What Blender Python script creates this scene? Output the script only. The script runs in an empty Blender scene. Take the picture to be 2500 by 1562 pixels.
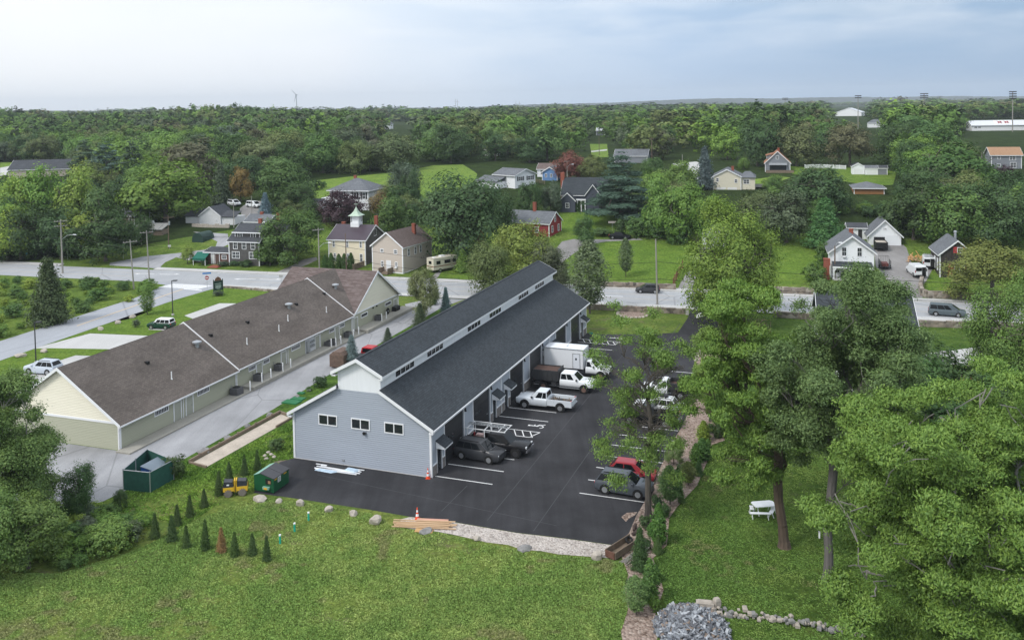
import bpy, math, random
import numpy as np
from mathutils import Vector, Matrix
PI=math.pi
sc=bpy.context.scene
COL=sc.collection
# ---------------- camera ----------------
F,PT,RL,CY,CH=2117.574,.0391,-.0170,346.339,32.3717
def _basis():
    cp,sp=math.cos(PT),math.sin(PT)
    fw=np.array([0,cp,-sp]);rt=np.array([1.,0,0]);up=np.array([0,sp,cp])
    c,s=math.cos(RL),math.sin(RL)
    return fw,rt*c+up*s,-rt*s+up*c
FW,RT,UP=_basis()
cam=bpy.data.cameras.new('camera');camo=bpy.data.objects.new('camera',cam);COL.objects.link(camo)
camo.matrix_world=Matrix(((RT[0],UP[0],-FW[0],0),(RT[1],UP[1],-FW[1],0),(RT[2],UP[2],-FW[2],CH),(0,0,0,1)))
cam.sensor_width=36;cam.sensor_fit='HORIZONTAL';cam.lens=F/2500*36
cam.shift_y=-(781-CY)/2500
cam.clip_start=.5;cam.clip_end=30000
sc.camera=camo
# ---------------- sky ----------------
SUN_EL,SUN_AZ=math.radians(48),math.radians(-55)   # azimuth from +y towards +x
w=bpy.data.worlds.new('World');sc.world=w;w.use_nodes=True
nt=w.node_tree;N=nt.nodes;L=nt.links
for n in list(N): N.remove(n)
out=N.new('ShaderNodeOutputWorld');bg=N.new('ShaderNodeBackground');L.new(bg.outputs[0],out.inputs[0])
sky=N.new('ShaderNodeTexSky');sky.sky_type='NISHITA';sky.sun_disc=False
sky.sun_elevation=SUN_EL;sky.sun_rotation=SUN_AZ;sky.air_density=1.5;sky.dust_density=3
def nmath(op,a,b=None,c=None,clamp=False):
    n=N.new('ShaderNodeMath');n.operation=op;n.use_clamp=clamp
    for i,v in enumerate((a,b,c)):
        if v is None: continue
        if isinstance(v,(int,float)): n.inputs[i].default_value=v
        else: L.new(v,n.inputs[i])
    return n.outputs[0]
def nmix(fac,a,b):
    n=N.new('ShaderNodeMix');n.data_type='RGBA'
    for s,v in ((0,fac),(6,a),(7,b)):
        if isinstance(v,(int,float)): n.inputs[s].default_value=v
        elif isinstance(v,tuple): n.inputs[s].default_value=(*v,1)
        else: L.new(v,n.inputs[s])
    return n.outputs[2]
def nramp(fac,stops,interp='LINEAR'):
    n=N.new('ShaderNodeValToRGB');cr=n.color_ramp;cr.interpolation=interp
    while len(cr.elements)<len(stops): cr.elements.new(.5)
    for e,(p,c) in zip(cr.elements,stops):
        e.position=p;e.color=(*c,1) if isinstance(c,tuple) else (c,c,c,1)
    L.new(fac,n.inputs[0]);return n.outputs[0]
tc=N.new('ShaderNodeTexCoord');sep=N.new('ShaderNodeSeparateXYZ');L.new(tc.outputs['Generated'],sep.inputs[0])
X,Y,Z=sep.outputs
az=nmath('ARCTAN2',X,Y)                          # radians, 0 straight ahead, + right
def cloudnoise(sx,sz,scale,detail,seed):
    cb=N.new('ShaderNodeCombineXYZ');L.new(nmath('MULTIPLY',az,sx),cb.inputs[0]);L.new(nmath('MULTIPLY',Z,sz),cb.inputs[1]);cb.inputs[2].default_value=seed
    n=N.new('ShaderNodeTexNoise');n.inputs['Scale'].default_value=scale;n.inputs['Detail'].default_value=detail;n.inputs['Roughness'].default_value=.5;n.inputs['Distortion'].default_value=.3
    L.new(cb.outputs[0],n.inputs['Vector']);return n.outputs['Fac']
n1=cloudnoise(1,3.2,3.0,5,3.1);n2=cloudnoise(1,4.5,9.0,6,8.4)
# thickness of the cloud deck: thin (bright) on the left, thick and blue grey on the right, lighter near the zenith
azn=nmath('ADD',nmath('ADD',nmath('MULTIPLY',az,1.0),.5),nmath('MULTIPLY',nmath('SUBTRACT',n1,.5),.30))
base=nramp(azn,[(.0,(.80,.82,.845)),(.28,(.72,.76,.82)),(.42,(.60,.68,.79)),(.55,(.47,.575,.72)),(.70,(.355,.48,.66)),(.85,(.26,.385,.56)),(1.,(.22,.345,.52))])
puff=nramp(n2,[(.36,0.),(.72,1.)])
el=nramp(Z,[(.0,0.),(.045,.15),(.09,.75),(.2,1.)])
side=nramp(az,[(.0,.42),(.25,.5),(.5,.16)])
puffy=nmath('MULTIPLY',puff,nmath('MULTIPLY',el,.55))
col=nmix(puffy,base,(.80,.825,.86))
# dark torn bottoms high on the right
n3=cloudnoise(1,5,5.0,6,21.)
dk=nmath('MULTIPLY',nramp(n3,[(.45,0.),(.66,1.)]),nmath('MULTIPLY',nramp(az,[(.12,0.),(.4,1.)]),nramp(Z,[(.06,0.),(.13,.65)])))
col=nmix(dk,col,(.36,.46,.58))
up=nramp(Z,[(.16,0.),(.5,1.)])
col=nmix(up,col,(.86,.92,1.0))
skym=N.new('ShaderNodeVectorMath');skym.operation='SCALE';skym.inputs[3].default_value=.09;L.new(sky.outputs[0],skym.inputs[0])
col=nmix(.90,skym.outputs[0],col)
L.new(col,bg.inputs[0]);bg.inputs[1].default_value=1.0
sun=bpy.data.lights.new('sun','SUN');sun.energy=1.5;sun.angle=math.radians(14);sun.color=(1,.965,.91)
suno=bpy.data.objects.new('sun',sun);COL.objects.link(suno)
sd=Vector((math.sin(SUN_AZ)*math.cos(SUN_EL),math.cos(SUN_AZ)*math.cos(SUN_EL)*-1,math.sin(SUN_EL)))  # sun is to the left, behind the camera
sky.sun_rotation=math.atan2(sd.x,sd.y)
suno.rotation_euler=sd.to_track_quat('Z','Y').to_euler()
suno.location=(0,0,200)
sc.view_settings.view_transform='Standard';sc.view_settings.look='None';sc.view_settings.gamma=1;sc.view_settings.use_curve_mapping=False
sc.view_settings.exposure=0.50
sc.cycles.max_bounces=6;sc.cycles.diffuse_bounces=3;sc.cycles.glossy_bounces=2;sc.cycles.transmission_bounces=2;sc.cycles.volume_bounces=0;sc.cycles.transparent_max_bounces=4
sc.cycles.caustics_reflective=False;sc.cycles.caustics_refractive=False
# ---------------- terrain ----------------
RS=.287;RC=1/math.sqrt(1+RS*RS)
KS=[0,8,20,40,60,95,130,210,300,450,600,1000,1500,3000,7000]
KT=[0,.3,1.5,3.8,5.9,8.6,10.6,12.8,14.2,15.8,17,18,19,20.5,22]
def S(x,y): return (y+RS*x-160.1)*RC
def T(x,y): return float(np.interp(S(x,y),KS,KT))
CP=np.array([0,0,CH])
def ray(px,py): return FW+RT*(px-1250)/F+UP*(CY-py)/F
def G(px,py):                     # ground point seen at a spot of the photograph
    d=ray(px,py);lo=20.;t=lo
    while t<9000:
        P=CP+d*t
        if P[2]<=T(P[0],P[1]): break
        t*=1.01
    a,b=t/1.01,t
    for _ in range(30):
        m=(a+b)/2;P=CP+d*m
        if P[2]<=T(P[0],P[1]): b=m
        else: a=m
    P=CP+d*b
    return Vector((P[0],P[1],T(P[0],P[1])))
def depth(P): return float((np.array(P)-CP)@FW)
def ppm(P): return F/depth(P)     # photo pixels per metre there
# ---------------- materials ----------------
MATS={}
def nt_mat(name):
    global nt,N,L
    m=bpy.data.materials.new(name);m.use_nodes=True;nt=m.node_tree;N=nt.nodes;L=nt.links
    for n in list(N): N.remove(n)
    o=N.new('ShaderNodeOutputMaterial');b=N.new('ShaderNodeBsdfPrincipled');L.new(b.outputs[0],o.inputs[0])
    MATS[name]=m;return m,b,o
def noise(scale,detail=3,rough=.55,vec=None,dist=0,stretch=None):
    n=N.new('ShaderNodeTexNoise');n.inputs['Scale'].default_value=scale;n.inputs['Detail'].default_value=detail;n.inputs['Roughness'].default_value=rough;n.inputs['Distortion'].default_value=dist
    if vec is None: vec=coords(stretch)
    L.new(vec,n.inputs['Vector']);return n.outputs['Fac']
def coords(stretch=None,kind='Object'):
    t=N.new('ShaderNodeTexCoord')
    if stretch is None: return t.outputs[kind]
    mp=N.new('ShaderNodeMapping');mp.inputs['Scale'].default_value=stretch;L.new(t.outputs[kind],mp.inputs[0]);return mp.outputs[0]
def bumpn(h,strength,dist,b):
    n=N.new('ShaderNodeBump');n.inputs['Strength'].default_value=strength;n.inputs['Distance'].default_value=dist
    L.new(h,n.inputs['Height']);L.new(n.outputs[0],b.inputs['Normal'])
def scol(c,k): return tuple(min(1,max(0,x*k)) for x in c)
def mat(name,c,rough=.8,var=.12,vs=2.,bs=0,bstr=.3,spec=.3,metal=0,stretch=None,fine=0,fs=20):
    if name in MATS: return MATS[name]
    m,b,o=nt_mat(name)
    b.inputs['Roughness'].default_value=rough;b.inputs['Specular IOR Level'].default_value=spec;b.inputs['Metallic'].default_value=metal
    if var:
        f=noise(vs,4,.6,stretch=stretch)
        col=nramp(f,[(.25,scol(c,1-var)),(.75,scol(c,1+var))])
        if fine:
            f2=noise(fs,2,.7,stretch=stretch)
            mx=N.new('ShaderNodeMix');mx.data_type='RGBA';mx.blend_type='MULTIPLY';mx.inputs[0].default_value=1
            L.new(col,mx.inputs[6]);L.new(nramp(f2,[(.3,1-fine),(.7,1.+0*fine)]),mx.inputs[7]);col=mx.outputs[2]
        L.new(col,b.inputs['Base Color'])
    else: b.inputs['Base Color'].default_value=(*c,1)
    if bs: bumpn(noise(bs,3,.6,stretch=stretch),bstr,.05,b)
    return m
def lines_h(step,axis,duty=.12):     # height profile of overlapping boards: rises over each board and drops at its lower edge
    s=N.new('ShaderNodeSeparateXYZ');L.new(coords(),s.inputs[0]);v=s.outputs[axis]
    return nmath('FRACT',nmath('DIVIDE',v,step))
def siding(name,c,step=.2,axis=2,var=.04,rough=.6,groove=False,bs_=.9):
    m,b,o=nt_mat(name);b.inputs['Roughness'].default_value=rough;b.inputs['Specular IOR Level'].default_value=.3
    fr=lines_h(step,axis)
    if groove: h=nramp(fr,[(0,0.),(.05,1.),(.95,1.),(1,0.)])
    else: h=nramp(fr,[(0,1.),(.88,0.),(.96,0.),(1.,1.)])
    st=(.3,.3,1/step*.99) if axis==2 else (1/step,1/step,.25)
    col=nramp(noise(1.,3,.6,stretch=st),[(.3,scol(c,1-var)),(.7,scol(c,1+var))])
    L.new(col,b.inputs['Base Color'])
    bumpn(h,bs_,.035,b);return m
def shingle(name,c,var=.22,step=.18,warm=None,streak=.12):
    m,b,o=nt_mat(name);b.inputs['Roughness'].default_value=.95;b.inputs['Specular IOR Level'].default_value=.12
    br=N.new('ShaderNodeTexBrick');br.inputs['Scale'].default_value=1;br.inputs['Brick Width'].default_value=.34;br.inputs['Row Height'].default_value=step
    br.inputs['Mortar Size'].default_value=.012;br.inputs['Bias'].default_value=0;br.offset=.5
    # lay courses by height: use object y (along eave) and z
    s=N.new('ShaderNodeSeparateXYZ');L.new(coords(),s.inputs[0]);cb=N.new('ShaderNodeCombineXYZ')
    L.new(nmath('ADD',s.outputs[1],nmath('MULTIPLY',s.outputs[0],.37)),cb.inputs[0]);L.new(nmath('MULTIPLY',s.outputs[2],1.7),cb.inputs[1]);L.new(cb.outputs[0],br.inputs['Vector'])
    br.inputs['Color1'].default_value=(*scol(c,1-var),1);br.inputs['Color2'].default_value=(*scol(warm or c,1+var),1);br.inputs['Mortar'].default_value=(*scol(c,.62),1)
    f=noise(.5,4,.65,stretch=(1,.35,.35));mx=N.new('ShaderNodeMix');mx.data_type='RGBA';mx.blend_type='MULTIPLY';mx.inputs[0].default_value=1
    L.new(br.outputs[0],mx.inputs[6]);L.new(nramp(f,[(.3,1-streak),(.7,1.+streak*.4)]),mx.inputs[7]);
    L.new(mx.outputs[2],b.inputs['Base Color']);bumpn(noise(14,3,.7),.35,.03,b);return m
white=mat('white_trim',(.80,.81,.83),.5,.03)
whitewall=siding('white_clapboard',(.80,.82,.84),.15)
bluegrey=siding('blue_grey_clapboard',(.34,.375,.435),.185)
bluegrey_s=mat('blue_grey_panel',(.40,.44,.50),.6,.03,1.)
battens=siding('white_board_batten',(.80,.82,.85),.4,1,groove=True,bs_=.25)
battens_x=siding('white_board_batten_front',(.80,.82,.85),.4,0,groove=True,bs_=.25)
creamwall=siding('cream_clapboard',(.80,.76,.63),.16)
sagewall=siding('sage_clapboard',(.40,.405,.31),.16)
dark_shingle=shingle('charcoal_shingle',(.056,.064,.072),.15,streak=.12)
brown_shingle=shingle('weathered_brown_shingle',(.148,.126,.112),.14,streak=.28)
brown_shingle2=shingle('mottled_tan_shingle',(.155,.118,.108),.22,warm=(.16,.13,.125))
grey_shingle=shingle('grey_shingle',(.155,.165,.18),.15)
slate_shingle=shingle('dark_grey_shingle',(.075,.08,.09),.15)
tan_shingle=shingle('taupe_shingle',(.16,.125,.115),.15)
cedar_shingle=shingle('orange_cedar_shingle',(.36,.19,.12),.15)
shingle_wall=mat('weathered_shingle_wall',(.105,.10,.098),.9,.3,1.2,bs=6,bstr=.4,fine=.3,fs=9)
grey_wall=siding('grey_shingle_wall',(.22,.235,.26),.15,var=.12)
navy_wall=siding('slate_blue_wall',(.06,.07,.095),.15)
beige_wall=siding('beige_clapboard',(.52,.455,.395),.12)
cream2=siding('pale_yellow_clapboard',(.78,.70,.53),.12)
red_wall=siding('red_clapboard',(.26,.035,.04),.14)
blue_wall=siding('blue_clapboard',(.13,.26,.50),.14)
barn_wood=siding('dark_barn_boards',(.045,.038,.034),.2,0,var=.35,groove=True)
red_paint=mat('red_paint',(.38,.05,.055),.6,.1)
brick=mat('red_brick',(.27,.085,.055),.9,.25,6)
glass=mat('window_glass',(.02,.025,.03),.06,0,spec=.6)
glass2=mat('dark_window_glass',(.035,.04,.045),.12,0,spec=.5)
blackframe=mat('black_frame',(.015,.016,.018),.5,0)
doorblack=siding('black_door_panels',(.028,.029,.032),.55,2,var=.1,rough=.4)
stonev=mat('grey_stone_veneer',(.22,.20,.19),.9,.3,5)
concrete=mat('concrete',(.47,.46,.45),.9,.10,.6,fine=.12,fs=4)
walkmat=mat('walk_concrete',(.34,.325,.285),.9,.12,.8,fine=.15,fs=6)
metal=mat('galvanised_metal',(.42,.44,.46),.45,.1,metal=.6)
darkmetal=mat('dark_metal',(.04,.042,.045),.5,.1)
black=mat('black_plastic',(.012,.012,.013),.6,0)
pvc=mat('white_pvc',(.82,.83,.83),.4,0)
poleWood=mat('weathered_pole_wood',(.30,.285,.26),.9,.2,3,stretch=(3,3,.3))
poleBrown=mat('brown_pole_wood',(.16,.12,.09),.9,.2,3,stretch=(3,3,.3))
wood=mat('new_lumber',(.52,.36,.22),.8,.2,3,stretch=(.3,3,3))
oldwood=mat('old_timber',(.20,.155,.115),.9,.25,3)
bark=mat('bark',(.105,.092,.080),.95,.35,2.2,bs=8,bstr=.6,stretch=(3,3,.5))
bark2=mat('pale_bark',(.25,.235,.215),.95,.3,3)
boulder=mat('pale_boulder',(.43,.385,.335),.95,.25,2.,bs=4,bstr=.5)
boulderg=mat('grey_boulder',(.25,.245,.24),.95,.3,2.5,bs=4,bstr=.5)
# ground covers -----------------------------------------------------
def grass(name,c1,c2,c3,soil=.0,k=1.):
    m,b,o=nt_mat(name);b.inputs['Roughness'].default_value=1;b.inputs['Specular IOR Level'].default_value=.05
    big=noise(.06*k,4,.6);mid=noise(.38*k,6,.72,dist=.5);fin=noise(2.4,5,.8)
    col=nmix(nramp(big,[(.35,0.),(.65,1.)]),c1,c2)
    mf=nramp(mid,[(.40,0.),(.60,1.)]);col=nmix(nmath('MULTIPLY',mf,.85),col,c3)
    mx=N.new('ShaderNodeMix');mx.data_type='RGBA';mx.blend_type='MULTIPLY';mx.inputs[0].default_value=1
    L.new(col,mx.inputs[6]);L.new(nramp(fin,[(.34,.50),(.66,1.3)]),mx.inputs[7]);col=mx.outputs[2]
    if soil:
        so=noise(.21,6,.75,dist=.6);col=nmix(nmath('MULTIPLY',nramp(so,[(.58,0.),(.68,1.)]),soil),col,(.15,.12,.085))
    L.new(col,b.inputs['Base Color'])
    bumpn(nmath('ADD',nmath('MULTIPLY',noise(1.1,4,.7),1.6),fin),.7,.14,b);return m
lawn=grass('lawn_grass',(.130,.185,.038),(.190,.220,.056),(.080,.135,.028),.6)
lawn2=grass('greener_lawn_grass',(.070,.130,.024),(.105,.155,.032),(.045,.090,.017),.35)  # neighbour's turf, a greener grass than the front lawn in its own colour
lawn3=grass('mown_lawn_grass',(.125,.205,.032),(.155,.225,.040),(.090,.160,.026))
meadow=grass('meadow_grass',(.165,.255,.045),(.20,.27,.06),(.12,.20,.04),k=.5)
rough=grass('rough_grass',(.115,.185,.034),(.165,.225,.045),(.075,.125,.024),.3)
forestfloor=grass('forest_floor',(.030,.050,.014),(.045,.07,.018),(.02,.034,.010))
def asphalt(name,c,tr=.15,crack=0,k=1.):
    m,b,o=nt_mat(name);b.inputs['Roughness'].default_value=.92;b.inputs['Specular IOR Level'].default_value=.12
    big=noise(.16*k,4,.6);mp=N.new('ShaderNodeMapping');mp.inputs['Rotation'].default_value=(0,0,.3551);mp.inputs['Scale'].default_value=(.8,.05,1);t_=N.new('ShaderNodeTexCoord');L.new(t_.outputs['Object'],mp.inputs[0]);st=noise(1.,4,.6,vec=mp.outputs[0]);fin=noise(12,3,.8)
    col=nramp(big,[(.3,scol(c,1-tr)),(.7,scol(c,1+tr))])
    mx=N.new('ShaderNodeMix');mx.data_type='RGBA';mx.blend_type='MULTIPLY';mx.inputs[0].default_value=1
    L.new(col,mx.inputs[6]);L.new(nramp(st,[(.35,1-tr*.6),(.7,1+tr*.5)]),mx.inputs[7]);c2=mx.outputs[2]
    mx=N.new('ShaderNodeMix');mx.data_type='RGBA';mx.blend_type='MULTIPLY';mx.inputs[0].default_value=1
    L.new(c2,mx.inputs[6]);L.new(nramp(fin,[(.3,.8),(.75,1.15)]),mx.inputs[7]);c2=mx.outputs[2]
    if crack:
        v=N.new('ShaderNodeTexVoronoi');v.feature='DISTANCE_TO_EDGE';v.inputs['Scale'].default_value=crack;L.new(coords((1,.45,1)),v.inputs['Vector'])
        c2=nmix(nramp(v.outputs[0],[(.0,.55),(.008,0.)]),c2,scol(c,.45))
    L.new(c2,b.inputs['Base Color']);bumpn(fin,.25,.02,b);return m
newasphalt=asphalt('new_black_asphalt',(.042,.042,.046),.30)
roadmat=asphalt('road_asphalt',(.37,.38,.395),.07,.08)
streetmat=asphalt('side_street_asphalt',(.36,.375,.405),.06,.07)
alleymat=asphalt('alley_asphalt',(.32,.322,.335),.16,.10)
drivemat=asphalt('driveway_asphalt',(.26,.25,.245),.15,.15)
padmat=asphalt('pale_concrete_pad',(.50,.495,.485),.06,.10)
patchm=asphalt('dark_patch_asphalt',(.10,.10,.108),.12)
paint=mat('white_road_paint',(.80,.80,.80),.7,.08,3,fine=.15,fs=8)
ypaint=mat('faded_yellow_paint',(.52,.42,.30),.8,.12,2)
def speckle(name,cols,scale,bstr=.8):
    m,b,o=nt_mat(name);b.inputs['Roughness'].default_value=.95;b.inputs['Specular IOR Level'].default_value=.15
    v=N.new('ShaderNodeTexVoronoi');v.inputs['Scale'].default_value=scale;L.new(coords(),v.inputs['Vector'])
    s=N.new('ShaderNodeSeparateColor');L.new(v.outputs['Color'],s.inputs[0])
    col=nramp(s.outputs[0],[(i/(len(cols)-1),c) for i,c in enumerate(cols)])
    mx=N.new('ShaderNodeMix');mx.data_type='RGBA';mx.blend_type='MULTIPLY';mx.inputs[0].default_value=1
    L.new(col,mx.inputs[6]);L.new(nramp(noise(.8,3),[(.3,.82),(.7,1.1)]),mx.inputs[7])
    L.new(mx.outputs[2],b.inputs['Base Color']);bumpn(nmath('SUBTRACT',1,v.outputs['Distance']),bstr,.12,b);return m
gravel=speckle('white_gravel',[(.32,.28,.25),(.47,.42,.385),(.58,.53,.49),(.40,.35,.31)],7)
mulch=speckle('pink_wood_mulch',[(.16,.11,.085),(.36,.28,.235),(.26,.19,.155),(.44,.36,.31)],6)
sand=speckle('tan_stone_dust',[(.42,.36,.30),(.50,.44,.37),(.46,.40,.34)],9,.2)
dirt=speckle('bare_dirt',[(.16,.13,.10),(.22,.18,.14),(.19,.16,.12)],3,.3)
stonewall=speckle('fieldstone',[(.10,.09,.08),(.30,.25,.20),(.20,.17,.145),(.38,.34,.29)],1.6,1.)
ivy=grass('ground_ivy',(.075,.145,.026),(.12,.20,.035),(.035,.075,.014),.1,2.5)
# foliage -----------------------------------------------------------
def leafmat(name,trans=.25,vary=.45):
    m,b,o=nt_mat(name)
    N.remove(b);oi=N.new('ShaderNodeObjectInfo');ge=N.new('ShaderNodeNewGeometry')
    hs=N.new('ShaderNodeHueSaturation');L.new(oi.outputs['Color'],hs.inputs['Color'])
    cl=noise(1.3,3,.6);r=ge.outputs['Random Per Island']
    v=nmath('ADD',nmath('MULTIPLY',r,vary*1.2),nmath('MULTIPLY',cl,vary*1.3))
    L.new(nmath('MULTIPLY',nmath('ADD',v,1.-vary*1.25),1.75),hs.inputs['Value'])
    L.new(nmath('ADD',.505,nmath('MULTIPLY',nmath('SUBTRACT',nmath('ADD',nmath('MULTIPLY',r,.5),nmath('MULTIPLY',cl,.5)),.5),-.05)),hs.inputs['Hue'])
    d=N.new('ShaderNodeBsdfDiffuse');t=N.new('ShaderNodeBsdfTranslucent');g=N.new('ShaderNodeBsdfGlossy');g.inputs['Roughness'].default_value=.55;g.inputs['Color'].default_value=(.6,.65,.7,1)
    L.new(hs.outputs[0],d.inputs[0]);L.new(hs.outputs[0],t.inputs[0])
    a=N.new('ShaderNodeMixShader');a.inputs[0].default_value=trans;L.new(d.outputs[0],a.inputs[1]);L.new(t.outputs[0],a.inputs[2])
    a2=N.new('ShaderNodeMixShader');a2.inputs[0].default_value=.03;L.new(a.outputs[0],a2.inputs[1]);L.new(g.outputs[0],a2.inputs[2])
    L.new(a2.outputs[0],o.inputs[0]);return m
leaf=leafmat('foliage')
def objcol(name,rough=.35,spec=.5,metal=0,coat=0):
    m,b,o=nt_mat(name);oi=N.new('ShaderNodeObjectInfo');L.new(oi.outputs['Color'],b.inputs['Base Color'])
    b.inputs['Roughness'].default_value=rough;b.inputs['Specular IOR Level'].default_value=spec;b.inputs['Metallic'].default_value=metal;b.inputs['Coat Weight'].default_value=coat;return m
carpaint=objcol('vehicle_paint',.24,.20,0,.05)
plain=objcol('painted_surface',.7,.3)
tyre=mat('tyre_rubber',(.018,.018,.018),.85,0);rim=mat('alloy_rim',(.45,.46,.48),.35,0,metal=.7);rimd=mat('dark_rim',(.06,.06,.065),.4,0,metal=.4)
carglass=mat('car_glass',(.008,.010,.012),.06,0,spec=.22)
lampglass=mat('headlamp_glass',(.6,.62,.64),.15,0);redlamp=mat('red_lamp',(.35,.02,.025),.3,0);chrome=mat('chrome',(.6,.6,.62),.2,0,metal=.9)
# ---------------- mesh helpers ----------------
class MB:
    def __init__(s): s.v=[];s.f=[];s.m=[];s.tf=None;s.k=[]
    def add(s,vs,fs,m=0):
        b=len(s.v);s.k.append((b,len(s.f)))
        for p in vs:
            s.v.append(tuple(s.tf@Vector(p)) if s.tf else tuple(p))
        for f in fs: s.f.append([b+i for i in f]);s.m.append(m)
        return s
    def box(s,x0,x1,y0,y1,z0,z1,m=0):
        return s.add([(x0,y0,z0),(x1,y0,z0),(x1,y1,z0),(x0,y1,z0),(x0,y0,z1),(x1,y0,z1),(x1,y1,z1),(x0,y1,z1)],
          [(0,3,2,1),(4,5,6,7),(0,1,5,4),(1,2,6,5),(2,3,7,6),(3,0,4,7)],m)
    def hexa(s,b,t,m=0):  # bottom quad, top quad
        return s.add(list(b)+list(t),[(0,3,2,1),(4,5,6,7),(0,1,5,4),(1,2,6,5),(2,3,7,6),(3,0,4,7)],m)
    def poly(s,pts,m=0): return s.add(pts,[tuple(range(len(pts)))],m)
    def ext(s,pts,d,m=0):   # extrude planar polygon by vector d
        n=len(pts);d=Vector(d);q=[tuple(Vector(p)+d) for p in pts]
        return s.add(list(pts)+q,[tuple(range(n))[::-1],tuple(range(n,2*n))]+[(i,(i+1)%n,n+(i+1)%n,n+i) for i in range(n)],m)
    def cyl(s,p,q,r,r2=None,n=10,m=0,caps=True):
        p=Vector(p);q=Vector(q);r2=r if r2 is None else r2
        d=(q-p).normalized();a=d.orthogonal().normalized();b=d.cross(a)
        vs=[tuple(p+(a*math.cos(2*PI*i/n)+b*math.sin(2*PI*i/n))*r) for i in range(n)]+[tuple(q+(a*math.cos(2*PI*i/n)+b*math.sin(2*PI*i/n))*r2) for i in range(n)]
        fs=[(i,(i+1)%n,n+(i+1)%n,n+i) for i in range(n)]
        if caps: fs+=[tuple(range(n))[::-1],tuple(range(n,2*n))]
        return s.add(vs,fs,m)
    def tube(s,pts,rs,n=6,m=0):
        for i in range(len(pts)-1):
            r=rs if isinstance(rs,(int,float)) else rs[i];r2=rs if isinstance(rs,(int,float)) else rs[i+1]
            s.cyl(pts[i],pts[i+1],r,r2,n,m)
        return s
    def lathe(s,prof,n=12,c=(0,0,0),m=0):
        vs=[];fs=[]
        for r,z in prof:
            for i in range(n): vs.append((c[0]+r*math.cos(2*PI*i/n),c[1]+r*math.sin(2*PI*i/n),c[2]+z))
        for k in range(len(prof)-1):
            for i in range(n): fs.append((k*n+i,k*n+(i+1)%n,(k+1)*n+(i+1)%n,(k+1)*n+i))
        fs.append(tuple(range(n))[::-1]);fs.append(tuple(range((len(prof)-1)*n,len(prof)*n)))
        return s.add(vs,fs,m)
    def build(s,name,mats,parent=None,loc=(0,0,0),rz=0,color=None,smooth=False):
        me=bpy.data.meshes.new(name);me.from_pydata(s.v,[],s.f)
        if not isinstance(mats,(list,tuple)): mats=[mats]
        for m in mats: me.materials.append(m)
        if len(mats)>1: me.polygons.foreach_set('material_index',s.m)
        if smooth:
            me.polygons.foreach_set('use_smooth',[True]*len(me.polygons));me.set_sharp_from_angle(angle=math.radians(42))
        me.update();o=bpy.data.objects.new(name,me);COL.objects.link(o)
        if parent: o.parent=parent
        o.location=loc;o.rotation_euler=(0,0,rz)
        if color: o.color=(*color,1)
        return o
def each(mb,name,mats,parent=None,**kw):
    k=mb.k+[(len(mb.v),len(mb.f))]
    for (b0,f0),(b1,f1) in zip(k[:-1],k[1:]):
        q=MB();q.v=mb.v[b0:b1];q.f=[[i-b0 for i in f] for f in mb.f[f0:f1]];q.m=mb.m[f0:f1];q.build(name,mats,parent,**kw)
def tag(o,label=None,cat=None,group=None,kind=None):
    if label: o['label']=label
    if cat: o['category']=cat
    if group: o['group']=group
    if kind: o['kind']=kind
    return o
def thing(name,label,cat,loc=(0,0,0),rz=0,group=None,scale=None):
    o=bpy.data.objects.new(name,None);COL.objects.link(o);o.location=loc;o.rotation_euler=(0,0,rz);o.empty_display_size=.3
    if scale: o.scale=scale
    return tag(o,label,cat,group)
def copytree(o,parent=None):
    c=o.copy();COL.objects.link(c);c.parent=parent
    for ch in o.children: copytree(ch,c)
    return c
# sheets that lie on the terrain, cut where the terrain bends
import bmesh
def sheet(name,pts,m,z=.004,kind='structure',label=None,cat=None,group=None,world=False,hole=None):
    if not world: P=[G(*q) for q in pts]
    else: P=[Vector((x,y,0)) for x,y in pts]
    bm=bmesh.new();vs=[bm.verts.new((p.x,p.y,0)) for p in P];bm.faces.new(vs)
    for s in KS:
        geo=bm.verts[:]+bm.edges[:]+bm.faces[:]
        bmesh.ops.bisect_plane(bm,geom=geo,plane_co=(0,160.1+s/RC,0),plane_no=(RS,1,0),dist=1e-5)
    for v in bm.verts: v.co.z=T(v.co.x,v.co.y)+z
    bmesh.ops.recalc_face_normals(bm,faces=bm.faces)
    me=bpy.data.meshes.new(name);bm.to_mesh(me);bm.free()
    if me.polygons and me.polygons[0].normal.z<0: me.flip_normals()
    me.materials.append(m);o=bpy.data.objects.new(name,me);COL.objects.link(o)
    return tag(o,label,cat,group,kind)
YA=.3551;OA=Vector((-7.5545,75.0826,0));YB=.3335;OB=Vector((-38.3329,82.515,0))
def fr(O,yaw,x,y,z=0):
    c,s=math.cos(yaw),math.sin(yaw);return Vector((O.x+x*c+y*s,O.y-x*s+y*c,z))
def A(x,y): p=fr(OA,YA,x,y);return (p.x,p.y)
def B(x,y): p=fr(OB,YB,x,y);return (p.x,p.y)
def RD(x,c): return (x,-RS*x+c)
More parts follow.
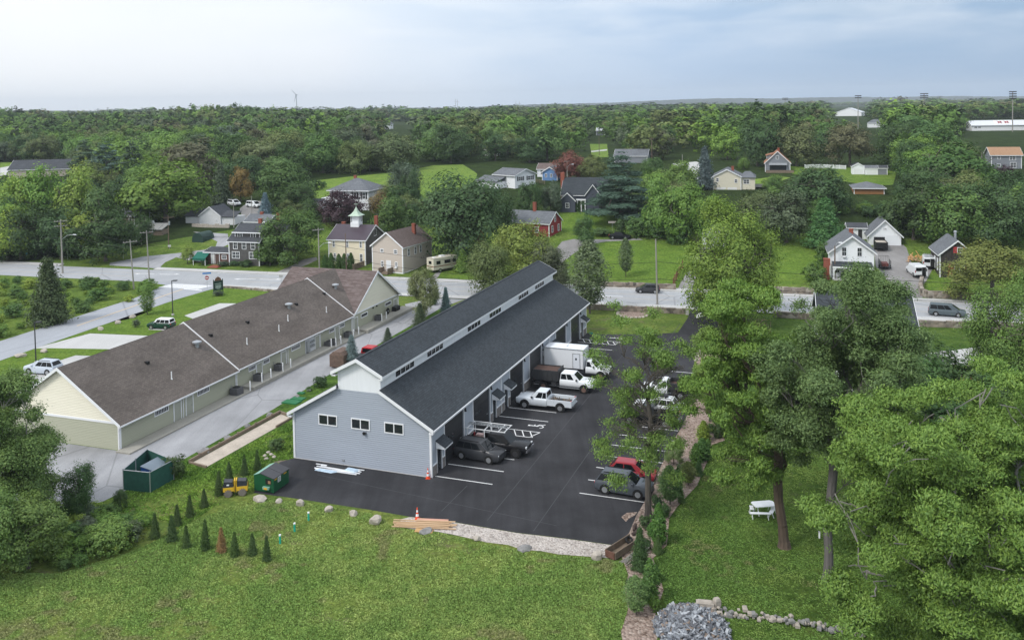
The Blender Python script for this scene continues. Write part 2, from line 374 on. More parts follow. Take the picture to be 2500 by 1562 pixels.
# ---------------- ground ----------------
def ground():
    xs=sorted(set(list(np.linspace(-4500,4500,13))+list(np.linspace(-300,300,13))))
    me=bpy.data.meshes.new('ground');vs=[];fs=[]
    ss=[-170,-60]+KS+[7600]
    for s in ss:
        for x in xs:
            y=s/RC+160.1-RS*x
            if s==-170 : y=min(y,-20)
            if s>600: y=s/RC+160.1-RS*max(-400,min(400,x))
            vs.append((x,y,float(np.interp(s,KS,KT))))
    n=len(xs)
    for i in range(len(ss)-1):
        for j in range(n-1): fs.append((i*n+j,i*n+j+1,(i+1)*n+j+1,(i+1)*n+j))
    me.from_pydata(vs,[],fs);me.materials.append(forestfloor);o=bpy.data.objects.new('ground',me);COL.objects.link(o);tag(o,kind='structure')
ground()
RDX0,RDX1=-230,260
def band(name,c0,c1,m,z,x0=RDX0,x1=RDX1,kind='structure',**k):
    return sheet(name,[RD(x0,c0),RD(x1,c0),RD(x1,c1),RD(x0,c1)],m,z,kind,world=True,**k)
sheet('rough_grass',[(-160,15),(120,15),RD(130,160.1),RD(-190,160.1)],rough,.003,world=True)
# lawns --------------------------------------------------------------
sheet('rough_grass',[(-130,20),(-38,20),(-32,48),(-30,72),(-31,100),(-20,143),(-14,147.7),(-120,178),(-150,120)],rough,.006,world=True)
sheet('lawn',[(-45,20),(9.6,20),(10.0,45),(9.5,58),A(17.5,-6),A(18.5,20),A(18.5,66),RD(30,143.8),RD(-26,143.8),A(-17,48),A(-17,0),(-38,62)],lawn,.012,world=True)
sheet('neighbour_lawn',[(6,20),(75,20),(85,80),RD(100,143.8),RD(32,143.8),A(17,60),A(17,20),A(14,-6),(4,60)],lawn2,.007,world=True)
sheet('mown_lawn',[(398,689),(347,722),(199,768.5),(0,834),(0,905),(60,880),(150,860),(286,853),(283,846),(128,849),(222,810),(380,815),(480,800),(640,700),(700,712),(560,702),(520,705),(490,712)],lawn3,.008)
sheet('mown_lawn',[(222,812),(345,768),(493,709),(505,704),(560,701),(690,713),(600,760),(470,800),(381,821)],lawn3,.014)
sheet('mown_lawn',[(0,862),(128,850),(290,852),(230,869),(184,868),(143,881),(45,917),(0,931)],lawn3,.014)
# far side of the road
sheet('far_lawn',[RD(-110,160.1),RD(120,160.1),RD(120,205),RD(-60,205)],rough,.008,world=True)
sheet('front_lawn',[(1371,588),(1400,575),(1480,588),(1560,583),(1690,580),(1693,600),(1655,700),(1640,702),(1470,697),(1410,690),(1380,640)],lawn3,.02)
sheet('back_lawn',[(1340,520),(1380,514),(1450,522),(1560,530),(1600,540),(1640,560),(1560,572),(1480,572),(1400,570),(1365,560),(1340,560)],lawn3,.016)
sheet('side_lawn',[(1900,575),(1990,580),(2000,620),(2010,690),(1890,697),(1870,640)],lawn3,.016)
sheet('small_lawn',[(1065,668),(1160,640),(1200,650),(1180,690),(1062,684)],lawn3,.016)
sheet('small_lawn',[(2259,700),(2280,655),(2300,650),(2330,690),(2330,712),(2262,708)],lawn3,.02)
sheet('meadow',[(762,442),(850,432),(980,420),(1060,404),(1130,402),(1165,425),(1160,450),(1110,470),(1040,490),(960,500),(900,500),(880,470),(820,470),(790,500),(740,505),(745,470)],meadow,.02)
sheet('meadow',[(1440,352),(1482,352),(1486,384),(1445,386)],meadow,.02)
sheet('meadow',[(1740,452),(1900,430),(1930,434),(1890,448),(1830,452)],meadow,.02)
sheet('meadow',[(1900,405),(2130,412),(2190,420),(2180,452),(2120,452),(1935,425)],lawn3,.02)
sheet('meadow',[(0,397),(60,396),(110,402),(60,412),(0,410)],meadow,.02)
sheet('meadow',[(1680,420),(1700,450),(1730,455),(1740,430),(1712,415)],lawn3,.02)
sheet('ground_ivy',[B(6.8,-9.4),B(7.3,0),B(7.5,14),B(6.3,40),B(5.9,64),A(-14.0,50),A(-13.9,.5),A(-15.4,-1.4),A(-17,-5),A(-24,-12)],ivy,.013,world=True)
# road ---------------------------------------------------------------
band('road',146.0,157.5,roadmat,.030)
def kerbed(name,c0,c1,kc,x0,x1):
    band(name,c0,c1,padmat,.13,x0,x1)
    mb=MB();dx=1/RC
    a=RD(x0,kc);b=RD(x1,kc)
    t=.0 if kc>150 else 0
    lo,hi=(kc,kc+.16) if kc>150 else (kc-.16,kc)
    mb.add([(*RD(x0,lo),0),(*RD(x1,lo),0),(*RD(x1,hi),0),(*RD(x0,hi),0),(*RD(x0,lo),.135),(*RD(x1,lo),.135),(*RD(x1,hi),.135),(*RD(x0,hi),.135)],[(0,3,2,1),(4,5,6,7),(0,1,5,4),(1,2,6,5),(2,3,7,6),(3,0,4,7)])
    tag(mb.build('kerb',concrete),kind='structure')
kerbed('sidewalk',157.75,160.0,157.6,-75,RDX1);kerbed('sidewalk',157.75,160.0,157.6,RDX0,-98)
kerbed('sidewalk',143.9,145.85,146.0,-56,28.0);kerbed('sidewalk',143.9,145.85,146.0,33.6,RDX1)
sheet('sidewalk',[RD(27.9,143.9),RD(33.7,143.9),RD(33.7,145.99),RD(27.9,145.99)],padmat,.035,world=True)
sheet('side_street',[(-98,40),(-87.5,40),(-58.5,152),(-56,162.2),(-76,168.2),(-71.5,165),(-62.8,167),(-69.5,142.3)],streetmat,.022,world=True) if 0 else None
def stx(y,k): return ((y-404.384)/3.771) if k==0 else ((y-374.378)/3.803)
sheet('side_street',[(stx(30,0),30),(stx(30,1),30),(stx(150,1),150),(-56.2,157),(-54,161.6),(-72,166.7),(-66,163),(stx(152,0),152)],streetmat,.022,world=True)
sheet('far_street',[(268,642),(347,627),(435,618),(500,610),(526,603),(531,590),(500,575),(471,566),(556,571),(560,596),(525,612),(500,630),(489,642),(452,634),(430,628),(404,640),(393,650),(391,656),(268,648)],alleymat,.024)
band('painted_line',146.35,146.5,paint,.034,-54,150);band('painted_line',157.15,157.3,paint,.034,-60,150)
for c in (150.15,153.7):
    band('painted_line',c,c+.12,ypaint,.034,-52,27);band('painted_line',c,c+.12,ypaint,.034,34,150);band('painted_line',c,c+.12,ypaint,.034,-150,-76)
def arrow(x,c,sg,turn=1):   # turn arrow painted in the centre lane
    p=[(-2.2,-.12),(.2,-.12),(1.1,.35*turn),(1.1,.1*turn),(2.3,.55*turn),(1.1,1.0*turn),(1.1,.62*turn),(.1,.14),(-2.2,.14)]
    cx,cy=RD(x,c);d=Vector((RC,-RS*RC,0))*sg;n=Vector((RS*RC,RC,0))*sg
    q=[(cx+d.x*a+n.x*b,cy+d.y*a+n.y*b) for a,b in p]
    tag(sheet('painted_arrow',q,paint,.036,world=True),kind='structure')
for px,py,sg in ((355,668,-1),(412,670.5,1),(600,681,-1),(659,683,1),(1490,723,-1)):
    g=G(px,py);arrow(g.x,g.y+RS*g.x,sg)
g=G(1420,719);arrow(g.x,g.y+RS*g.x,1)
# crosswalk bars and stop bar at the side street
for i in range(11):
    f=i/10;a=G(402+88*f+4,697.5+4.5*f);
    d=Vector((.55,1.0,0)).normalized();n=Vector((.33,0,0))
    c=Vector((a.x+.2,a.y,0));q=[c-d*1.7-n,c-d*1.7+n,c+d*1.9+n,c+d*1.9-n];tag(sheet('crosswalk_bar',[(v.x,v.y) for v in q],paint,.035,world=True),kind='structure')
sheet('painted_line',[(448,704.5),(493,708.5),(493,710.2),(448,706.2)],paint,.035)
sheet('painted_line',[(187,795),(446,705.5),(448,706.5),(189,796.5)],ypaint,.034)
# asphalt of the new building ----------------------------------------
lot=[(618,1203),(709,1215),(896,1243),(1000,1261),(1079,1269),(1261,1300),(1380,1314),(1504,1331),(1536,1301),(1554,1258),(1571,1229),(1617,1131),(1644,1075),(1660,1050),(1677,1015),(1690,940),(1696,872),(1705,856),(1747,830),(1775,800),(1772,770),(1768,757.5),(1686,754.5),(1680,775),(1655,812),(1560,817),(1469,816),(1431,813)]
q=[G(*p) for p in lot];q=[(p.x,p.y) for p in q]+[A(-.5,50.6),A(-.5,.4),A(-14.2,-.1),A(-14.9,-1.3)]
sheet('parking_lot',q,newasphalt,.020,world=True)
sheet('asphalt_patch',[(1686.6,751),(1716,753),(1737,718.5),(1704,716.5)],patchm,.04)
sheet('gravel_strip',[(978,1268),(1000,1262),(1079,1270),(1261,1301),(1380,1315),(1504,1332),(1508,1336),(1493,1363),(1430,1358),(1363,1353),(1320,1345),(1276,1342),(1240,1330),(1189,1324),(1120,1308),(1070,1298),(1020,1293),(976,1287)],gravel,.026)
sheet('mulch_bed',[(1504,1332),(1536,1301),(1554,1258),(1571,1229),(1617,1131),(1644,1075),(1660,1050),(1677,1015),(1692,960),(1720,960),(1722,1005),(1765,1062),(1770,1075),(1738,1086),(1727,1126),(1702,1185),(1655,1235),(1634,1265),(1628,1331),(1594,1363),(1608,1400),(1620,1440),(1600,1500),(1606,1562),(1522,1575),(1516,1543),(1534,1486),(1526,1438),(1534,1403),(1519,1362)],mulch,.028)
for pl,nm in (([(660,1118),(720,1125),(716,1132),(655,1126)],'dirt_patch'),):
    sheet(nm,pl,dirt,.016)
sheet('leaf_litter',[(1517,1262),(1530,1252),(1556,1250),(1550,1258),(1535,1266),(1528,1274)],mulch,.032)
seam=mat('asphalt_seam',(.055,.055,.06),.9,.15,1)
for x0,y0,x1,y1 in ((7.6,-5.8,7.4,52),(11.6,-6.3,11.8,60),(-10,-2.6,13,-4.9),(3.5,-5.5,3.6,-.5)):
    a=Vector(A(x0,y0));b=Vector(A(x1,y1));d=(b-a).normalized();n=Vector((-d.y,d.x))*.035
    sheet('asphalt_seam',[tuple(a-n),tuple(b-n),tuple(b+n),tuple(a+n)],seam,.0235,world=True)
# stall lines --------------------------------------------------------
def aline(x0,y0,x1,y1,w=.11,z=.026,name='painted_line'):
    a=Vector(A(x0,y0));b=Vector(A(x1,y1));d=(b-a).normalized();n=Vector((-d.y,d.x))*w/2
    return sheet(name,[tuple(a-n),tuple(b-n),tuple(b+n),tuple(a+n)],paint,z,world=True)
for k in (0,1,2): aline(.15,.41+2.74*k,5.57,.41+2.74*k)
EOF_=0
def atA(px,py):
    p=G(px,py)-OA;return (p.x*math.cos(YA)-p.y*math.sin(YA),p.x*math.sin(YA)+p.y*math.cos(YA))
for q in ((1333,1029),(1353,1007),(1390.6,965.6),(1407.5,947.2),(1489,854.5),(1476,869.5)):
    x,y=atA(*q);aline(.15,y,5.57,y)
# hatched aisles with accessible bays
def hatch(ya,yb):
    aline(.15,ya,5.1,ya);aline(.15,yb,5.7,yb);aline(5.1,ya,5.7,yb)
    for k in range(6): aline(.4+k*.85,yb,.4+k*.85+.75,ya,.1)
xa,ya=atA(1298.6,1068.3);xb,yb=atA(1310.6,1055);hatch(ya,yb)
xa,y2a=atA(1503,842);xb,y2b=atA(1506,836);hatch(y2a-.1,y2a+1.5)
def wheelchair(px,py):
    c=G(px,py);e1=Vector((math.cos(YA),-math.sin(YA),0));e2=Vector((math.sin(YA),math.cos(YA),0))
    def pt(a,b): v=c+e1*a+e2*b;return (v.x,v.y)
    ring=[];
    for i in range(11):
        t=math.radians(-70+i*24);ring.append((.28+.42*math.cos(t),-.12+.36*math.sin(t)))
    for r0,r1 in zip(ring[:-1],ring[1:]):
        a=Vector(pt(*r0));b=Vector(pt(*r1));d=(b-a).normalized();n=Vector((-d.y,d.x))*.06
        sheet('painted_symbol',[tuple(a-n),tuple(b-n),tuple(b+n),tuple(a+n)],paint,.027,world=True)
    for (a0,b0),(a1,b1),w in (((-.95,.0),(-.72,.0),.15),((-.7,.0),(.1,.0),.08),((-.3,.0),(-.3,.35),.06),((.1,.0),(.12,.42),.06),((.12,.42),(.5,.42),.06),((.5,.42),(.72,.62),.06)):
        a=Vector(pt(a0,b0));b=Vector(pt(a1,b1));d=(b-a).normalized();n=Vector((-d.y,d.x))*w
        sheet('painted_symbol',[tuple(a-n),tuple(b-n),tuple(b+n),tuple(a+n)],paint,.028,world=True)
wheelchair(1311,1040.5);wheelchair(1505,826)
for k in range(7): aline(13.15,1.13+2.74*k,18.64,1.13+2.74*k)
for q in ((1570,983),(1588,966),(1605,916),(1616,898),(1636,883)):
    x,y=atA(*q);
for k in range(8,14): aline(13.15,1.13+2.74*k,18.3,1.13+2.74*k)
g=G(1708,771)
tag(sheet('painted_arrow',[(1704.5,764),(1713,764.5),(1711,770),(1717,772),(1700,777.5),(1697,769.5),(1702.5,769.5)],paint,.03),kind='structure')
# alley and lots of the long building --------------------------------
sheet('alley',[B(-18,-9),B(-18,-3),B(-14.4,-.1),B(1.3,-.1),B(1.6,60),B(-1,64),RD(-14,143.8),RD(-8.5,143.8),B(6.0,64),B(6.4,40),B(7.6,14),B(7.4,-5),B(6.9,-9.4),B(3,-12)],alleymat,.016,world=True)
sheet('concrete_lot',[(0,950),(0,931),(45,917),(143,881),(184.5,867.5),(226,869),(283,852.7),(128,850),(80,851),(220,814),(381,820.5),(402,815),(470,778),(450,770.6),(536,740.5),(582,741),(700,720),(700,800),(560,900),(300,1000),(150,1060),(0,1100)],padmat,.018)
sheet('mown_lawn',[(222,812),(345,768),(430,778),(404,803),(381,820.5),(300,816)],lawn3,.024)
sheet('concrete_lot',[(362,805),(367,800),(430,803),(425,808)],padmat,.03)
# driveways on the far side
sheet('driveway',[(672,666),(712,668),(735,652),(776,634),(772,628),(740,634),(700,654)],drivemat,.03)
sheet('driveway',[(1372,590),(1400,584),(1490,585),(1560,582),(1570,586),(1480,590),(1440,597),(1400,620),(1360,650),(1340,690),(1320,690),(1330,640)],drivemat,.03)
sheet('driveway',[(1655,706),(1662,690),(1700,620),(1722,600),(1740,600),(1712,640),(1695,690),(1690,711)],drivemat,.032)
sheet('driveway',[(2138,650),(2130,590),(2205,598),(2213,605),(2230,655),(2262,640),(2290,630),(2262,685),(2250,700),(2253,727),(2224,726),(2200,700),(2170,690)],drivemat,.03)
sheet('driveway',[(585,510),(612,490),(650,492),(655,530),(640,560),(600,560)],drivemat,.03)
sheet('gravel_drive',[(1062,668),(1078,662),(1070,676),(1052,690),(1044,688)],drivemat,.028)
sheet('far_road',[(1640,400),(1700,395),(1720,402),(1735,425),(1750,440),(1700,440),(1690,425),(1670,415)],padmat,.04)
sheet('far_road',[(440,368),(482,367),(482,369.5),(440,370.5)],padmat,.04) if 0 else None
sheet('path',[(1443,369),(1482,365),(1482,368),(1444,372)],padmat,.04)
sheet('concrete_drive',[(2236,862),(2260,860),(2330,855),(2420,842),(2420,900),(2330,890),(2270,884),(2236,886)],padmat,.02)
sheet('parking_lot',[(0,410),(40,403),(60,410),(30,425),(0,430)],padmat,.03)
# septic covers, stone dust court
# ---------------- the new commercial building ----------------
bA=thing('commercial_building','long grey blue building with dark shingle roof, white clerestory and six black garage doors','building',OA,-YA)
Wd,Ld,EH=14.2,50.95,4.4
def wall_gable(mb,y,outline,m=0,t=.2):
    mb.ext([(x,y,z) for x,z in outline],(0,t,0),m)
mb=MB()
wall_gable(mb,0,[(-Wd,0),(0,0),(0,EH),(-4.85,7.1),(-9.35,7.1),(-Wd,EH)])
wall_gable(mb,Ld-.2,[(-Wd,0),(0,0),(0,EH),(-4.85,7.1),(-9.35,7.1),(-Wd,EH)])
mb.box(-Wd,-Wd+.2,.2,Ld-.2,0,EH)
mb.build('wall',bluegrey,bA)
# garage side wall with openings
gd=[(2.78,7.1),(9.45,13.8),(19.75,24.1),(26.35,30.65),(36.5,40.85),(43.2,47.5)]
ed=[(1.15,2.1),(14.62,15.55),(18.05,19.0),(31.35,32.3),(34.9,35.85),(48.2,49.15)]
ops=sorted([(a,b,.0,4.08) for a,b in gd]+[(a,b,.0,2.15) for a,b in ed])
mb=MB();y=.2
for a,b,z0,z1 in ops:
    mb.box(-.2,0,y,a,0,EH);mb.box(-.2,0,a,b,z1,EH);y=b
mb.box(-.2,0,y,Ld-.2,0,EH)
mb.build('wall',bluegrey_s,bA)
mb=MB();y=.12
for a,b,z0,z1 in ops:
    if a-y>.25: mb.box(.0,.07,y+.08,a-.1,0,.95)
    y=b+.02
mb.box(0,.07,y+.08,Ld-.15,0,.95)
each(mb,'stone_base',stonev,bA)
mb=MB();y=.12
for a,b,z0,z1 in ops:
    if a-y>.25: mb.box(.0,.10,y+.08,a-.1,.95,1.03)
    mb.box(-.05,.05,a-.14,a,0,z1+.14);mb.box(-.05,.05,b,b+.14,0,z1+.14);mb.box(-.05,.05,a,b,z1,z1+.14)
    y=b+.02
mb.box(0,.10,y+.08,Ld-.15,.95,1.03)
for y in (17.0,33.9): mb.box(.0,.09,y-.06,y+.06,0,EH-.1)
for a,b in ((0,.14),):
    mb.box(-.14,.05,-.05,.14,0,EH);mb.box(-Wd-.05,-Wd+.14,-.05,.14,0,EH);mb.box(-.14,.05,Ld-.14,Ld+.05,0,EH)
each(mb,'corner_trim',white,bA)
for i,(a,b) in enumerate(gd):
    d=MB().box(-.14,-.10,a,b,.0,4.08).build('garage_door',doorblack,bA)
    mb=MB()
    for k in range(3 if i==5 else 2): 
        c=a+(k+.7)*(b-a)/4.2;mb.box(-.10,-.085,c,c+.5,1.95,2.3)
    if i in (0,1,2,5): each(mb,'window',glass2,d)
    MB().cyl((-.10,b-.6,1.2),(-.03,b-.6,1.2),.03).box(-.06,-.03,b-.75,b-.45,1.17,1.23).build('handle',metal,d)
    MB().box(0,.16,b+.16,b+.34,3.55,3.8).box(.05,.22,b+.19,b+.31,3.45,3.56).build('wall_light',black,bA)
for i,(a,b) in enumerate(ed):
    d=MB().box(-.12,-.07,a,b,0,2.15).build('door',doorblack,bA)
    MB().box(-.07,-.055,a+.2,b-.2,.35,1.95).build('window',glass2,d)
    MB().box(-.055,-.0,(b-.14) if i%2 else a+.06,(b-.08) if i%2 else a+.12,.95,1.1).build('handle',metal,d)
    aw=MB();ya,yb=a-.3,b+.45
    aw.add([(0.02,ya,2.95),(0.02,yb,2.95),(.95,yb,2.42),(.95,ya,2.42),(0.02,ya,3.02),(0.02,yb,3.02),(.98,yb,2.48),(.98,ya,2.48)],[(0,3,2,1),(4,5,6,7),(0,1,5,4),(1,2,6,5),(2,3,7,6),(3,0,4,7)])
    r=aw.build('awning',dark_shingle,bA)
    mb=MB()
    for y in (ya,yb-.06): mb.ext([(.05,y,2.30),(.92,y,2.30),(.92,y,2.40),(.05,y,2.90)],(0,.06,0))
    mb.box(.86,.94,ya,yb,2.28,2.41);mb.box(.05,.86,ya+.06,yb-.06,2.28,2.31);mb.build('bracket',white,r)
# roofs
def slab(mb,p0,p1,p2,p3,t=.14,m=0):
    n=(Vector(p1)-Vector(p0)).cross(Vector(p3)-Vector(p0)).normalized()
    if n.z<0:n=-n
    mb.hexa([p0,p1,p2,p3],[tuple(Vector(p)+n*t) for p in (p0,p1,p2,p3)],m)
mb=MB()
sl=(7.45-EH)/(5.0)
ov=.38
slab(mb,(ov,-ov,EH-.14),(ov,Ld+ov,EH-.14),(-4.9,Ld+ov,7.33),(-4.9,-ov,7.33))
slab(mb,(-Wd-ov,-ov,EH-.14),(-Wd-ov,Ld+ov,EH-.14),(-9.3,Ld+ov,7.33),(-9.3,-ov,7.33))
mb.build('roof',dark_shingle,bA)
mb=MB()   # fascia and rakes
mb.box(ov+.0,ov+.05,-ov,Ld+ov,EH-.30,EH-.02);mb.box(-Wd-ov-.05,-Wd-ov,-ov,Ld+ov,EH-.30,EH-.02)
for y in (-ov-.05,Ld+ov):
    mb.ext([(ov+.05,y,EH-.32),(ov+.05,y,EH-.0),(-4.95,y,7.47),(-4.95,y,7.17)],(0,.05,0))
    mb.ext([(-Wd-ov-.05,y,EH-.32),(-Wd-ov-.05,y,EH-.0),(-9.25,y,7.47),(-9.25,y,7.17)],(0,.05,0))
mb.box(-.02,ov,-ov,.0,EH-.42,EH-.27);mb.box(-Wd-ov,-Wd+.02,-ov,.0,EH-.42,EH-.27)   # eave returns
mb.box(0.0,ov,.0,Ld,EH-.31,EH-.28)
each(mb,'fascia',white,bA)
# clerestory
cl=thing('x','x','x') if 0 else None
mb=MB()
mb.ext([(-9.3,.0-.004,7.0),(-4.9,-.004,7.0),(-4.9,-.004,8.7),(-7.1,-.004,9.95),(-9.3,-.004,8.7)],(0,.15,0))
mb.build('clerestory_gable',battens_x,bA)
cw=[(2.9,6.6),(9.6,13.2),(19.8,23.4),(26.35,30.0),(36.45,40.1),(43.05,46.7)]
mb=MB();y=.15
for a,b in cw:
    mb.box(-5.05,-4.9,y,a,7.0,8.75);mb.box(-5.05,-4.9,a,b,7.0,7.62);mb.box(-5.05,-4.9,a,b,8.52,8.75);y=b
mb.box(-5.05,-4.9,y,Ld-.15,7.0,8.75)
mb.box(-9.3,-9.15,.15,Ld-.15,7.0,8.75);mb.ext([(-9.3,Ld-.15,7.0),(-4.9,Ld-.15,7.0),(-4.9,Ld-.15,8.7),(-7.1,Ld-.15,9.95),(-9.3,Ld-.15,8.7)],(0,.15,0))
mb.build('clerestory_wall',battens,bA)
for a,b in cw:
    mb=MB();n=4;w=(b-a)/n
    for k in range(n):
        y0=a+k*w;y1=y0+w
        mb.box(-4.97,-4.88,y0,y0+.07,7.62,8.52);mb.box(-4.97,-4.88,y1-.07,y1,7.62,8.52);mb.box(-4.97,-4.88,y0+.07,y1-.07,7.62,7.69);mb.box(-4.97,-4.88,y0+.07,y1-.07,8.45,8.52)
        if k: mb.box(-4.96,-4.86,y0-.03,y0+.03,7.6,8.54,1)
    f=mb.build('window',[blackframe,white],bA)
    MB().box(-4.95,-4.93,a+.05,b-.05,7.66,8.48).build('pane',glass,f)
mb=MB();cv=.42
slab(mb,(-4.9+cv,-.45,8.58),(-4.9+cv,Ld+.45,8.58),(-7.1,Ld+.45,9.93),(-7.1,-.45,9.93))
slab(mb,(-9.3-cv,-.45,8.58),(-9.3-cv,Ld+.45,8.58),(-7.1,Ld+.45,9.93),(-7.1,-.45,9.93))
mb.box(-7.22,-6.98,-.45,Ld+.45,10.04,10.1)
mb.build('clerestory_roof',dark_shingle,bA)
mb=MB()
mb.box(-4.9+cv,-4.9+cv+.05,-.45,Ld+.45,8.42,8.70);mb.box(-9.3-cv-.05,-9.3-cv,-.45,Ld+.45,8.42,8.70)
for y in (-.5,Ld+.45):
    mb.ext([(-4.9+cv+.05,y,8.40),(-4.9+cv+.05,y,8.72),(-7.1,y,10.09),(-7.1,y,9.77)],(0,.05,0));mb.ext([(-9.3-cv-.05,y,8.40),(-9.3-cv-.05,y,8.72),(-7.1,y,10.09),(-7.1,y,9.77)],(0,.05,0))
mb.box(-4.92,-4.48,-.45,.0,8.32,8.44);mb.box(-9.72,-9.28,-.45,.0,8.32,8.44);mb.box(-4.9,-4.5,0,Ld,8.42,8.46)
each(mb,'clerestory_fascia',white,bA)
def win2(parent,x0,x1,z0,z1,y,n=2,fm=white,sash=blackframe,gm=glass,d=-1,t=.1,grid=True,name='window'):
    # window in a wall facing -y (d=-1) of a building frame
    f=MB();a,b=(y-.06,y) if d<0 else (y,y+.06);e=.02*d
    f.box(x0,x1,a,b,z0,z0+t);f.box(x0,x1,a,b,z1-t,z1);f.box(x0,x0+t,a,b,z0+t,z1-t);f.box(x1-t,x1,a,b,z0+t,z1-t)
    w=(x1-x0-2*t);c=[]
    for k in range(1,n):
        xm=x0+t+w*k/n;f.box(xm-t/2,xm+t/2,a,b,z0+t,z1-t)
    a2,b2=(a+.015,b) if d<0 else (a,b-.015)
    for k in range(n):
        xa=x0+t+w*k/n+(t/2 if k else 0);xb=x0+t+w*(k+1)/n-(t/2 if k<n-1 else 0);s=.05
        f.box(xa,xb,a2,b2,z0+t,z0+t+s,1);f.box(xa,xb,a2,b2,z1-t-s,z1-t,1);f.box(xa,xa+s,a2,b2,z0+t+s,z1-t-s,1);f.box(xb-s,xb,a2,b2,z0+t+s,z1-t-s,1)
        if grid: f.box((xa+xb)/2-.012,(xa+xb)/2+.012,a2+.01,b2,z0+t+s,z1-t-s,1);f.box(xa+s,xb-s,a2+.01,b2,(z0+z1)/2-.012,(z0+z1)/2+.012,1)
    o=f.build(name,[fm,sash],parent)
    MB().box(x0+t,x1-t,y-.03 if d<0 else y+.01,y-.01 if d<0 else y+.03,z0+t,z1-t).build('pane',gm,o);return o
for a,b in ((-11.45,-9.45),(-8.0,-6.05),(-4.6,-2.65)): win2(bA,a,b,3.5,4.5,0)
MB().box(-6.75,-6.45,-.22,0,3.22,3.32).box(-6.7,-6.5,-.25,-.12,3.12,3.22).build('wall_light',black,bA)
MB().box(-9.0,-8.8,-.05,0,.35,.5).build('outlet',metal,bA)
MB().box(-Wd-.1,0.1,-.06,0,0,.06).build('foundation',concrete,bA)
mb=MB();mb.box(ov+.05,ov+.15,-ov,Ld+ov,EH-.18,EH-.05);mb.build('gutter',white,bA)
# ---------------- the long tan shop building ----------------
bB=thing('shop_building','long low sage and cream building with stepped brown shingle roof and cross gable','building',OB,-YB)
WB=14.35;EB=2.75;RZ=7.45
segs=[(0,18.05,0),(18.05,44.75,.16)]
mb=MB()
mb.box(-.2,0,.2,59.5,0,EB-.01);mb.box(-WB,-WB+.2,.2,59.5,0,EB-.01)
mb.box(-WB,0,0,.2,0,EB);mb.box(-WB,0,59.5,59.7,0,EB)
mb.build('wall',sagewall,bB)
mb=MB();mb.ext([(-WB,0,EB),(0,0,EB),(-WB/2,0,RZ)],(0,.2,0))
mb.build('gable',creamwall,bB)
mb=MB();mb.box(-WB-.02,.02,-.04,0,EB-.22,EB);mb.box(-.16,.03,-.05,.1,0,EB-.22);mb.box(-.05,.04,-.05,.2,0,EB-.0)
mb.box(-WB-.03,-WB+.16,-.05,.1,0,EB-.22)
for y in (18.05,44.9): mb.box(0,.09,y-.12,y+.0,0,EB)
mb.box(-.1,.04,59.6,59.75,0,EB)
each(mb,'corner_trim',white,bB)
mb=MB();o2=.45;sB=(RZ-EB)/(WB/2)
for a,b,dz in segs:
    ya=a-(.35 if a==0 else .15)
    slab(mb,(o2,ya,EB-o2*sB+dz),(o2,b,EB-o2*sB+dz),(-WB/2,b,RZ+dz),(-WB/2,ya,RZ+dz),.12)
    slab(mb,(-WB-o2,ya,EB-o2*sB+dz),(-WB-o2,b,EB-o2*sB+dz),(-WB/2,b,RZ+dz),(-WB/2,ya,RZ+dz),.12)
mb.build('roof',brown_shingle,bB)
# short raised roof that dies into the cross gable, with its valley
mb=MB();dz=.30;WU=52.35
for sx in (1,-1):
    xe=o2 if sx>0 else -WB-o2
    # valley from eave at u=45.2 to ridge meeting at WU
    mb2=[(xe-(.4*sx),44.6,EB-(o2-.4)*sB+dz),(xe-(.4*sx),45.35,EB-(o2-.4)*sB+dz),(-WB/2,WU,RZ+dz+.0),(-WB/2,44.6,RZ+dz)]
    slab(mb,*mb2,t=.12)
mb.build('roof',brown_shingle,bB)
mb=MB()
sW=(RZ+.2-EB)/(59.75-WU)
RW=RZ+.25
slab(mb,(.35,60.15,EB-.25),(-WB-.5,60.15,EB-.25),(-WB-.5,WU,RW),(.35,WU,RW),.12)
slab(mb,(.35,44.75,EB-.12),(-WB-.5,44.75,EB-.12),(-WB-.5,WU,RW),(.35,WU,RW),.12)
mb.build('roof',brown_shingle2,bB)
mb=MB();mb.ext([(-.15,45.0,EB),(-.15,59.7,EB),(-.15,WU,RW)],(.15,0,0));mb.ext([(-WB,45.0,EB),(-WB,59.7,EB),(-WB,WU,RW)],(.15,0,0));each(mb,'gable',creamwall,bB)
mb=MB()
for y,a in ((44.75,-.12),(60.15,-.25)):
    mb.ext([(.36,y,EB+a-.2),(.36,y,EB+a+.12),(.36,WU,RW+.14),(.36,WU,RW-.18)],(.05,0,0))
mb.box(0,.06,45,59.7,EB-.2,EB)
for a,dz in ((0-.35,0),(18.05-.15,.16),(44.6,.30)):
    for sx in (1,-1):
        xe=o2 if sx>0 else -WB-o2;ze=EB-o2*sB+dz
        mb.ext([(xe,a-.05,ze-.16),(xe,a-.05,ze+.14),(-WB/2,a-.05,RZ+dz+.15),(-WB/2,a-.05,RZ+dz-.17)],(0,.05,0))
each(mb,'rake_board',white,bB)
mb=MB();mb.box(o2,o2+.12,-.35,17.9,EB-o2*sB-.05,EB-o2*sB+.09);mb.box(o2,o2+.12,17.9,44.6,EB-o2*sB+.11,EB-o2*sB+.25)
for y in (8.85,17.7,28.3,36.0,44.4): mb.cyl((.12,y,0.1),(.12,y,EB-.5),.045,n=6).cyl((.12,y,EB-.5),(o2+.05,y,EB-o2*sB-.0),.045,n=6)
each(mb,'gutter',white,bB)
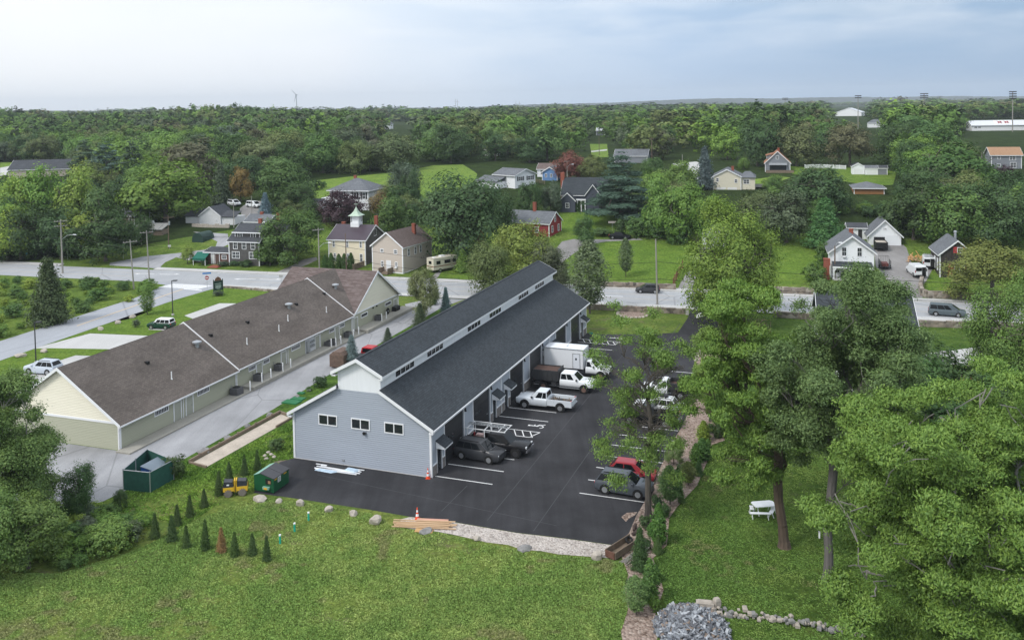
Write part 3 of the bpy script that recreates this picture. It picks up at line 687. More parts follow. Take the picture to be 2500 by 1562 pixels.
# side windows, doors (wall faces +x)
def win_side(parent,y0,y1,z0,z1,x=0,n=3,fm=white,gm=glass2,name='window',t=.1,bars=True):
    f=MB();f.box(x,x+.05,y0,y1,z0,z0+t);f.box(x,x+.05,y0,y1,z1-t,z1);f.box(x,x+.05,y0,y0+t,z0+t,z1-t);f.box(x,x+.05,y1-t,y1,z0+t,z1-t)
    if bars:
        for k in range(1,n): ym=y0+t+(y1-y0-2*t)*k/n;f.box(x,x+.04,ym-.02,ym+.02,z0+t,z1-t)
    o=f.build(name,fm,parent);MB().box(x+.005,x+.02,y0+t,y1-t,z0+t,z1-t).build('pane',gm,o);return o
for a,b in ((4.7,6.75),(11.2,13.2),(29.2,31.25)): win_side(bB,a,b,1.62,2.25,n=8)
for a,b in ((20.3,21.7),(23.15,24.5),(38.4,39.8),(41.3,42.65)): win_side(bB,a,b,1.62,2.25,n=5)
for a,b in ((47.4,49.45),(55.05,57.15)): win_side(bB,a,b,1.62,2.25,n=1)
sagedoor=mat('sage_door',(.36,.37,.31),.5,.03)
for a in (7.45,9.3,21.75,26.85,34.75,39.9,45.2,58.0):
    d=MB().box(0,.04,a+.1,a+1.12,.1,2.1).build('door',sagedoor,bB);f=MB().box(0,.07,a,a+.1,0,2.2).box(0,.07,a+1.12,a+1.22,0,2.2).box(0,.07,a+.1,a+1.12,2.1,2.2).build('frame',white,d)
    MB().box(.04,.1,a+.95,a+1.02,1.0,1.1).build('handle',metal,d)
for y in (7.0,17.2,18.5,26.3,30.6,37.2,43.2,44.5,51,52.2): MB().box(0,.16,y,y+.2,2.3,2.5).build('wall_light',black,bB)
mb=MB();mb.box(0,.04,32.45,34.65,.05,2.25)
e=mb.build('meter_board',mat('pale_grey_board',(.62,.64,.66),.6,.04),bB)
mb=MB();mb.box(.04,.25,32.6,33.3,.6,2.05)
for i in range(2):
    for j in range(3): mb.box(.04,.2,33.45+j*.4,33.7+j*.4,1.0+i*.55,1.35+i*.55);mb.cyl((.2,33.57+j*.4,1.2+i*.55),(.3,33.57+j*.4,1.2+i*.55),.09)
for j in range(4): mb.cyl((.1,32.7+j*.14,.05),(.1,32.7+j*.14,.6),.03,n=5)
mb.build('electric_meters',metal,e)
# roof vents on the right slope: fan hoods, plumbing pipes, small vents
def roofz(x,dz): return EB+(-x)*sB+dz+.13
def on_roof(u,fx,dz,kind):
    x=-WB/2*fx;z=roofz(x,dz)
    if kind=='fan':
        o=MB().cyl((x,u,z-.1),(x,u,z+.45),.24,n=12).cyl((x,u,z+.45),(x,u,z+.6),.52,n=14).cyl((x,u,z+.6),(x,u,z+.72),.52,.2,n=14).build('exhaust_fan',metal,bB)
    elif kind=='pipe': MB().cyl((x,u,z-.1),(x,u,z+.8),.06,n=8).cyl((x,u,z-.1),(x,u,z+.1),.13,.07,n=8).build('vent_pipe',pvc,bB)
    else: MB().box(x-.2,x+.2,u-.18,u+.18,z-.15,z+.22).build('roof_vent',black,bB)
def roofuv(px,py,dz):
    d=ray(px,py);n=np.array([sB,0,1.]);c,s=math.cos(YB),math.sin(YB)
    n=np.array([sB*c,-sB*s,1.]);p0=np.array([OB.x,OB.y,EB+dz+.13]);t=((p0-CP)@n)/(d@n);P=CP+d*t
    q=Vector(P)-OB;x=q.x*c-q.y*s;return (q.x*s+q.y*c,-x/(WB/2))
for px,py,dz,k in ((481,846,0,'fan'),(705,752,.16,'fan'),(819,704,.3,'fan'),(419,925,0,'pipe'),(603,840,.16,'pipe'),(681,808,.16,'pipe'),(703,783,.16,'pipe'),(797,762,.16,'pipe'),(867,734,.3,'pipe'),(359,887,0,'v'),(514,820,.16,'v'),(604,788,.16,'v'),(723,744,.16,'v'),(791,718,.16,'v')):
    u,fx=roofuv(px,py,dz);on_roof(u,fx,dz,k)
# raised walks along the wall
mb=MB();mb.box(0.05,1.75,-.6,18.7,0,.16);tag(mb.build('walkway',walkmat,loc=OB,rz=-YB),kind='structure')
mb=MB();mb.box(0.05,1.85,18.72,36.9,0,.45);tag(mb.build('walkway',walkmat,loc=OB,rz=-YB),kind='structure')
mb=MB();mb.box(0.05,1.8,36.92,45.4,0,.22);tag(mb.build('walkway',walkmat,loc=OB,rz=-YB),kind='structure')
mb=MB();mb.box(0.05,2.2,45.42,61,0,.48);tag(mb.build('walkway',walkmat,loc=OB,rz=-YB),kind='structure')
# ---------------- vegetation ----------------
def unit(v): return v/np.maximum(np.linalg.norm(v,axis=1,keepdims=True),1e-9)
def cards(rng,P,Nn,size,asp=1.,droop=0.,var=.35):
    """one small four-cornered leaf cluster at each point"""
    n=len(P);Nn=unit(Nn);r=unit(rng.normal(size=(n,3)))
    t=unit(np.cross(Nn,r));
    if droop: 
        t=unit(t*(1-droop)+np.array([0,0,-1.])*droop);
    b=unit(np.cross(Nn,t));s=size*(1+var*rng.uniform(-1,1,(n,1)))
    a=s*asp/2;c=s/2
    q=np.stack([P-t*a,P+b*c*.8-t*a*.1,P+t*a,P-b*c*.8+t*a*.15],1)
    return q.reshape(-1,3)
def quadmesh(name,V,extra=None,tint=None,m=None):
    n=len(V)//4;me=bpy.data.meshes.new(name)
    me.vertices.add(len(V));me.vertices.foreach_set('co',V.astype(np.float32).ravel())
    me.loops.add(len(V));me.loops.foreach_set('vertex_index',np.arange(len(V),dtype=np.int32))
    me.polygons.add(n);me.polygons.foreach_set('loop_start',np.arange(0,len(V),4,dtype=np.int32));me.polygons.foreach_set('loop_total',np.full(n,4,dtype=np.int32))
    if tint is not None:
        at=me.attributes.new('tint','FLOAT_COLOR','POINT');at.data.foreach_set('color',tint.astype(np.float32).ravel())
    me.update(calc_edges=True);me.materials.append(m or leaf);return me
def lobes_for(rng,kind,H,R,coarse=False):
    L=[]
    if kind in('round','open','vase'):
        z0={'round':.20,'open':.30,'vase':.34}[kind]*H;zc=(z0+H)/2;rz=(H-z0)/2
        K={'round':40,'open':38,'vase':26}[kind] if not coarse else 20
        for i in range(K):
            u=rng.uniform(-.75,1);a=i*2.399+rng.uniform(-.4,.4);rr=math.sqrt(max(0,1-u*u))
            f=rng.uniform(.55,.86);k=rng.uniform(.17,.29) if kind=='round' else rng.uniform(.12,.23)
            if coarse: k=rng.uniform(.26,.38);f=rng.uniform(.5,.78)
            if kind=='vase': rr*= .55+.45*(u+1)/2*1.1
            L.append((np.array([rr*math.cos(a)*R*f,rr*math.sin(a)*R*f,zc+u*rz*f]),np.array([k*R*1.1,k*R*1.1,k*rz*(1.0 if kind=='round' else .7)])))
        L.append((np.array([0,0,zc+rz*.2]),np.array([.45*R,.45*R,.5*rz])))
    elif kind=='pine':
        for i in range(30):
            t=(i+.5)/30;z=H*(.22+.76*t);rad=R*(1.02-t)**.6*rng.uniform(.35,.8);a=i*2.399
            L.append((np.array([rad*math.cos(a),rad*math.sin(a),z]),np.array([.34*R*(1.25-t),.34*R*(1.25-t),.035*H])))
    elif kind=='shrub':
        for i in range(12):
            a=i*2.399;rad=R*.62*math.sqrt((i+.3)/12);h=H*(.30+.35*(1-(rad/R)**2))
            L.append((np.array([rad*math.cos(a),rad*math.sin(a),h*rng.uniform(.8,1.1)]),np.array([.36*R,.36*R,.32*H])))
    return L
def fit(V,R,z0,H,cx=0.,ds=1.):
    V=V.copy();r=np.hypot(V[:,0]-cx,V[:,1]/ds);k=R/np.percentile(r,97.5);V[:,0]=cx+(V[:,0]-cx)*k;V[:,1]*=k
    lo,hi=np.percentile(V[:,2],[.8,99.6]);V[:,2]=z0+(V[:,2]-lo)*(H-z0)/(hi-lo);return V
Z0={'round':.04,'open':.10,'vase':.2,'pine':.08,'shrub':.0}
def crown(rng,kind,H,W,n,size,asp=1.,droop=0.,clump=18,coarse=False):
    R=W/2
    if kind in('cone','column','spruce','narrow'):
        nb=n
        t=rng.uniform(0,1,nb)**(1.35 if kind in('cone','spruce') else 1.)
        if kind=='narrow': prof=np.sin(np.clip(t*.92+.08,0,1)*PI)**.7
        elif kind=='column': prof=np.clip((1-t)*2.2,0,1)**.75*(.8+.2*np.clip(t*6,0,1))
        else: prof=(1-t)**.85*np.clip(.75+t*3,0,1)
        z0=.04 if kind!='narrow' else .16
        a=rng.uniform(0,2*PI,nb)
        tiers=9 if kind!='column' else 5
        br=.70+.30*np.cos(t*tiers*2*PI+3*np.sin(a*3)+a) if kind in('cone','spruce') else np.ones(nb)
        lob=1+.20*np.sin(a*5+t*23)+.15*np.sin(a*9-t*41)+.14*np.sin(a*3+t*9)
        rr=R*prof*br*lob*np.sqrt(rng.uniform(.25,1.1,nb))
        P=np.stack([rr*np.cos(a),rr*np.sin(a),H*(z0+(1-z0)*t)],1)+rng.normal(size=(nb,3))*R*.085
        Nn=np.stack([np.cos(a)*.7,np.sin(a)*.7,np.full(nb,.6)],1)+rng.normal(size=(nb,3))*.45
        return cards(rng,P,Nn,size,asp,droop),None
    L=lobes_for(rng,kind,H,R,coarse)
    vol=np.array([l[1][0]**2 for l in L]);vol/=vol.sum()
    nc=max(8,n//clump);ci=rng.choice(len(L),nc,p=vol)
    C=np.array([L[i][0] for i in ci]);RR=np.array([L[i][1] for i in ci])
    d=unit(rng.normal(size=(nc,3))+np.array([0,0,.35]))
    rad=rng.uniform(.72,1.04,(nc,1))
    cc=C+d*RR*rad
    cen=np.array([0,0,H*.55])
    out=unit(cc-cen)*.5+d
    P=np.repeat(cc,clump,0);O=np.repeat(out,clump,0)
    sg=(.08 if coarse else .07)*R*rng.uniform(.7,1.3,(len(P),1))
    fl=np.array([1,1,.6 if kind!='pine' else .25])
    J=rng.normal(size=P.shape);P=P+J*sg*fl
    P[:,2]=np.maximum(P[:,2],.02*H)
    Nn=(O*1.5+J*.3+np.array([0,0,.30])+rng.normal(size=P.shape)*.28) if coarse else (O*.9+J*.35+np.array([0,0,.5])+rng.normal(size=P.shape)*.38)
    return cards(rng,fit(P,R,Z0[kind]*H,H),Nn,size,asp,droop),cc
def skeleton(rng,H,W,tips,trunk_r,base=.0,wig=.05,lean=(0,0),maxr=None,upto=.62,n=6):
    """trunk and limbs that reach the given tips"""
    mb=MB();nodes=[];par=[];cnt=[]
    K=7
    for i in range(K+1):
        z=H*upto*i/K;nodes.append(np.array([lean[0]*i/K+rng.normal()*wig*H*.12*(i>1),lean[1]*i/K+rng.normal()*wig*H*.12*(i>1),z]));par.append(i-1)
    tips=sorted(tips,key=lambda p:np.linalg.norm(p-nodes[K]))
    for tp in tips:
        A_=np.array(nodes);d=tp-A_
        cost=np.linalg.norm(d,axis=1)+np.where(A_[:,2]>tp[2]-.04*H,H*.25,0)+np.where(A_[:,2]<H*.22,H,0)
        j=int(np.argmin(cost));s=nodes[j];m=(s+tp)/2+rng.normal(size=3)*wig*np.linalg.norm(tp-s)*1.5+np.array([0,0,.08*np.linalg.norm(tp-s)])
        nodes.append(m);par.append(j);nodes.append(tp);par.append(len(nodes)-2)
    c=np.ones(len(nodes))*.6
    ch=np.zeros(len(nodes))
    for i in range(len(nodes)-1,0,-1): c[par[i]]+=c[i]
    r=trunk_r*np.sqrt(c/c[0]);r=np.maximum(r,.016*W/8)
    for i in range(1,len(nodes)):
        a,b=nodes[par[i]],nodes[i]
        ra=min(r[par[i]],r[i]*1.5) if par[i]>0 else r[par[i]]*1.0
        if i==1: ra=trunk_r*1.18
        mb.cyl(a,b,ra,r[i],n if r[i]>.06 else 4,caps=False)
    if trunk_r>.0: mb.lathe([(trunk_r*1.6,-.05),(trunk_r*1.35,.15),(trunk_r*1.18,.5)],9)
    return mb
TM={}
SPEC={ # kind:(shape,H,W)
 'round':('round',12,11),'open':('open',12,11),'vase':('vase',12,10),'pine':('pine',14,9),'cone':('cone',9,6),'spruce':('spruce',10,5.5),'column':('column',5,1.4),'narrow':('narrow',9,3.2),'shrub':('shrub',2.4,3.2)}
LOD={'far':(3600,.50,5),'mid':(8000,.38,4),'near':(15000,.27,2),'big':(42000,.17,1)}
def tmesh(kind,lod,var):
    k=(kind,lod,var)
    if k in TM: return TM[k]
    rng=np.random.default_rng(hash((kind,lod))%1000*0+abs(sum(map(ord,kind+lod)))*10+var)
    shape,H,W=SPEC[kind];n,size,_=LOD[lod]
    if kind in('cone','spruce'): n=int(n*1.0);size*=.75;asp=1.9;dr=.35
    elif kind in('column','narrow'): n=int(n*.45);size*=.42 if kind=='column' else .6;asp=1.6;dr=0
    elif kind=='shrub': n=int(n*.40);size*=.42;asp=1.2;dr=0
    elif kind=='pine': asp=1.7;dr=.1;n=int(n*1.2);size*=.8
    else: asp=1.25;dr=.15 if kind=='open' else .05
    V,cc=crown(rng,shape,H,W,n,size,asp,dr,coarse=(kind in('round','open') and (lod in('far','mid') or (kind=='round' and lod=='near'))))
    me=quadmesh('crown_mesh',V)
    tr={'shrub':.05,'column':.06,'narrow':.10}.get(kind,.26)
    if cc is None or lod=='far':
        mb=MB();mb.cyl((0,0,-.1),(0,0,H*.8),tr,tr*.25,7)
        if cc is not None:
            for i in range(6):
                a=i*1.05;q=(math.cos(a)*W*.28,math.sin(a)*W*.28,H*rng.uniform(.5,.75));mb.cyl((0,0,H*rng.uniform(.22,.4)),q,tr*.45,tr*.15,5)
        ob=mb
    else:
        idx=rng.choice(len(cc),min(len(cc),70 if lod in('near','big') else 28),replace=False)
        ob=skeleton(rng,H,W,[cc[i] for i in idx],tr)
    o=ob.build('trunk',bark);tm=o.data;bpy.data.objects.remove(o)
    TM[k]=(me,tm,H,W);return TM[k]
_tc=[0]
def tree(name,kind,lod,P,h,w,col,label,cat='tree',group=None,rot=None,var=None,barkm=None):
    _tc[0]+=1;i=_tc[0]
    me,tm,H,W=tmesh(kind,lod,(i%LOD[lod][2]) if var is None else var)
    rz=(i*2.399)%(2*PI) if rot is None else rot
    t=thing(name,label,cat,P,rz,group,scale=(w/W,w/W,h/H))
    c=bpy.data.objects.new('crown',me);COL.objects.link(c);c.parent=t
    rr=random.Random(i*7+1);v=rr.uniform(.88,1.12);c.color=(col[0]*v*rr.uniform(.93,1.07),col[1]*v,col[2]*v*rr.uniform(.85,1.15),1)
    k=bpy.data.objects.new('trunk',tm);COL.objects.link(k);k.parent=t
    return t
def ptree(name,kind,lod,cx,by,ty,wpx,col,label,cat='tree',group=None,**k):
    P=G(cx,by);s=ppm(P);return tree(name,kind,lod,P,(by-ty)/s,wpx/s,col,label,cat,group,**k)
DG=(.040,.070,.022);MG=(.062,.108,.028);LG=(.095,.155,.030);YG=(.145,.195,.032);OL=(.085,.105,.038);BG=(.055,.085,.055);BR=(.082,.082,.042);PU=(.042,.022,.026);CO=(.135,.052,.035);BS=(.105,.150,.150);AU=(.14,.10,.035);GG=(.065,.085,.048)
LAB={'DG':'dark green','MG':'mid green','LG':'fresh green','OL':'olive green','BR':'brownish','GG':'grey green','YG':'yellow green'}
COLS={'DG':DG,'MG':MG,'LG':LG,'OL':OL,'BR':BR,'GG':GG,'YG':YG}
# notable trees: (name,kind,lod,cx,base,top,width,colour,label)
TR=[
('broadleaf_tree','round','mid',405,545,383,225,LG,'broad fresh green tree rising behind the parked white barns and the side street'),
('broadleaf_tree','open','mid',35,590,425,120,YG,'yellow green tree at the left edge behind the main road'),
('broadleaf_tree','open','mid',112,585,405,130,LG,'tall light green tree in front of the long grey roof at left'),
('broadleaf_tree','open','mid',196,585,412,120,YG,'light green tree right of the long grey roof at left'),
('broadleaf_tree','round','mid',256,600,448,110,MG,'mid green tree left of the small dark roofed cottage'),
('broadleaf_tree','round','mid',50,634,500,130,DG,'dark green tree behind the sidewalk at the far left'),
('broadleaf_tree','round','mid',150,632,520,130,DG,'dark green tree behind the tall utility pole with lamp'),
('broadleaf_tree','open','mid',258,638,505,150,DG,'dark spreading tree with thick leaning trunk at the street corner'),
('broadleaf_tree','round','mid',345,600,520,70,DG,'small dark tree beside the grey sheds at the far street'),
('pine_tree','pine','mid',208,468,345,110,BG,'blue green pine at the left of the pine group'),
('pine_tree','pine','mid',262,470,352,110,BG,'dark pine in the middle of the pine group'),
('pine_tree','pine','mid',325,474,350,95,BG,'dark pine at the right of the pine group'),
('broadleaf_tree','round','mid',470,462,340,190,BR,'wide brownish green tree behind the fresh green tree'),
('conifer_tree','cone','mid',540,497,402,58,GG,'dark dense conifer left of the white minivan lot'),
('broadleaf_tree','open','mid',588,492,408,60,AU,'thin tree turning orange beside the dark conifer'),
('broadleaf_tree','round','mid',700,502,400,142,MG,'round green tree at the left end of the bright meadow'),
('blue_spruce','spruce','mid',648,524,472,36,BS,'small blue spruce beside the white minivan'),
('purple_maple','round','mid',838,548,464,128,PU,'dark purple maple in front of the hip roofed white house'),
('broadleaf_tree','round','mid',928,524,465,60,AU,'small orange brown tree beside the hip roofed house'),
('willow_tree','round','mid',985,492,397,92,GG,'grey green round tree standing in the bright meadow'),
('conifer_tree','round','mid',1005,500,412,58,DG,'dark tree growing against the grey green meadow tree'),
('maple_tree','round','near',1130,640,425,236,DG,'huge dark green maple behind the camper'),
('broadleaf_tree','round','mid',958,600,472,115,MG,'green tree between the orange tree and the huge maple'),
('broadleaf_tree','round','mid',1225,585,470,90,DG,'dark tree left of the red house'),
('broadleaf_tree','open','near',718,642,508,165,MG,'spreading green tree beside the dark shingled house'),
('broadleaf_tree','open','mid',660,648,588,80,MG,'low green tree in front of the dark shingled gable'),
('copper_tree','round','mid',1393,440,368,92,CO,'copper red tree beside the bright blue house'),
('conifer_tree','round','mid',1290,530,445,70,DG,'dark evergreen left of the slate blue cottage'),
('conifer_tree','round','mid',1345,520,442,62,GG,'grey green evergreen touching the slate blue cottage'),
('broadleaf_tree','round','mid',1447,442,378,80,OL,'olive tree behind the slate blue cottage'),
('white_pine','pine','near',1515,540,380,180,(.05,.082,.048),'large blue green white pine on the lawn edge'),
('broadleaf_tree','open','mid',1612,582,428,100,LG,'tall light green tree right of the white pine'),
('broadleaf_tree','open','mid',1675,592,452,120,LG,'feathery light green tree behind the mown lawn'),
('broadleaf_tree','round','mid',1655,585,500,80,MG,'low green tree at the top corner of the mown lawn'),
('broadleaf_tree','round','mid',1745,560,475,90,LG,'light green tree below the raised cream house'),
('broadleaf_tree','round','mid',1590,430,385,60,MG,'small round green tree by the far road bend'),
('blue_spruce','spruce','mid',1721,462,361,56,(.07,.10,.095),'tall dark blue spruce beside the raised cream house'),
('broadleaf_tree','round','mid',1816,414,383,32,LG,'small round bright green tree left of the orange roofed cape'),
('broadleaf_tree','round','mid',1920,592,455,140,GG,'grey green tree at the end of the narrow lawn'),
('broadleaf_tree','round','mid',1850,560,465,100,OL,'olive tree left of the grey green tree above the narrow lawn'),
('spruce_tree','spruce','near',2015,605,487,112,(.055,.115,.035),'bright green spruce left of the white two storey house'),
('broadleaf_tree','round','mid',1995,520,405,160,DG,'dark green tree in front of the small white sheds'),
('broadleaf_tree','round','near',2425,600,438,190,DG,'large very dark green tree at the right edge above the barn'),
('broadleaf_tree','open','mid',2330,490,345,210,MG,'wide green tree right of the bungalow'),
('broadleaf_tree','round','mid',2230,585,440,150,DG,'dark tree behind the white garage'),
('broadleaf_tree','round','mid',2335,600,455,180,MG,'broad green tree behind the barn'),
('purple_maple','round','mid',2450,448,402,56,PU,'small purple maple in front of the house with orange roof at right'),
('broadleaf_tree','round','mid',2195,408,290,120,DG,'tall dark tree below the tallest pair of field lights'),
('broadleaf_tree','round','mid',2290,415,300,140,MG,'rounded green tree right of the tall dark tree'),
('broadleaf_tree','open','mid',2075,405,302,125,BR,'tree with pale forked trunk behind the white sheds'),
('broadleaf_tree','round','mid',1850,405,285,120,DG,'dark tree behind the orange roofed cape'),
('broadleaf_tree','round','mid',1945,405,305,120,OL,'olive tree right of the orange roofed cape'),
('broadleaf_tree','open','near',2420,738,590,215,(.12,.145,.034),'olive yellow tree covering the right side of the dark barn'),
('broadleaf_tree','open','big',2490,960,668,240,LG,'bright green tree at the right edge beyond the white driveway'),
('broadleaf_tree','open','near',1272,705,542,165,(.13,.165,.035),'yellow green tree behind the long building in front of the red house'),
('broadleaf_tree','round','near',1195,720,592,120,OL,'dark olive tree rising over the ridge of the long building'),
('broadleaf_tree','round','near',1345,712,590,110,(.07,.08,.035),'brownish green tree behind the far end of the clerestory'),
('broadleaf_tree','narrow','near',1440,766,588,86,(.085,.105,.045),'tall thin sparse tree standing beside the road wall'),
('broadleaf_tree','open','mid',1427,600,525,56,MG,'small leaning tree at the driveway bend on the lawn'),
('young_tree','narrow','mid',1528,676,583,34,(.075,.105,.04),'slim young tree alone in the middle of the mown lawn'),
('young_tree','narrow','mid',1172,632,560,26,AU,'thin young tree with brown leaves beside the camper lawn'),
('young_tree','spruce','mid',1130,664,610,44,LG,'small light green fir on the camper lawn'),
('young_tree','open','near',1033,776,655,84,(.12,.135,.055),'sparse small tree with bent trunks at the alley end'),
('blue_spruce','spruce','near',1089,764,703,32,BS,'small blue spruce by the clerestory ridge near the road'),
('blue_spruce','spruce','near',859,893,820,48,BS,'blue spruce standing beside the red pickup'),
('young_tree','spruce','near',947,838,801,30,GG,'small dark fir poking up behind the clerestory roof'),
('young_tree','spruce','near',1026,804,742,44,GG,'grey green fir behind the clerestory roof near the sparse tree'),
('red_cedar','cone','near',121,790,636,112,(.045,.066,.026),'large dark red cedar beside the side street'),
('hornbeam_tree','narrow','near',360,768,702,34,(.075,.125,.028),'oval green street tree on the mown verge'),
('young_tree','open','mid',458,644,600,36,(.14,.18,.03),'small yellow green tree at the street corner island'),
('broadleaf_tree','round','near',195,1272,1125,92,(.040,.075,.024),'dark dense bush tree at the lower left beside the pale asphalt'),
('young_tree','open','near',296,1245,1194,36,DG,'tiny dark tree left of the green fenced enclosure'),
('broadleaf_tree','open','big',1790,790,492,262,(.125,.18,.030),'big bright green tree over the entrance drive'),
]
for t in TR: ptree(*t)
for i,(x,t) in enumerate(((794,622),(809,618),(827.5,620),(841,619),(857.5,617))):
    ptree('arborvitae','column','mid',x,658,t,16,(.045,.085,.020),'narrow dark arborvitae in the row of five before the cream house, '+['first from the left','second from the left','the middle one','second from the right','last on the right'][i],'shrub','arborvitae row before the cream house')
YT=[(628.6,1148,1099,22,'behind the green dumpster'),(597,1160,1111,24,'left of the green dumpster'),(560,1181,1129,26,'behind the yellow roller'),(535,1208,1152,26,'left of the yellow roller'),(499,1238,1194,24,'lowest beside the ivy bank'),(464,1262,1209,26,'between ivy bank and mown lawn'),(433,1282,1232,26,'third from the left in the upper staggered row'),(379,1313,1254,30,'farthest left of all the young cedars'),(420,1320,1259,32,'second from the left beside the weeds'),(455,1336,1283,26,'small one between two taller cedars'),(502,1341,1270,28,'tall one left of the brown dead one'),(573.5,1357,1300,30,'right of the brown dead one'),(616.7,1355,1303,28,'second from the right in the lower row'),(652,1368,1308,26,'rightmost in the lower row')]
for x,b,t,wd,l in YT: ptree('young_cedar','cone','mid',x,b,t,wd*.98,(.048,.078,.020),'young green cedar on the lawn bank, '+l,'shrub','young cedars on the lawn bank')
ptree('dead_cedar','cone','mid',541,1347,1288,28,(.21,.13,.055),'dead rusty brown young cedar in the lower row','shrub')
MS=[('column',1718,1077,1026,28,(.12,.17,.03),'yellow green shrub at the top of the mulch bed'),('shrub',1757,1068,1030,30,DG,'dark shrub right of the mulch bed top'),('column',1715,1122,1070,32,(.05,.10,.025),'green shrub beside a taller one in the mulch bed'),('column',1699,1139,1082,26,(.05,.10,.02),'upright green shrub in the upper mulch bed'),('narrow',1680,1184,1126,38,(.10,.115,.03),'olive brown oval shrub in the mulch bed'),('open',1645,1134,1076,52,(.10,.15,.045),'feathery light shrub leaning over the mulch bed'),('narrow',1636,1232,1136,54,(.06,.105,.035),'tall leafy shrub behind the red car'),('column',1656,1208,1140,20,(.045,.09,.02),'slim green shrub at the right edge of the bed'),('shrub',1605,1246,1208,32,DG,'low dark shrub beside the locust trunk'),('column',1609,1328,1228,34,(.055,.11,.02),'tall green arborvitae in the lower mulch bed'),('shrub',1575,1288,1258,34,DG,'round dark shrub at the foot of the locust trunk'),('cone',1563,1390,1290,54,(.05,.085,.022),'large full cedar beside the wooden trailer'),('column',1588,1470,1362,36,(.06,.11,.02),'tall arborvitae right of the pale shrub'),('narrow',1553,1500,1404,54,(.10,.15,.05),'pale green bushy young tree at the bottom of the bed'),('shrub',1600,1490,1456,30,LG,'small leafy plant beside the slate pile'),]
for q,(x,b,h) in enumerate(((1738,1062,30),(1728,1104,34),(1706,1160,36),(1668,1170,40),(1622,1196,34),(1664,1226,30),(1622,1262,36),(1590,1308,34),(1606,1350,40),(1578,1342,30),(1600,1420,44),(1572,1452,40),(1540,1440,30),(1598,1476,34),(1702,1120,28),(1742,1030,28))):
    MS.append((('shrub','column','cone')[q%3],x,b,b-h,h*(.95,.5,.75)[q%3],(DG,(.06,.11,.024),MG)[q%3],'%s filling the mulch bed, number %s from its upper end'%(('dark rounded bush','slim green evergreen','loose green cedar')[q%3],['five','six','eight','nine','eleven','twelve','fourteen','fifteen','sixteen','seventeen','eighteen','nineteen','twenty','last','seven','four'][q])))
for kd,x,b,t,wd,c,l in MS: ptree('bed_shrub',kd,'near' if kd in('narrow','open','cone') else 'mid',x,b,t,wd,c,l,'shrub','shrubs in the mulch bed')
for x,b,t,wd,c,l in ((426,1165,1112,58,(.045,.07,.022),'round dark bush behind the green enclosure'),(783,945,918,36,(.035,.06,.02),'low dark juniper beside the alley'),(755,954,943,18,MG,'tiny green plant beside the juniper'),(499,647,633,20,DG,'clipped round bush under the green awning'),(1516,575,535,34,DG,'dark bush behind the black sedan'),(675,1100,1070,40,(.06,.10,.03),'weedy bush at the corner of the blue grey building'),(600,650,634,40,DG,'low dark foundation bush of the shingled house'),(575,648,636,30,DG,'small foundation bush left of the shingled house front'),(545,650,638,30,GG,'bush beside the brick steps'),(1392,514,488,24,(.045,.085,.022),'left clipped hedge bush before the slate blue cottage'),(1408,516,486,26,(.045,.085,.022),'middle clipped hedge bush before the slate blue cottage'),(1424,516,487,24,(.045,.085,.022),'right clipped hedge bush before the slate blue cottage'),(1060,744,728,26,DG,'dark bush beside the road at the alley end'),(2062,680,662,20,DG,'clipped bush left of the porch steps'),(2088,682,660,24,DG,'clipped bush right of the porch steps'),(1470,574,556,60,(.06,.09,.03),'long low bush along the lawn edge'),(332,799,780,20,GG,'low ragged bush on the verge near the green car'),(533,722,709,28,GG,'low planting at the foot of the green sign'),(1990,690,640,60,(.075,.12,.03),'leafy shrub beside the brick chimney'),(2010,650,590,40,MG,'green shrub left of the white house')):
    ptree('bush','shrub','mid',x,b,t,wd,c,l,'shrub')
for x,b,t,wd,l in ((1560,578,530,70,'left'),(1610,582,540,70,'middle'),(1655,596,530,60,'right')): ptree('bush','shrub','mid',x,b,t,wd,MG,'tall green undergrowth behind the mown lawn, %s clump'%l,'shrub')
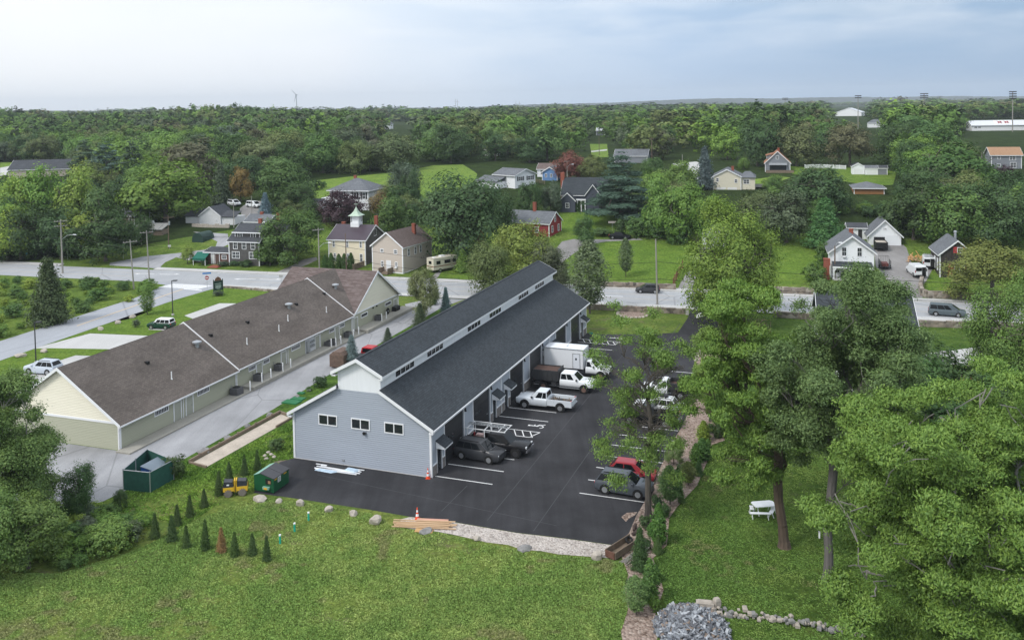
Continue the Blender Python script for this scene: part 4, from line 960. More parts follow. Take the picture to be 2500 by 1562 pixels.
# ---------------- foreground trees ----------------
def bigtree(name,seed,base,ztop_px,cxpx,wpx,zlow_px,kind,n,size,asp,droop,col,label,tr,K,clump,barkm=bark,flat=.55,upto=.6,depthscale=1.,tips=160,sg=.085,kk=(.15,.27)):
    rng=np.random.default_rng(seed);P=G(*base);s=ppm(P)
    H=(base[1]-ztop_px)/s;W=wpx/s;zl=(base[1]-zlow_px)/s;cx=(cxpx-base[0])/s
    R=W/2;zc=(H+zl)/2;rz=(H-zl)/2
    Ls=[]
    for i in range(K):
        u=rng.uniform(-.9,1);a=i*2.399+rng.uniform(-.5,.5);rr=math.sqrt(max(0,1-u*u));f=rng.uniform(.30,.9)
        k=rng.uniform(*kk);Ls.append((np.array([cx+rr*math.cos(a)*R*f,rr*math.sin(a)*R*f*depthscale,zc+u*rz*f]),np.array([k*R*1.15,k*R*1.15,k*R*flat])))
    wt=np.array([l[1][0]**2 for l in Ls]);wt/=wt.sum()
    nc=n//clump;ci=rng.choice(K,nc,p=wt);C=np.array([Ls[i][0] for i in ci]);RR=np.array([Ls[i][1] for i in ci])
    d=unit(rng.normal(size=(nc,3))+np.array([0,0,.4]));cc=C+d*RR*rng.uniform(.35,1.1,(nc,1))
    Pp=np.repeat(cc,clump,0);J=rng.normal(size=Pp.shape);Pp=Pp+J*np.array([1,1,.5])*R*sg
    Nn=np.repeat(d,clump,0)*.6+J*.3+np.array([0,0,.8])+rng.normal(size=Pp.shape)*.45
    V=cards(rng,fit(Pp,R,zl,H,cx,depthscale),Nn,size,asp,droop)
    t=thing(name,label,'tree',P)
    c=bpy.data.objects.new('crown',quadmesh('crown_mesh',V));COL.objects.link(c);c.parent=t;c.color=(*col,1)
    idx=rng.choice(nc,min(nc,tips),replace=False)
    tp=[l[0] for l in Ls]+[cc[i] for i in idx];tp=[q for q in tp if q[2]>.36*H]
    sk=skeleton(rng,H,W,tp,tr,lean=(cx*.35,0),upto=upto,wig=.06,n=9)
    sk.build('trunk',barkm,t)
    return t
bigtree('honey_locust',11,(1583,1262),745,1578,280,1150,'open',30000,.085,2.4,.4,(.098,.155,.030),'slender honey locust growing beside the parking bays',.24,60,24,tips=380,sg=.05,flat=.38,upto=.66,kk=(.08,.135))
bigtree('locust_tree',12,(1915,1335),690,1835,300,1205,'open',190000,.10,2.2,.45,(.100,.162,.028),'bright green locust with thick brown trunk by the picnic table',.34,95,26,tips=380,sg=.035,flat=.5,upto=.6,barkm=mat('brown_bark',(.115,.085,.065),.95,.3,3,stretch=(3,3,.4)),kk=(.09,.17))
bigtree('ash_tree',13,(2022,1415),652,2065,400,1200,'open',210000,.10,1.7,.25,(.078,.118,.038),'tall dark grey green tree with a bare grey trunk',.30,120,24,tips=420,sg=.04,flat=.8,upto=.62,barkm=mat('grey_bark',(.135,.125,.12),.95,.3,3,stretch=(3,3,.4)),kk=(.08,.16))
bigtree('honey_locust',14,(2370,1700),895,2350,680,1620,'open',560000,.085,2.2,.4,(.108,.170,.032),'sprawling honey locust filling the lower right corner',.45,230,26,tips=600,sg=.024,flat=.5,upto=.5,barkm=bark2,depthscale=.8,kk=(.065,.12))
bigtree('maple_tree',15,(5,1300),925,-5,310,1330,'open',190000,.12,1.4,.2,(.085,.130,.034),'leafy tree with pale branches at the left edge',.26,110,24,tips=300,sg=.045,flat=.85,upto=.5,barkm=bark2,kk=(.10,.17))
bigtree('broadleaf_tree',16,(2130,1160),668,2105,300,1010,'open',110000,.12,1.6,.3,(.085,.125,.040),'dark shaded tree behind the bare grey trunk',.30,70,24,tips=220,flat=.5,sg=.04,kk=(.09,.16))
bigtree('broadleaf_tree',17,(1835,1080),800,1790,200,1040,'open',50000,.11,2.0,.35,(.10,.150,.027),'green tree hanging over the upper mulch bed',.25,34,24,tips=150,flat=.5,sg=.05,kk=(.12,.2))
# ---------------- fill thickets ----------------
def inpoly(x,y,pl):
    c=False;j=len(pl)-1
    for i in range(len(pl)):
        if (pl[i][1]>y)!=(pl[j][1]>y) and x<(pl[j][0]-pl[i][0])*(y-pl[i][1])/(pl[j][1]-pl[i][1])+pl[i][0]: c=not c
        j=i
    return c
def thicket(seed,pl,sp,hr,wr,cols,kinds_,lod,name,what,cat,group):
    r=random.Random(seed);P=[G(*p) for p in pl];W=[(p.x,p.y) for p in P];x0,x1=min(p[0] for p in W),max(p[0] for p in W);y0,y1=min(p[1] for p in W),max(p[1] for p in W)
    y=y0
    while y<y1:
        x=x0
        while x<x1:
            a,b=x+r.uniform(-.4,.4)*sp,y+r.uniform(-.4,.4)*sp
            if inpoly(a,b,W):
                k=r.choice(cols);h=r.uniform(*hr);wd=h*r.uniform(*wr)
                q=(a,b,T(a,b))
                if clear(q,h,wd):
                    fx=(a-x0)/(x1-x0);fy=(b-y0)/(y1-y0)
                    wl=('far left' if fx<.2 else 'left of centre' if fx<.4 else 'centre' if fx<.6 else 'right of centre' if fx<.8 else 'far right')+(', front' if fy<.33 else ', middle' if fy<.66 else ', back')
                    tree(name,r.choice(kinds_),lod,q,h,wd,COLS[k],('tall ' if h>hr[0]+.6*(hr[1]-hr[0]) else 'low ' if h<hr[0]+.3*(hr[1]-hr[0]) else '')+LAB[k]+' '+what+', '+wl,cat,group)
            x+=sp
        y+=sp
CLEAR=[(800,430,910,502),(1175,395,1315,470),(1310,400,1372,446),(1365,430,1475,516),(1845,355,1935,425),(1735,395,1860,465),(2015,395,2175,445),(2075,445,2165,478),(2420,352,2510,412),(560,480,650,512),(450,495,560,548),(0,395,60,425),(20,398,170,425),(270,508,330,548),(1230,500,1372,575),(2060,530,2215,598),(2270,560,2390,600),(415,535,560,640)]
def pix(P):
    d=np.array(P)-CP;z=d@FW;return 1250+F*(d@RT)/z,CY-F*(d@UP)/z
def clear(P,h,w):
    x,y0=pix(P);_,y1=pix((P[0],P[1],P[2]+h));s=ppm(P);hw=w*s*.42
    for a,b,c,d in CLEAR:
        if x+hw>a and x-hw<c and y1+2<d and y0>b: return False
    return True
ptree('broadleaf_tree','open','near',70,1385,1210,190,(.10,.15,.034),'low leafy tree spilling over the lower left bank')
ptree('broadleaf_tree','open','near',-20,1420,1190,180,(.085,.13,.03),'low leafy tree cut by the lower left edge')
ptree('bush','shrub','near',265,1345,1275,120,(.12,.175,.04),'pale green bushy weeds left of the young cedars','shrub')
thicket(31,[(2140,445),(2200,420),(2500,425),(2560,500),(2540,590),(2395,600),(2290,560),(2225,575),(2150,540)],8.,(7,12),(1.0,1.4),['DG','DG','MG','LG','OL'],['round','open'],'mid','broadleaf_tree','tree above the garage and barn','tree','trees above the garage and barn')
thicket(32,[(1580,470),(1720,474),(1860,474),(1960,470),(1975,560),(1880,570),(1720,566),(1600,560)],7.5,(6,10),(1.0,1.4),['MG','LG','LG','OL','GG'],['round','open'],'mid','broadleaf_tree','tree below the raised cream house','tree','trees below the raised cream house')
thicket(33,[(-60,440),(150,450),(300,462),(420,480),(440,520),(270,560),(330,600),(230,628),(-60,640)],8.5,(8,13),(1.0,1.3),['MG','LG','DG','YG','OL'],['round','open'],'mid','broadleaf_tree','tree left of the side street','tree','trees left of the far side street')
thicket(34,[(1180,475),(1330,470),(1340,500),(1300,512),(1190,540)],7,(6,9),(1.,1.3),['DG','GG','MG'],['round'],'mid','broadleaf_tree','tree left of the slate blue cottage','tree','trees between maple and cottage')
thicket(43,[(1770,474),(1880,438),(2010,445),(2085,462),(2085,486),(1960,492),(1800,486)],6,(3,5.5),(1.,1.5),['MG','LG','OL'],['round','open'],'mid','broadleaf_tree','tree below the orange roofed cape','tree','trees below the orange roofed cape')
thicket(44,[(2060,506),(2170,508),(2180,548),(2060,546)],3.6,(1.8,2.9),(1.2,1.8),['MG','DG','LG'],['shrub'],'mid','bush','bush between bungalow and garage','shrub','bushes between bungalow and garage')
thicket(40,[(1965,482),(2140,480),(2150,545),(2060,535),(1985,560)],6,(3.5,6),(1.,1.4),['DG','MG','MG'],['round','open'],'mid','broadleaf_tree','tree behind the white two storey house','tree','trees behind the white two storey house')
thicket(41,[(1190,500),(1240,480),(1320,475),(1350,520),(1330,545),(1240,545)],7,(5,8),(1.,1.4),['DG','GG','OL'],['round'],'mid','broadleaf_tree','tree behind the red house','tree','trees behind the red house')
thicket(42,[(330,560),(440,545),(450,600),(410,620),(330,630)],8,(4,7),(1.,1.4),['DG','MG'],['round'],'mid','broadleaf_tree','tree at the far street corner','tree','trees at the far street corner')
thicket(35,[(640,530),(760,520),(1010,500),(1050,560),(1000,600),(930,560),(760,575),(690,600)],8,(5,8.5),(1.,1.4),['MG','DG','OL'],['round','open'],'mid','broadleaf_tree','tree behind the cream house','tree','garden trees behind the cream house')
thicket(36,[(-40,690),(200,690),(385,700),(330,735),(215,760),(150,790),(60,812),(-40,840)],4.0,(.8,2.1),(1.2,2.0),['LG','LG','YG','YG','MG'],['shrub'],'mid','bush','wild bush between the two roads','shrub','wild bushes between the two roads')
thicket(37,[(-60,1240),(150,1250),(200,1262),(250,1250),(370,1262),(372,1300),(330,1338),(215,1390),(150,1400),(60,1370),(-60,1380)],1.5,(.7,1.5),(1.2,1.8),['MG','LG','YG','GG'],['shrub'],'mid','weed_bush','weed clump on the lower left bank','shrub','weed clumps at the lower left')
thicket(38,[(700,500),(760,445),(800,440),(900,432),(960,425),(900,440),(820,450),(770,470),(740,508)],5,(1.5,3.5),(1.3,1.8),['MG','DG'],['shrub'],'far','bush','bush along the meadow edge','shrub','bushes along the meadow edge')
thicket(39,[(2290,1010),(2520,1000),(2520,1250),(2300,1250),(2150,1150),(2180,1020)],5,(5,8),(1.,1.3),['DG','MG'],['round'],'mid','broadleaf_tree','shaded tree behind the honey locust','tree','trees behind the sprawling honey locust')
# ---------------- woods ----------------
FX=[0,150,300,420,560,640,700,760,900,1000,1080,1150,1200,1320,1400,1460,1500,1620,1700,1780,1850,2000,2130,2300,2500]
FY=[405,440,445,455,470,460,450,438,424,412,402,398,402,405,398,372,392,396,402,398,400,402,396,393,398]
CLEAR=[(1440,345,1490,392),(955,298,1000,325),(1640,378,1720,420),(1195,398,1315,470),(1310,400,1372,440),(1845,355,1935,420),(1740,395,1860,465),(2015,400,2175,445),(2040,258,2110,285),(2110,298,2150,320),(2362,292,2520,325),(2430,352,2510,412),(0,395,60,425),(100,398,170,425),(800,430,910,500),(2075,445,2165,480),(1175,620,1200,640)]
def clear(P,h,w):
    x,y0=pix(P);_,y1=pix((P[0],P[1],P[2]+h));s=ppm(P);hw=w*s*.42
    for a,b,c,d in CLEAR:
        if x+hw>a and x-hw<c and y1+2<d and y0>b: return False
    return True
rg=random.Random(5)
cand=[]
SLv=[(0,70,12.5),(70,170,13.5),(170,260,14.5),(260,400,15.5),(400,640,17),(640,1100,24),(1100,2000,36),(2000,3400,55),(3400,6500,95)]
def inforest(P):
    x,y=pix(P)
    if not(-90<x<2590): return False
    return y<np.interp(x,FX,FY)
for s0,s1,sp in SLv:
    s=s0
    while s<s1:
        yc=160.1+s/RC;xr=yc*.66+30
        x=-xr
        while x<xr:
            xx=x+rg.uniform(-.42,.42)*sp;sj=s+rg.uniform(-.42,.42)*sp
            y=sj/RC+160.1-RS*xx;P=(xx,y,T(xx,y))
            if inforest(P): cand.append((sj,P,sp))
            x+=sp
        s+=sp
cand.sort(key=lambda c:c[0])
kinds=[('DG',.27),('MG',.29),('OL',.16),('BR',.05),('GG',.12),('LG',.11)]
def pick(r):
    for k,p in kinds:
        if r<p: return k
        r-=p
    return 'DG'
ind=[];rest=[]
NIND=296-sum(1 for o in COL.objects if o.parent is None and o.name.startswith('broadleaf_tree'))
LM=[(90,'beyond the long grey roof'),(260,'behind the pine group'),(430,'behind the wide fresh green tree'),(600,'behind the white minivan lot'),(740,'at the left end of the meadow'),(880,'above the left half of the meadow'),(1020,'above the right half of the meadow'),(1150,'at the right end of the meadow'),(1280,'behind the white two level house'),(1400,'behind the copper tree'),(1530,'beyond the white pine'),(1660,'around the far road bend'),(1780,'beyond the tall blue spruce'),(1900,'behind the orange roofed cape'),(2010,'between the cape and the sheds'),(2130,'behind the small sheds'),(2260,'beyond the bungalow'),(2400,'below the sports building'),(2600,'at the right edge under the last floodlight')]
def where(P,h):
    x,_=pix(P);s=S(P[0],P[1]);lm=min(LM,key=lambda q:abs(q[0]-x))[1]
    return ('tall ' if h>13.6 else 'low ' if h<11.2 else ''),('front row' if s<115 else 'second row' if s<150 else 'third row' if s<190 else 'back rows')+' '+lm
for s,P,sp in cand:
    h=rg.uniform(9.5,16.) if s<400 else rg.uniform(10,15)*(1+.0003*s) if s<2000 else rg.uniform(10,16)
    nz=math.sin(P[0]*.021+s*.013)+math.sin(P[0]*.0083-s*.007+1.3)+.6*math.sin(P[0]*.047+2.)
    h*=1+.13*nz if s>250 else 1+.05*nz
    if s>400: h*=(.9*rg.choice((.75,.9,1.,1.,1.15)) if s>640 else 1)*float(np.interp(pix(P)[0],[0,700,1100,2500],[1.22,1.0,.80,.74]))
    wd=h*rg.uniform(1.05,1.5) if s<400 else max(sp*1.25,h*1.0)
    if not clear(P,h,wd): continue
    k=pick(rg.random())
    if s<450 and len(ind)<NIND: ind.append((P,h,wd,k))
    else: rest.append((s,P,h,wd,k))
for P,h,wd,k in ind:
    kd='pine' if (k=='GG' and rg.random()<.3) else rg.choice(['round','round','open'])
    tree('broadleaf_tree' if kd!='pine' else 'pine_tree',kd,'far' if S(P[0],P[1])>170 else 'mid',P,h,wd,tuple(q*1.12 for q in COLS[k]),where(P,h)[0]+LAB[k]+(' tree' if kd!='pine' else ' pine')+' in the '+where(P,h)[1],group='trees of the wood behind the houses')
# far off woods reading as one mass
def forest_mesh():
    rng=np.random.default_rng(77);Vs=[];Ts=[]
    proto=[]
    for q in range(6):
        V,_=crown(np.random.default_rng(200+q),'round',12,11,760,.8,1.2,0,10,True);proto.append(V)
    protol=[]
    for q in range(4):
        V,_=crown(np.random.default_rng(300+q),'round',12,11,260,1.35,1.1,0,6,True);protol.append(V)
    for i,(s,P,h,wd,k) in enumerate(rest):
        V=(proto if s<700 else protol)[i%(6 if s<700 else 4)]
        a=i*2.4;c,sn=math.cos(a),math.sin(a)
        M=np.stack([(V[:,0]*c-V[:,1]*sn)*wd/11+P[0],(V[:,0]*sn+V[:,1]*c)*wd/11+P[1],V[:,2]*h/12+P[2]],1)
        Vs.append(M);cc=np.array(COLS[k])*rng.uniform(.95,1.3);Ts.append(np.tile(np.append(cc,1),(len(V),1)))
    return np.concatenate(Vs),np.concatenate(Ts)
m,b,o=nt_mat('far_foliage');N.remove(b)
at=N.new('ShaderNodeAttribute');at.attribute_name='tint';ge=N.new('ShaderNodeNewGeometry');hs=N.new('ShaderNodeHueSaturation')
L.new(at.outputs['Color'],hs.inputs['Color']);L.new(nmath('ADD',1.1,nmath('MULTIPLY',ge.outputs['Random Per Island'],.7)),hs.inputs['Value'])
d=N.new('ShaderNodeBsdfDiffuse');L.new(hs.outputs[0],d.inputs[0]);L.new(d.outputs[0],o.inputs[0])
V,Tn=forest_mesh();o=bpy.data.objects.new('woodland',quadmesh('woodland',V,tint=Tn,m=m));COL.objects.link(o);tag(o,'far woods spreading to the horizon','woodland',kind='stuff')
# distant ridges
def ridge(pts,dist,thick,name='hills'):
    mb=MB();vs=[];top=[]
    rr=random.Random(9)
    P=[]
    for i in range(len(pts)-1):
        (x0,y0),(x1,y1)=pts[i],pts[i+1];n=max(2,int(abs(x1-x0)/6))
        for j in range(n):
            f=j/n;P.append((x0+(x1-x0)*f,y0+(y1-y0)*f-rr.uniform(0,1.6)))
    a=[]
    for px,py in P:
        d=ray(px,py);t=dist/(d@FW);q=CP+d*t;a.append(q)
    n=len(a)
    for q in a: vs+= [(q[0],q[1],10),(q[0],q[1],q[2]),(q[0],q[1]+thick,q[2]-2),(q[0],q[1]+thick*1.5,10)]
    fs=[]
    for i in range(n-1):
        for k in range(3): fs.append((i*4+k,(i+1)*4+k,(i+1)*4+k+1,i*4+k+1))
    mb.add(vs,fs);o=mb.build(name,hillm);tag(o,kind='structure')
hillm=mat('wooded_hills',(.040,.060,.028),1,.3,.01,spec=0)
ridge([(820,266),(1000,264),(1130,266),(1180,261),(1300,256),(1500,252),(1640,245),(1760,241),(1900,242),(2050,238),(2180,239),(2300,236),(2420,237),(2560,236)],6200,900)
ridge([(-60,272),(60,272),(200,273),(330,273),(500,274),(640,273),(760,272)],4200,500)

hz=bpy.data.materials.new('haze_air');hz.use_nodes=True;nt=hz.node_tree;N=nt.nodes;L=nt.links
for n in list(N): N.remove(n)
o=N.new('ShaderNodeOutputMaterial');v=N.new('ShaderNodeVolumePrincipled');v.inputs['Color'].default_value=(.80,.88,.97,1);v.inputs['Density'].default_value=.00012;v.inputs['Anisotropy'].default_value=.0;L.new(v.outputs[0],o.inputs['Volume'])
ho=MB().box(-4800,4800,-420,8800,-1.5,190).build('haze',hz);tag(ho,kind='stuff')

def grasspatch(name,label,pl,n,cols,seed,hh=.13):
    rng=np.random.default_rng(seed);P=[G(*p) for p in pl];W=np.array([(p.x,p.y) for p in P]);lo=W.min(0);hi=W.max(0)
    Q=rng.uniform(lo,hi,(int(n),2));ins=np.zeros(len(Q),bool);j=len(W)-1
    for i in range(len(W)):
        c=((W[i,1]>Q[:,1])!=(W[j,1]>Q[:,1]))&(Q[:,0]<(W[j,0]-W[i,0])*(Q[:,1]-W[i,1])/(W[j,1]-W[i,1]+1e-9)+W[i,0]);ins^=c;j=i
    Q=Q[ins];m=len(Q)
    def vn(s,k):
        r=np.random.default_rng(k);g=r.uniform(0,1,(256,256));u=Q*s;i0=np.floor(u).astype(int);f=u-i0;f=f*f*(3-2*f);a=i0%256;b=(i0+1)%256
        return (g[a[:,0],a[:,1]]*(1-f[:,0])+g[b[:,0],a[:,1]]*f[:,0])*(1-f[:,1])+(g[a[:,0],b[:,1]]*(1-f[:,0])+g[b[:,0],b[:,1]]*f[:,0])*f[:,1]
    a=.5*vn(.12,1)+.3*vn(.5,2)+.2*vn(1.7,3);b=.45*vn(.25,4)+.3*vn(.9,5)+.25*vn(2.6,6)
    keep=rng.uniform(0,1,m)<np.clip((b-.26)*5,.10,1);Q,a,b=Q[keep],a[keep],b[keep];m=len(Q)
    w1=np.clip((a-.36)*4,0,1)[:,None];w2=np.clip((b-.42)*4.5,0,1)[:,None];C=np.array(cols)
    col=(C[0]*(1-w1)+C[1]*w1)*(1-.7*w2)+C[2]*.7*w2;col*=1.7*rng.uniform(.92,1.08,(m,1))
    wn=np.clip((vn(.30,11)*.6+vn(1.3,12)*.4-.67)*9,0,1)[:,None]*.55;col=col*(1-wn)+np.array((.20,.165,.095))*wn
    h=hh*.38*rng.uniform(.6,1.2,m)*(.5+.9*b);an=rng.uniform(0,2*PI,m);d=np.stack([np.cos(an),np.sin(an),np.zeros(m)],1);w_=rng.uniform(.03,.07,m)[:,None]
    base=np.stack([Q[:,0],Q[:,1],np.full(m,.015)],1);tip=base+np.stack([rng.normal(size=m)*h*.6,rng.normal(size=m)*h*.6,h],1)
    V=np.stack([base-d*w_,base+d*w_,tip+d*w_*.5,tip-d*w_*.5],1).reshape(-1,3)
    T4=np.repeat(np.concatenate([col,np.ones((m,1))],1),4,0)
    o=bpy.data.objects.new(name,quadmesh(name,V,tint=T4,m=MATS['far_foliage']));COL.objects.link(o);tag(o,label,'grass',kind='stuff')
grasspatch('grass','mottled rough grass of the front lawn',[(0,1400),(150,1400),(330,1345),(470,1275),(620,1212),(720,1224),(900,1252),(975,1290),(1070,1300),(1190,1328),(1280,1346),(1360,1356),(1490,1366),(1519,1372),(1532,1403),(1524,1438),(1532,1486),(1514,1543),(1520,1590),(-60,1590),(-60,1400)],420000,[(.092,.138,.036),(.125,.158,.048),(.066,.108,.028)],4)
grasspatch('grass','short grass of the neighbour lawn',[(1632,1331),(1655,1240),(1705,1190),(1730,1128),(1745,1090),(1790,1060),(2150,1080),(2400,1300),(2400,1590),(1600,1590),(1610,1500),(1625,1440),(1600,1365)],300000,[(.072,.122,.030),(.098,.140,.036),(.055,.098,.024)],5,.08)
grasspatch('grass','ivy and grass on the bank between the alley and the building',[(285,1212),(450,1120),(470,1135),(504,1146),(690,1040),(718,1030),(719,1120),(650,1130),(620,1200),(560,1215),(440,1290),(370,1260),(290,1250)],60000,[(.06,.11,.02),(.09,.14,.025),(.035,.07,.014)],6,.22)
# ---------------- houses ----------------
def house(name,label,at,yaw,w,d,ez,rz,axis,wall,roof,wins=(),doors=(),chim=(),nr=False,ov=.3,hip=False,base=1.0,shut=False,cat='house',gable=None,back=False,trimm=white,n=1,muntin=True,wgm=glass2):
    P=G(*at) if len(at)==2 else Vector(at)
    c,s=math.cos(yaw),math.sin(yaw)
    if nr: P=P-Vector((c,-s,0))*w
    t=thing(name,label,cat,P,-yaw)
    mb=MB();mb.box(0,w,0,d,-base,ez)
    if not hip:
        if axis=='y':
            if not gable: mb.ext([(0,0,ez),(w,0,ez),(w/2,0,rz)],(0,d,0))
        else:
            if not gable: mb.ext([(0,0,ez),(0,d,ez),(0,d/2,rz)],(w,0,0))
    mb.build('wall',wall,t)
    if gable:
        g=MB()
        if axis=='y': g.ext([(0,0,ez),(w,0,ez),(w/2,0,rz)],(0,d,0))
        else: g.ext([(0,0,ez),(0,d,ez),(0,d/2,rz)],(w,0,0))
        g.build('gable',gable,t)
    mb=MB()
    if hip:
        if w>=d: r0=(d/2,d/2);r1=(w-d/2,d/2)
        else: r0=(w/2,w/2);r1=(w/2,d-w/2)
        a=[(-ov,-ov,ez),(w+ov,-ov,ez),(w+ov,d+ov,ez),(-ov,d+ov,ez)];z=rz
        if w>=d: fs=[(0,1,5,4),(1,2,5),(2,3,4,5),(3,0,4)]
        else: fs=[(0,1,4),(1,2,5,4),(2,3,5),(3,0,4,5)]
        mb.add(a+[(*r0,z),(*r1,z)],fs+[(3,2,1,0)])
    elif axis=='y':
        k=(rz-ez)/(w/2)
        slab(mb,(-ov,-ov,ez-ov*k),(-ov,d+ov,ez-ov*k),(w/2,d+ov,rz),(w/2,-ov,rz),.12);slab(mb,(w+ov,-ov,ez-ov*k),(w+ov,d+ov,ez-ov*k),(w/2,d+ov,rz),(w/2,-ov,rz),.12)
    else:
        k=(rz-ez)/(d/2)
        slab(mb,(-ov,-ov,ez-ov*k),(w+ov,-ov,ez-ov*k),(w+ov,d/2,rz),(-ov,d/2,rz),.12);slab(mb,(-ov,d+ov,ez-ov*k),(w+ov,d+ov,ez-ov*k),(w+ov,d/2,rz),(-ov,d/2,rz),.12)
    rf=mb.build('roof',roof,t)
    for cx,cy,h in chim:
        zb=rz if not hip else rz
        MB().box(cx-.35,cx+.35,cy-.3,cy+.3,ez-.2 if not hip else ez+.3,rz+h).box(cx-.4,cx+.4,cy-.35,cy+.35,rz+h,rz+h+.12).build('chimney',brick,rf)
    mb=MB();tw=.16
    for x0,x1 in ((-.03,tw),(w-tw,w+.03)):
        mb.box(x0,x1,-.03,.0,-.2,ez-.02)
    mb.box(w,w+.03,0,tw,-.2,ez-.02);mb.box(w,w+.03,d-tw,d,-.2,ez-.02);mb.box(-.03,0,0,tw,-.2,ez-.02)
    if hip: mb.box(-ov,w+ov,-ov-.03,-ov,ez-.2,ez+.02);mb.box(w+ov,w+ov+.03,-ov,d+ov,ez-.2,ez+.02)
    elif axis=='y':
        for x0,x1 in ((-ov,w/2),(w+ov,w/2)): mb.ext([(x0,-ov-.04,ez-ov*k-.16),(x0,-ov-.04,ez-ov*k+.12),(x1,-ov-.04,rz+.14),(x1,-ov-.04,rz-.14)],(0,.04,0))
        mb.box(w+ov,w+ov+.04,-ov,d+ov,ez-ov*k-.12,ez-ov*k+.08);mb.box(-ov-.04,-ov,-ov,d+ov,ez-ov*k-.12,ez-ov*k+.08)
    else:
        for y0,y1 in ((-ov,d/2),(d+ov,d/2)): mb.ext([(w+ov,y0,ez-ov*k-.16),(w+ov,y0,ez-ov*k+.12),(w+ov,y1,rz+.14),(w+ov,y1,rz-.14)],(.04,0,0))
        for y0,y1 in ((-ov,d/2),(d+ov,d/2)): mb.ext([(-ov-.04,y0,ez-ov*k-.16),(-ov-.04,y0,ez-ov*k+.12),(-ov-.04,y1,rz+.14),(-ov-.04,y1,rz-.14)],(.04,0,0))
        mb.box(-ov,w+ov,-ov-.04,-ov,ez-ov*k-.12,ez-ov*k+.08)
    each(mb,'trim',trimm,t)
    for win in wins:
        f,a,b,z0,z1=win[:5];nn=win[5] if len(win)>5 else 1
        window(t,f,a,b,z0,z1,w,nn,shut,trimm,wgm)
    for f,a,b,z0,z1,cm in doors:
        mb=MB();q=MB()
        if f=='F': mb.box(a,b,-.05,0,z0,z1);q.box(a-.12,a,-.07,0,z0,z1+.12);q.box(b,b+.12,-.07,0,z0,z1+.12);q.box(a,b,-.07,0,z1,z1+.12)
        else: mb.box(w,w+.05,a,b,z0,z1);q.box(w,w+.07,a-.12,a,z0,z1+.12);q.box(w,w+.07,b,b+.12,z0,z1+.12);q.box(w,w+.07,a,b,z1,z1+.12)
        dd=mb.build('door',plain,t,color=cm);q.build('frame',trimm,dd)
    return t
shutc=(.02,.025,.03)
def window(t,f,a,b,z0,z1,w=0,n=1,shut=False,fm=white,gm=glass2,muntin=True):
    q=MB();g=MB();tt=.11
    def bx(m,u0,u1,v0,v1,lo,hi):
        if f=='F': m.box(u0,u1,-hi,-lo,v0,v1)
        else: m.box(w+lo,w+hi,u0,u1,v0,v1)
    bx(q,a,b,z0,z0+tt,0,.07);bx(q,a,b,z1-tt,z1,0,.07);bx(q,a,a+tt,z0+tt,z1-tt,0,.07);bx(q,b-tt,b,z0+tt,z1-tt,0,.07)
    bx(q,a+tt,b-tt,(z0+z1)/2-.03,(z0+z1)/2+.03,0,.055)
    for k in range(1,n): m_=a+(b-a)*k/n;bx(q,m_-.05,m_+.05,z0+tt,z1-tt,0,.06)
    if muntin:
        for k in range(n): m_=a+(b-a)*(k+.5)/n;bx(q,m_-.015,m_+.015,z0+tt,z1-tt,0,.05)
    o=q.build('window',fm,t);bx(g,a+tt,b-tt,z0+tt,z1-tt,.005,.03);g.build('pane',gm,o)
    if shut:
        for u0,u1 in ((a-.42,a-.04),(b+.04,b+.42)):
            h=MB();bx(h,u0,u1,z0,z1,0,.05);h.build('shutter',plain,o,color=shutc)
    return o
# dark shingled house
W1=7.3
h=house('house','dark weathered shingle house with wide shed dormer and white framed windows','(634,650)' and (634,650),.28,W1,9.6,5.2,8.2,'x',shingle_wall,slate_shingle,
 wins=[('F',1.1,2.15,3.45,5.1),('F',3.2,4.25,3.45,5.1),('F',5.3,6.4,3.45,5.1),('F',.75,2.6,1.45,2.95,2),('F',4.85,6.7,1.45,2.95,2),('R',2.4,3.6,3.3,4.9),('R',5.5,6.6,3.0,4.6),('R',4.2,5.1,5.6,7.4),('R',5.4,6.2,6.4,7.0)],chim=[(4.6,5.0,1.0)],nr=True)
mb=MB();mb.box(.9,W1-.35,1.0,4.2,5.6,7.0);mb.build('dormer_wall',shingle_wall,h)
mb=MB();slab(mb,(.45,.55,6.85),(W1+.1,.55,6.85),(W1+.1,4.9,8.25),(.45,4.9,8.25),.12);mb.build('dormer_roof',slate_shingle,h)
mb=MB();mb.box(.45,W1+.1,.5,.56,6.75,6.97);mb.box(.9,1.05,.97,1.0,5.6,6.85);mb.box(W1-.5,W1-.35,.97,1.0,5.6,6.85);mb.build('dormer_trim',white,h)
for a,b in ((1.6,2.75),(4.7,5.95)):
    q=MB();q.box(a,b,.93,1.0,5.7,5.8);q.box(a,b,.93,1.0,6.65,6.75);q.box(a,a+.1,.93,1.0,5.8,6.65);q.box(b-.1,b,.93,1.0,5.8,6.65);q.box((a+b)/2-.05,(a+b)/2+.05,.93,1.0,5.8,6.65);o=q.build('window',white,h);MB().box(a+.1,b-.1,.96,.99,5.8,6.65).build('pane',glass2,o)
MB().cyl((5.9,4.2,8.5),(5.9,4.15,8.7),.3,.3,12).build('satellite_dish',white,h)
mb=MB();mb.box(1.5,7.0,9.4,15,-1,5.0);mb.ext([(1.5,9.4,5.0),(7,9.4,5.0),(4.25,9.4,7.9)],(0,5.6,0));mb.build('rear_wing',shingle_wall,h)
mb=MB();slab(mb,(1.2,9.3,4.75),(1.2,15.3,4.75),(4.25,15.3,7.95),(4.25,9.3,7.95));slab(mb,(7.3,9.3,4.75),(7.3,15.3,4.75),(4.25,15.3,7.95),(4.25,9.3,7.95));r=mb.build('rear_roof',slate_shingle,h)
MB().box(3.9,4.6,12.6,13.2,7.2,9.6).build('chimney',brick,r)
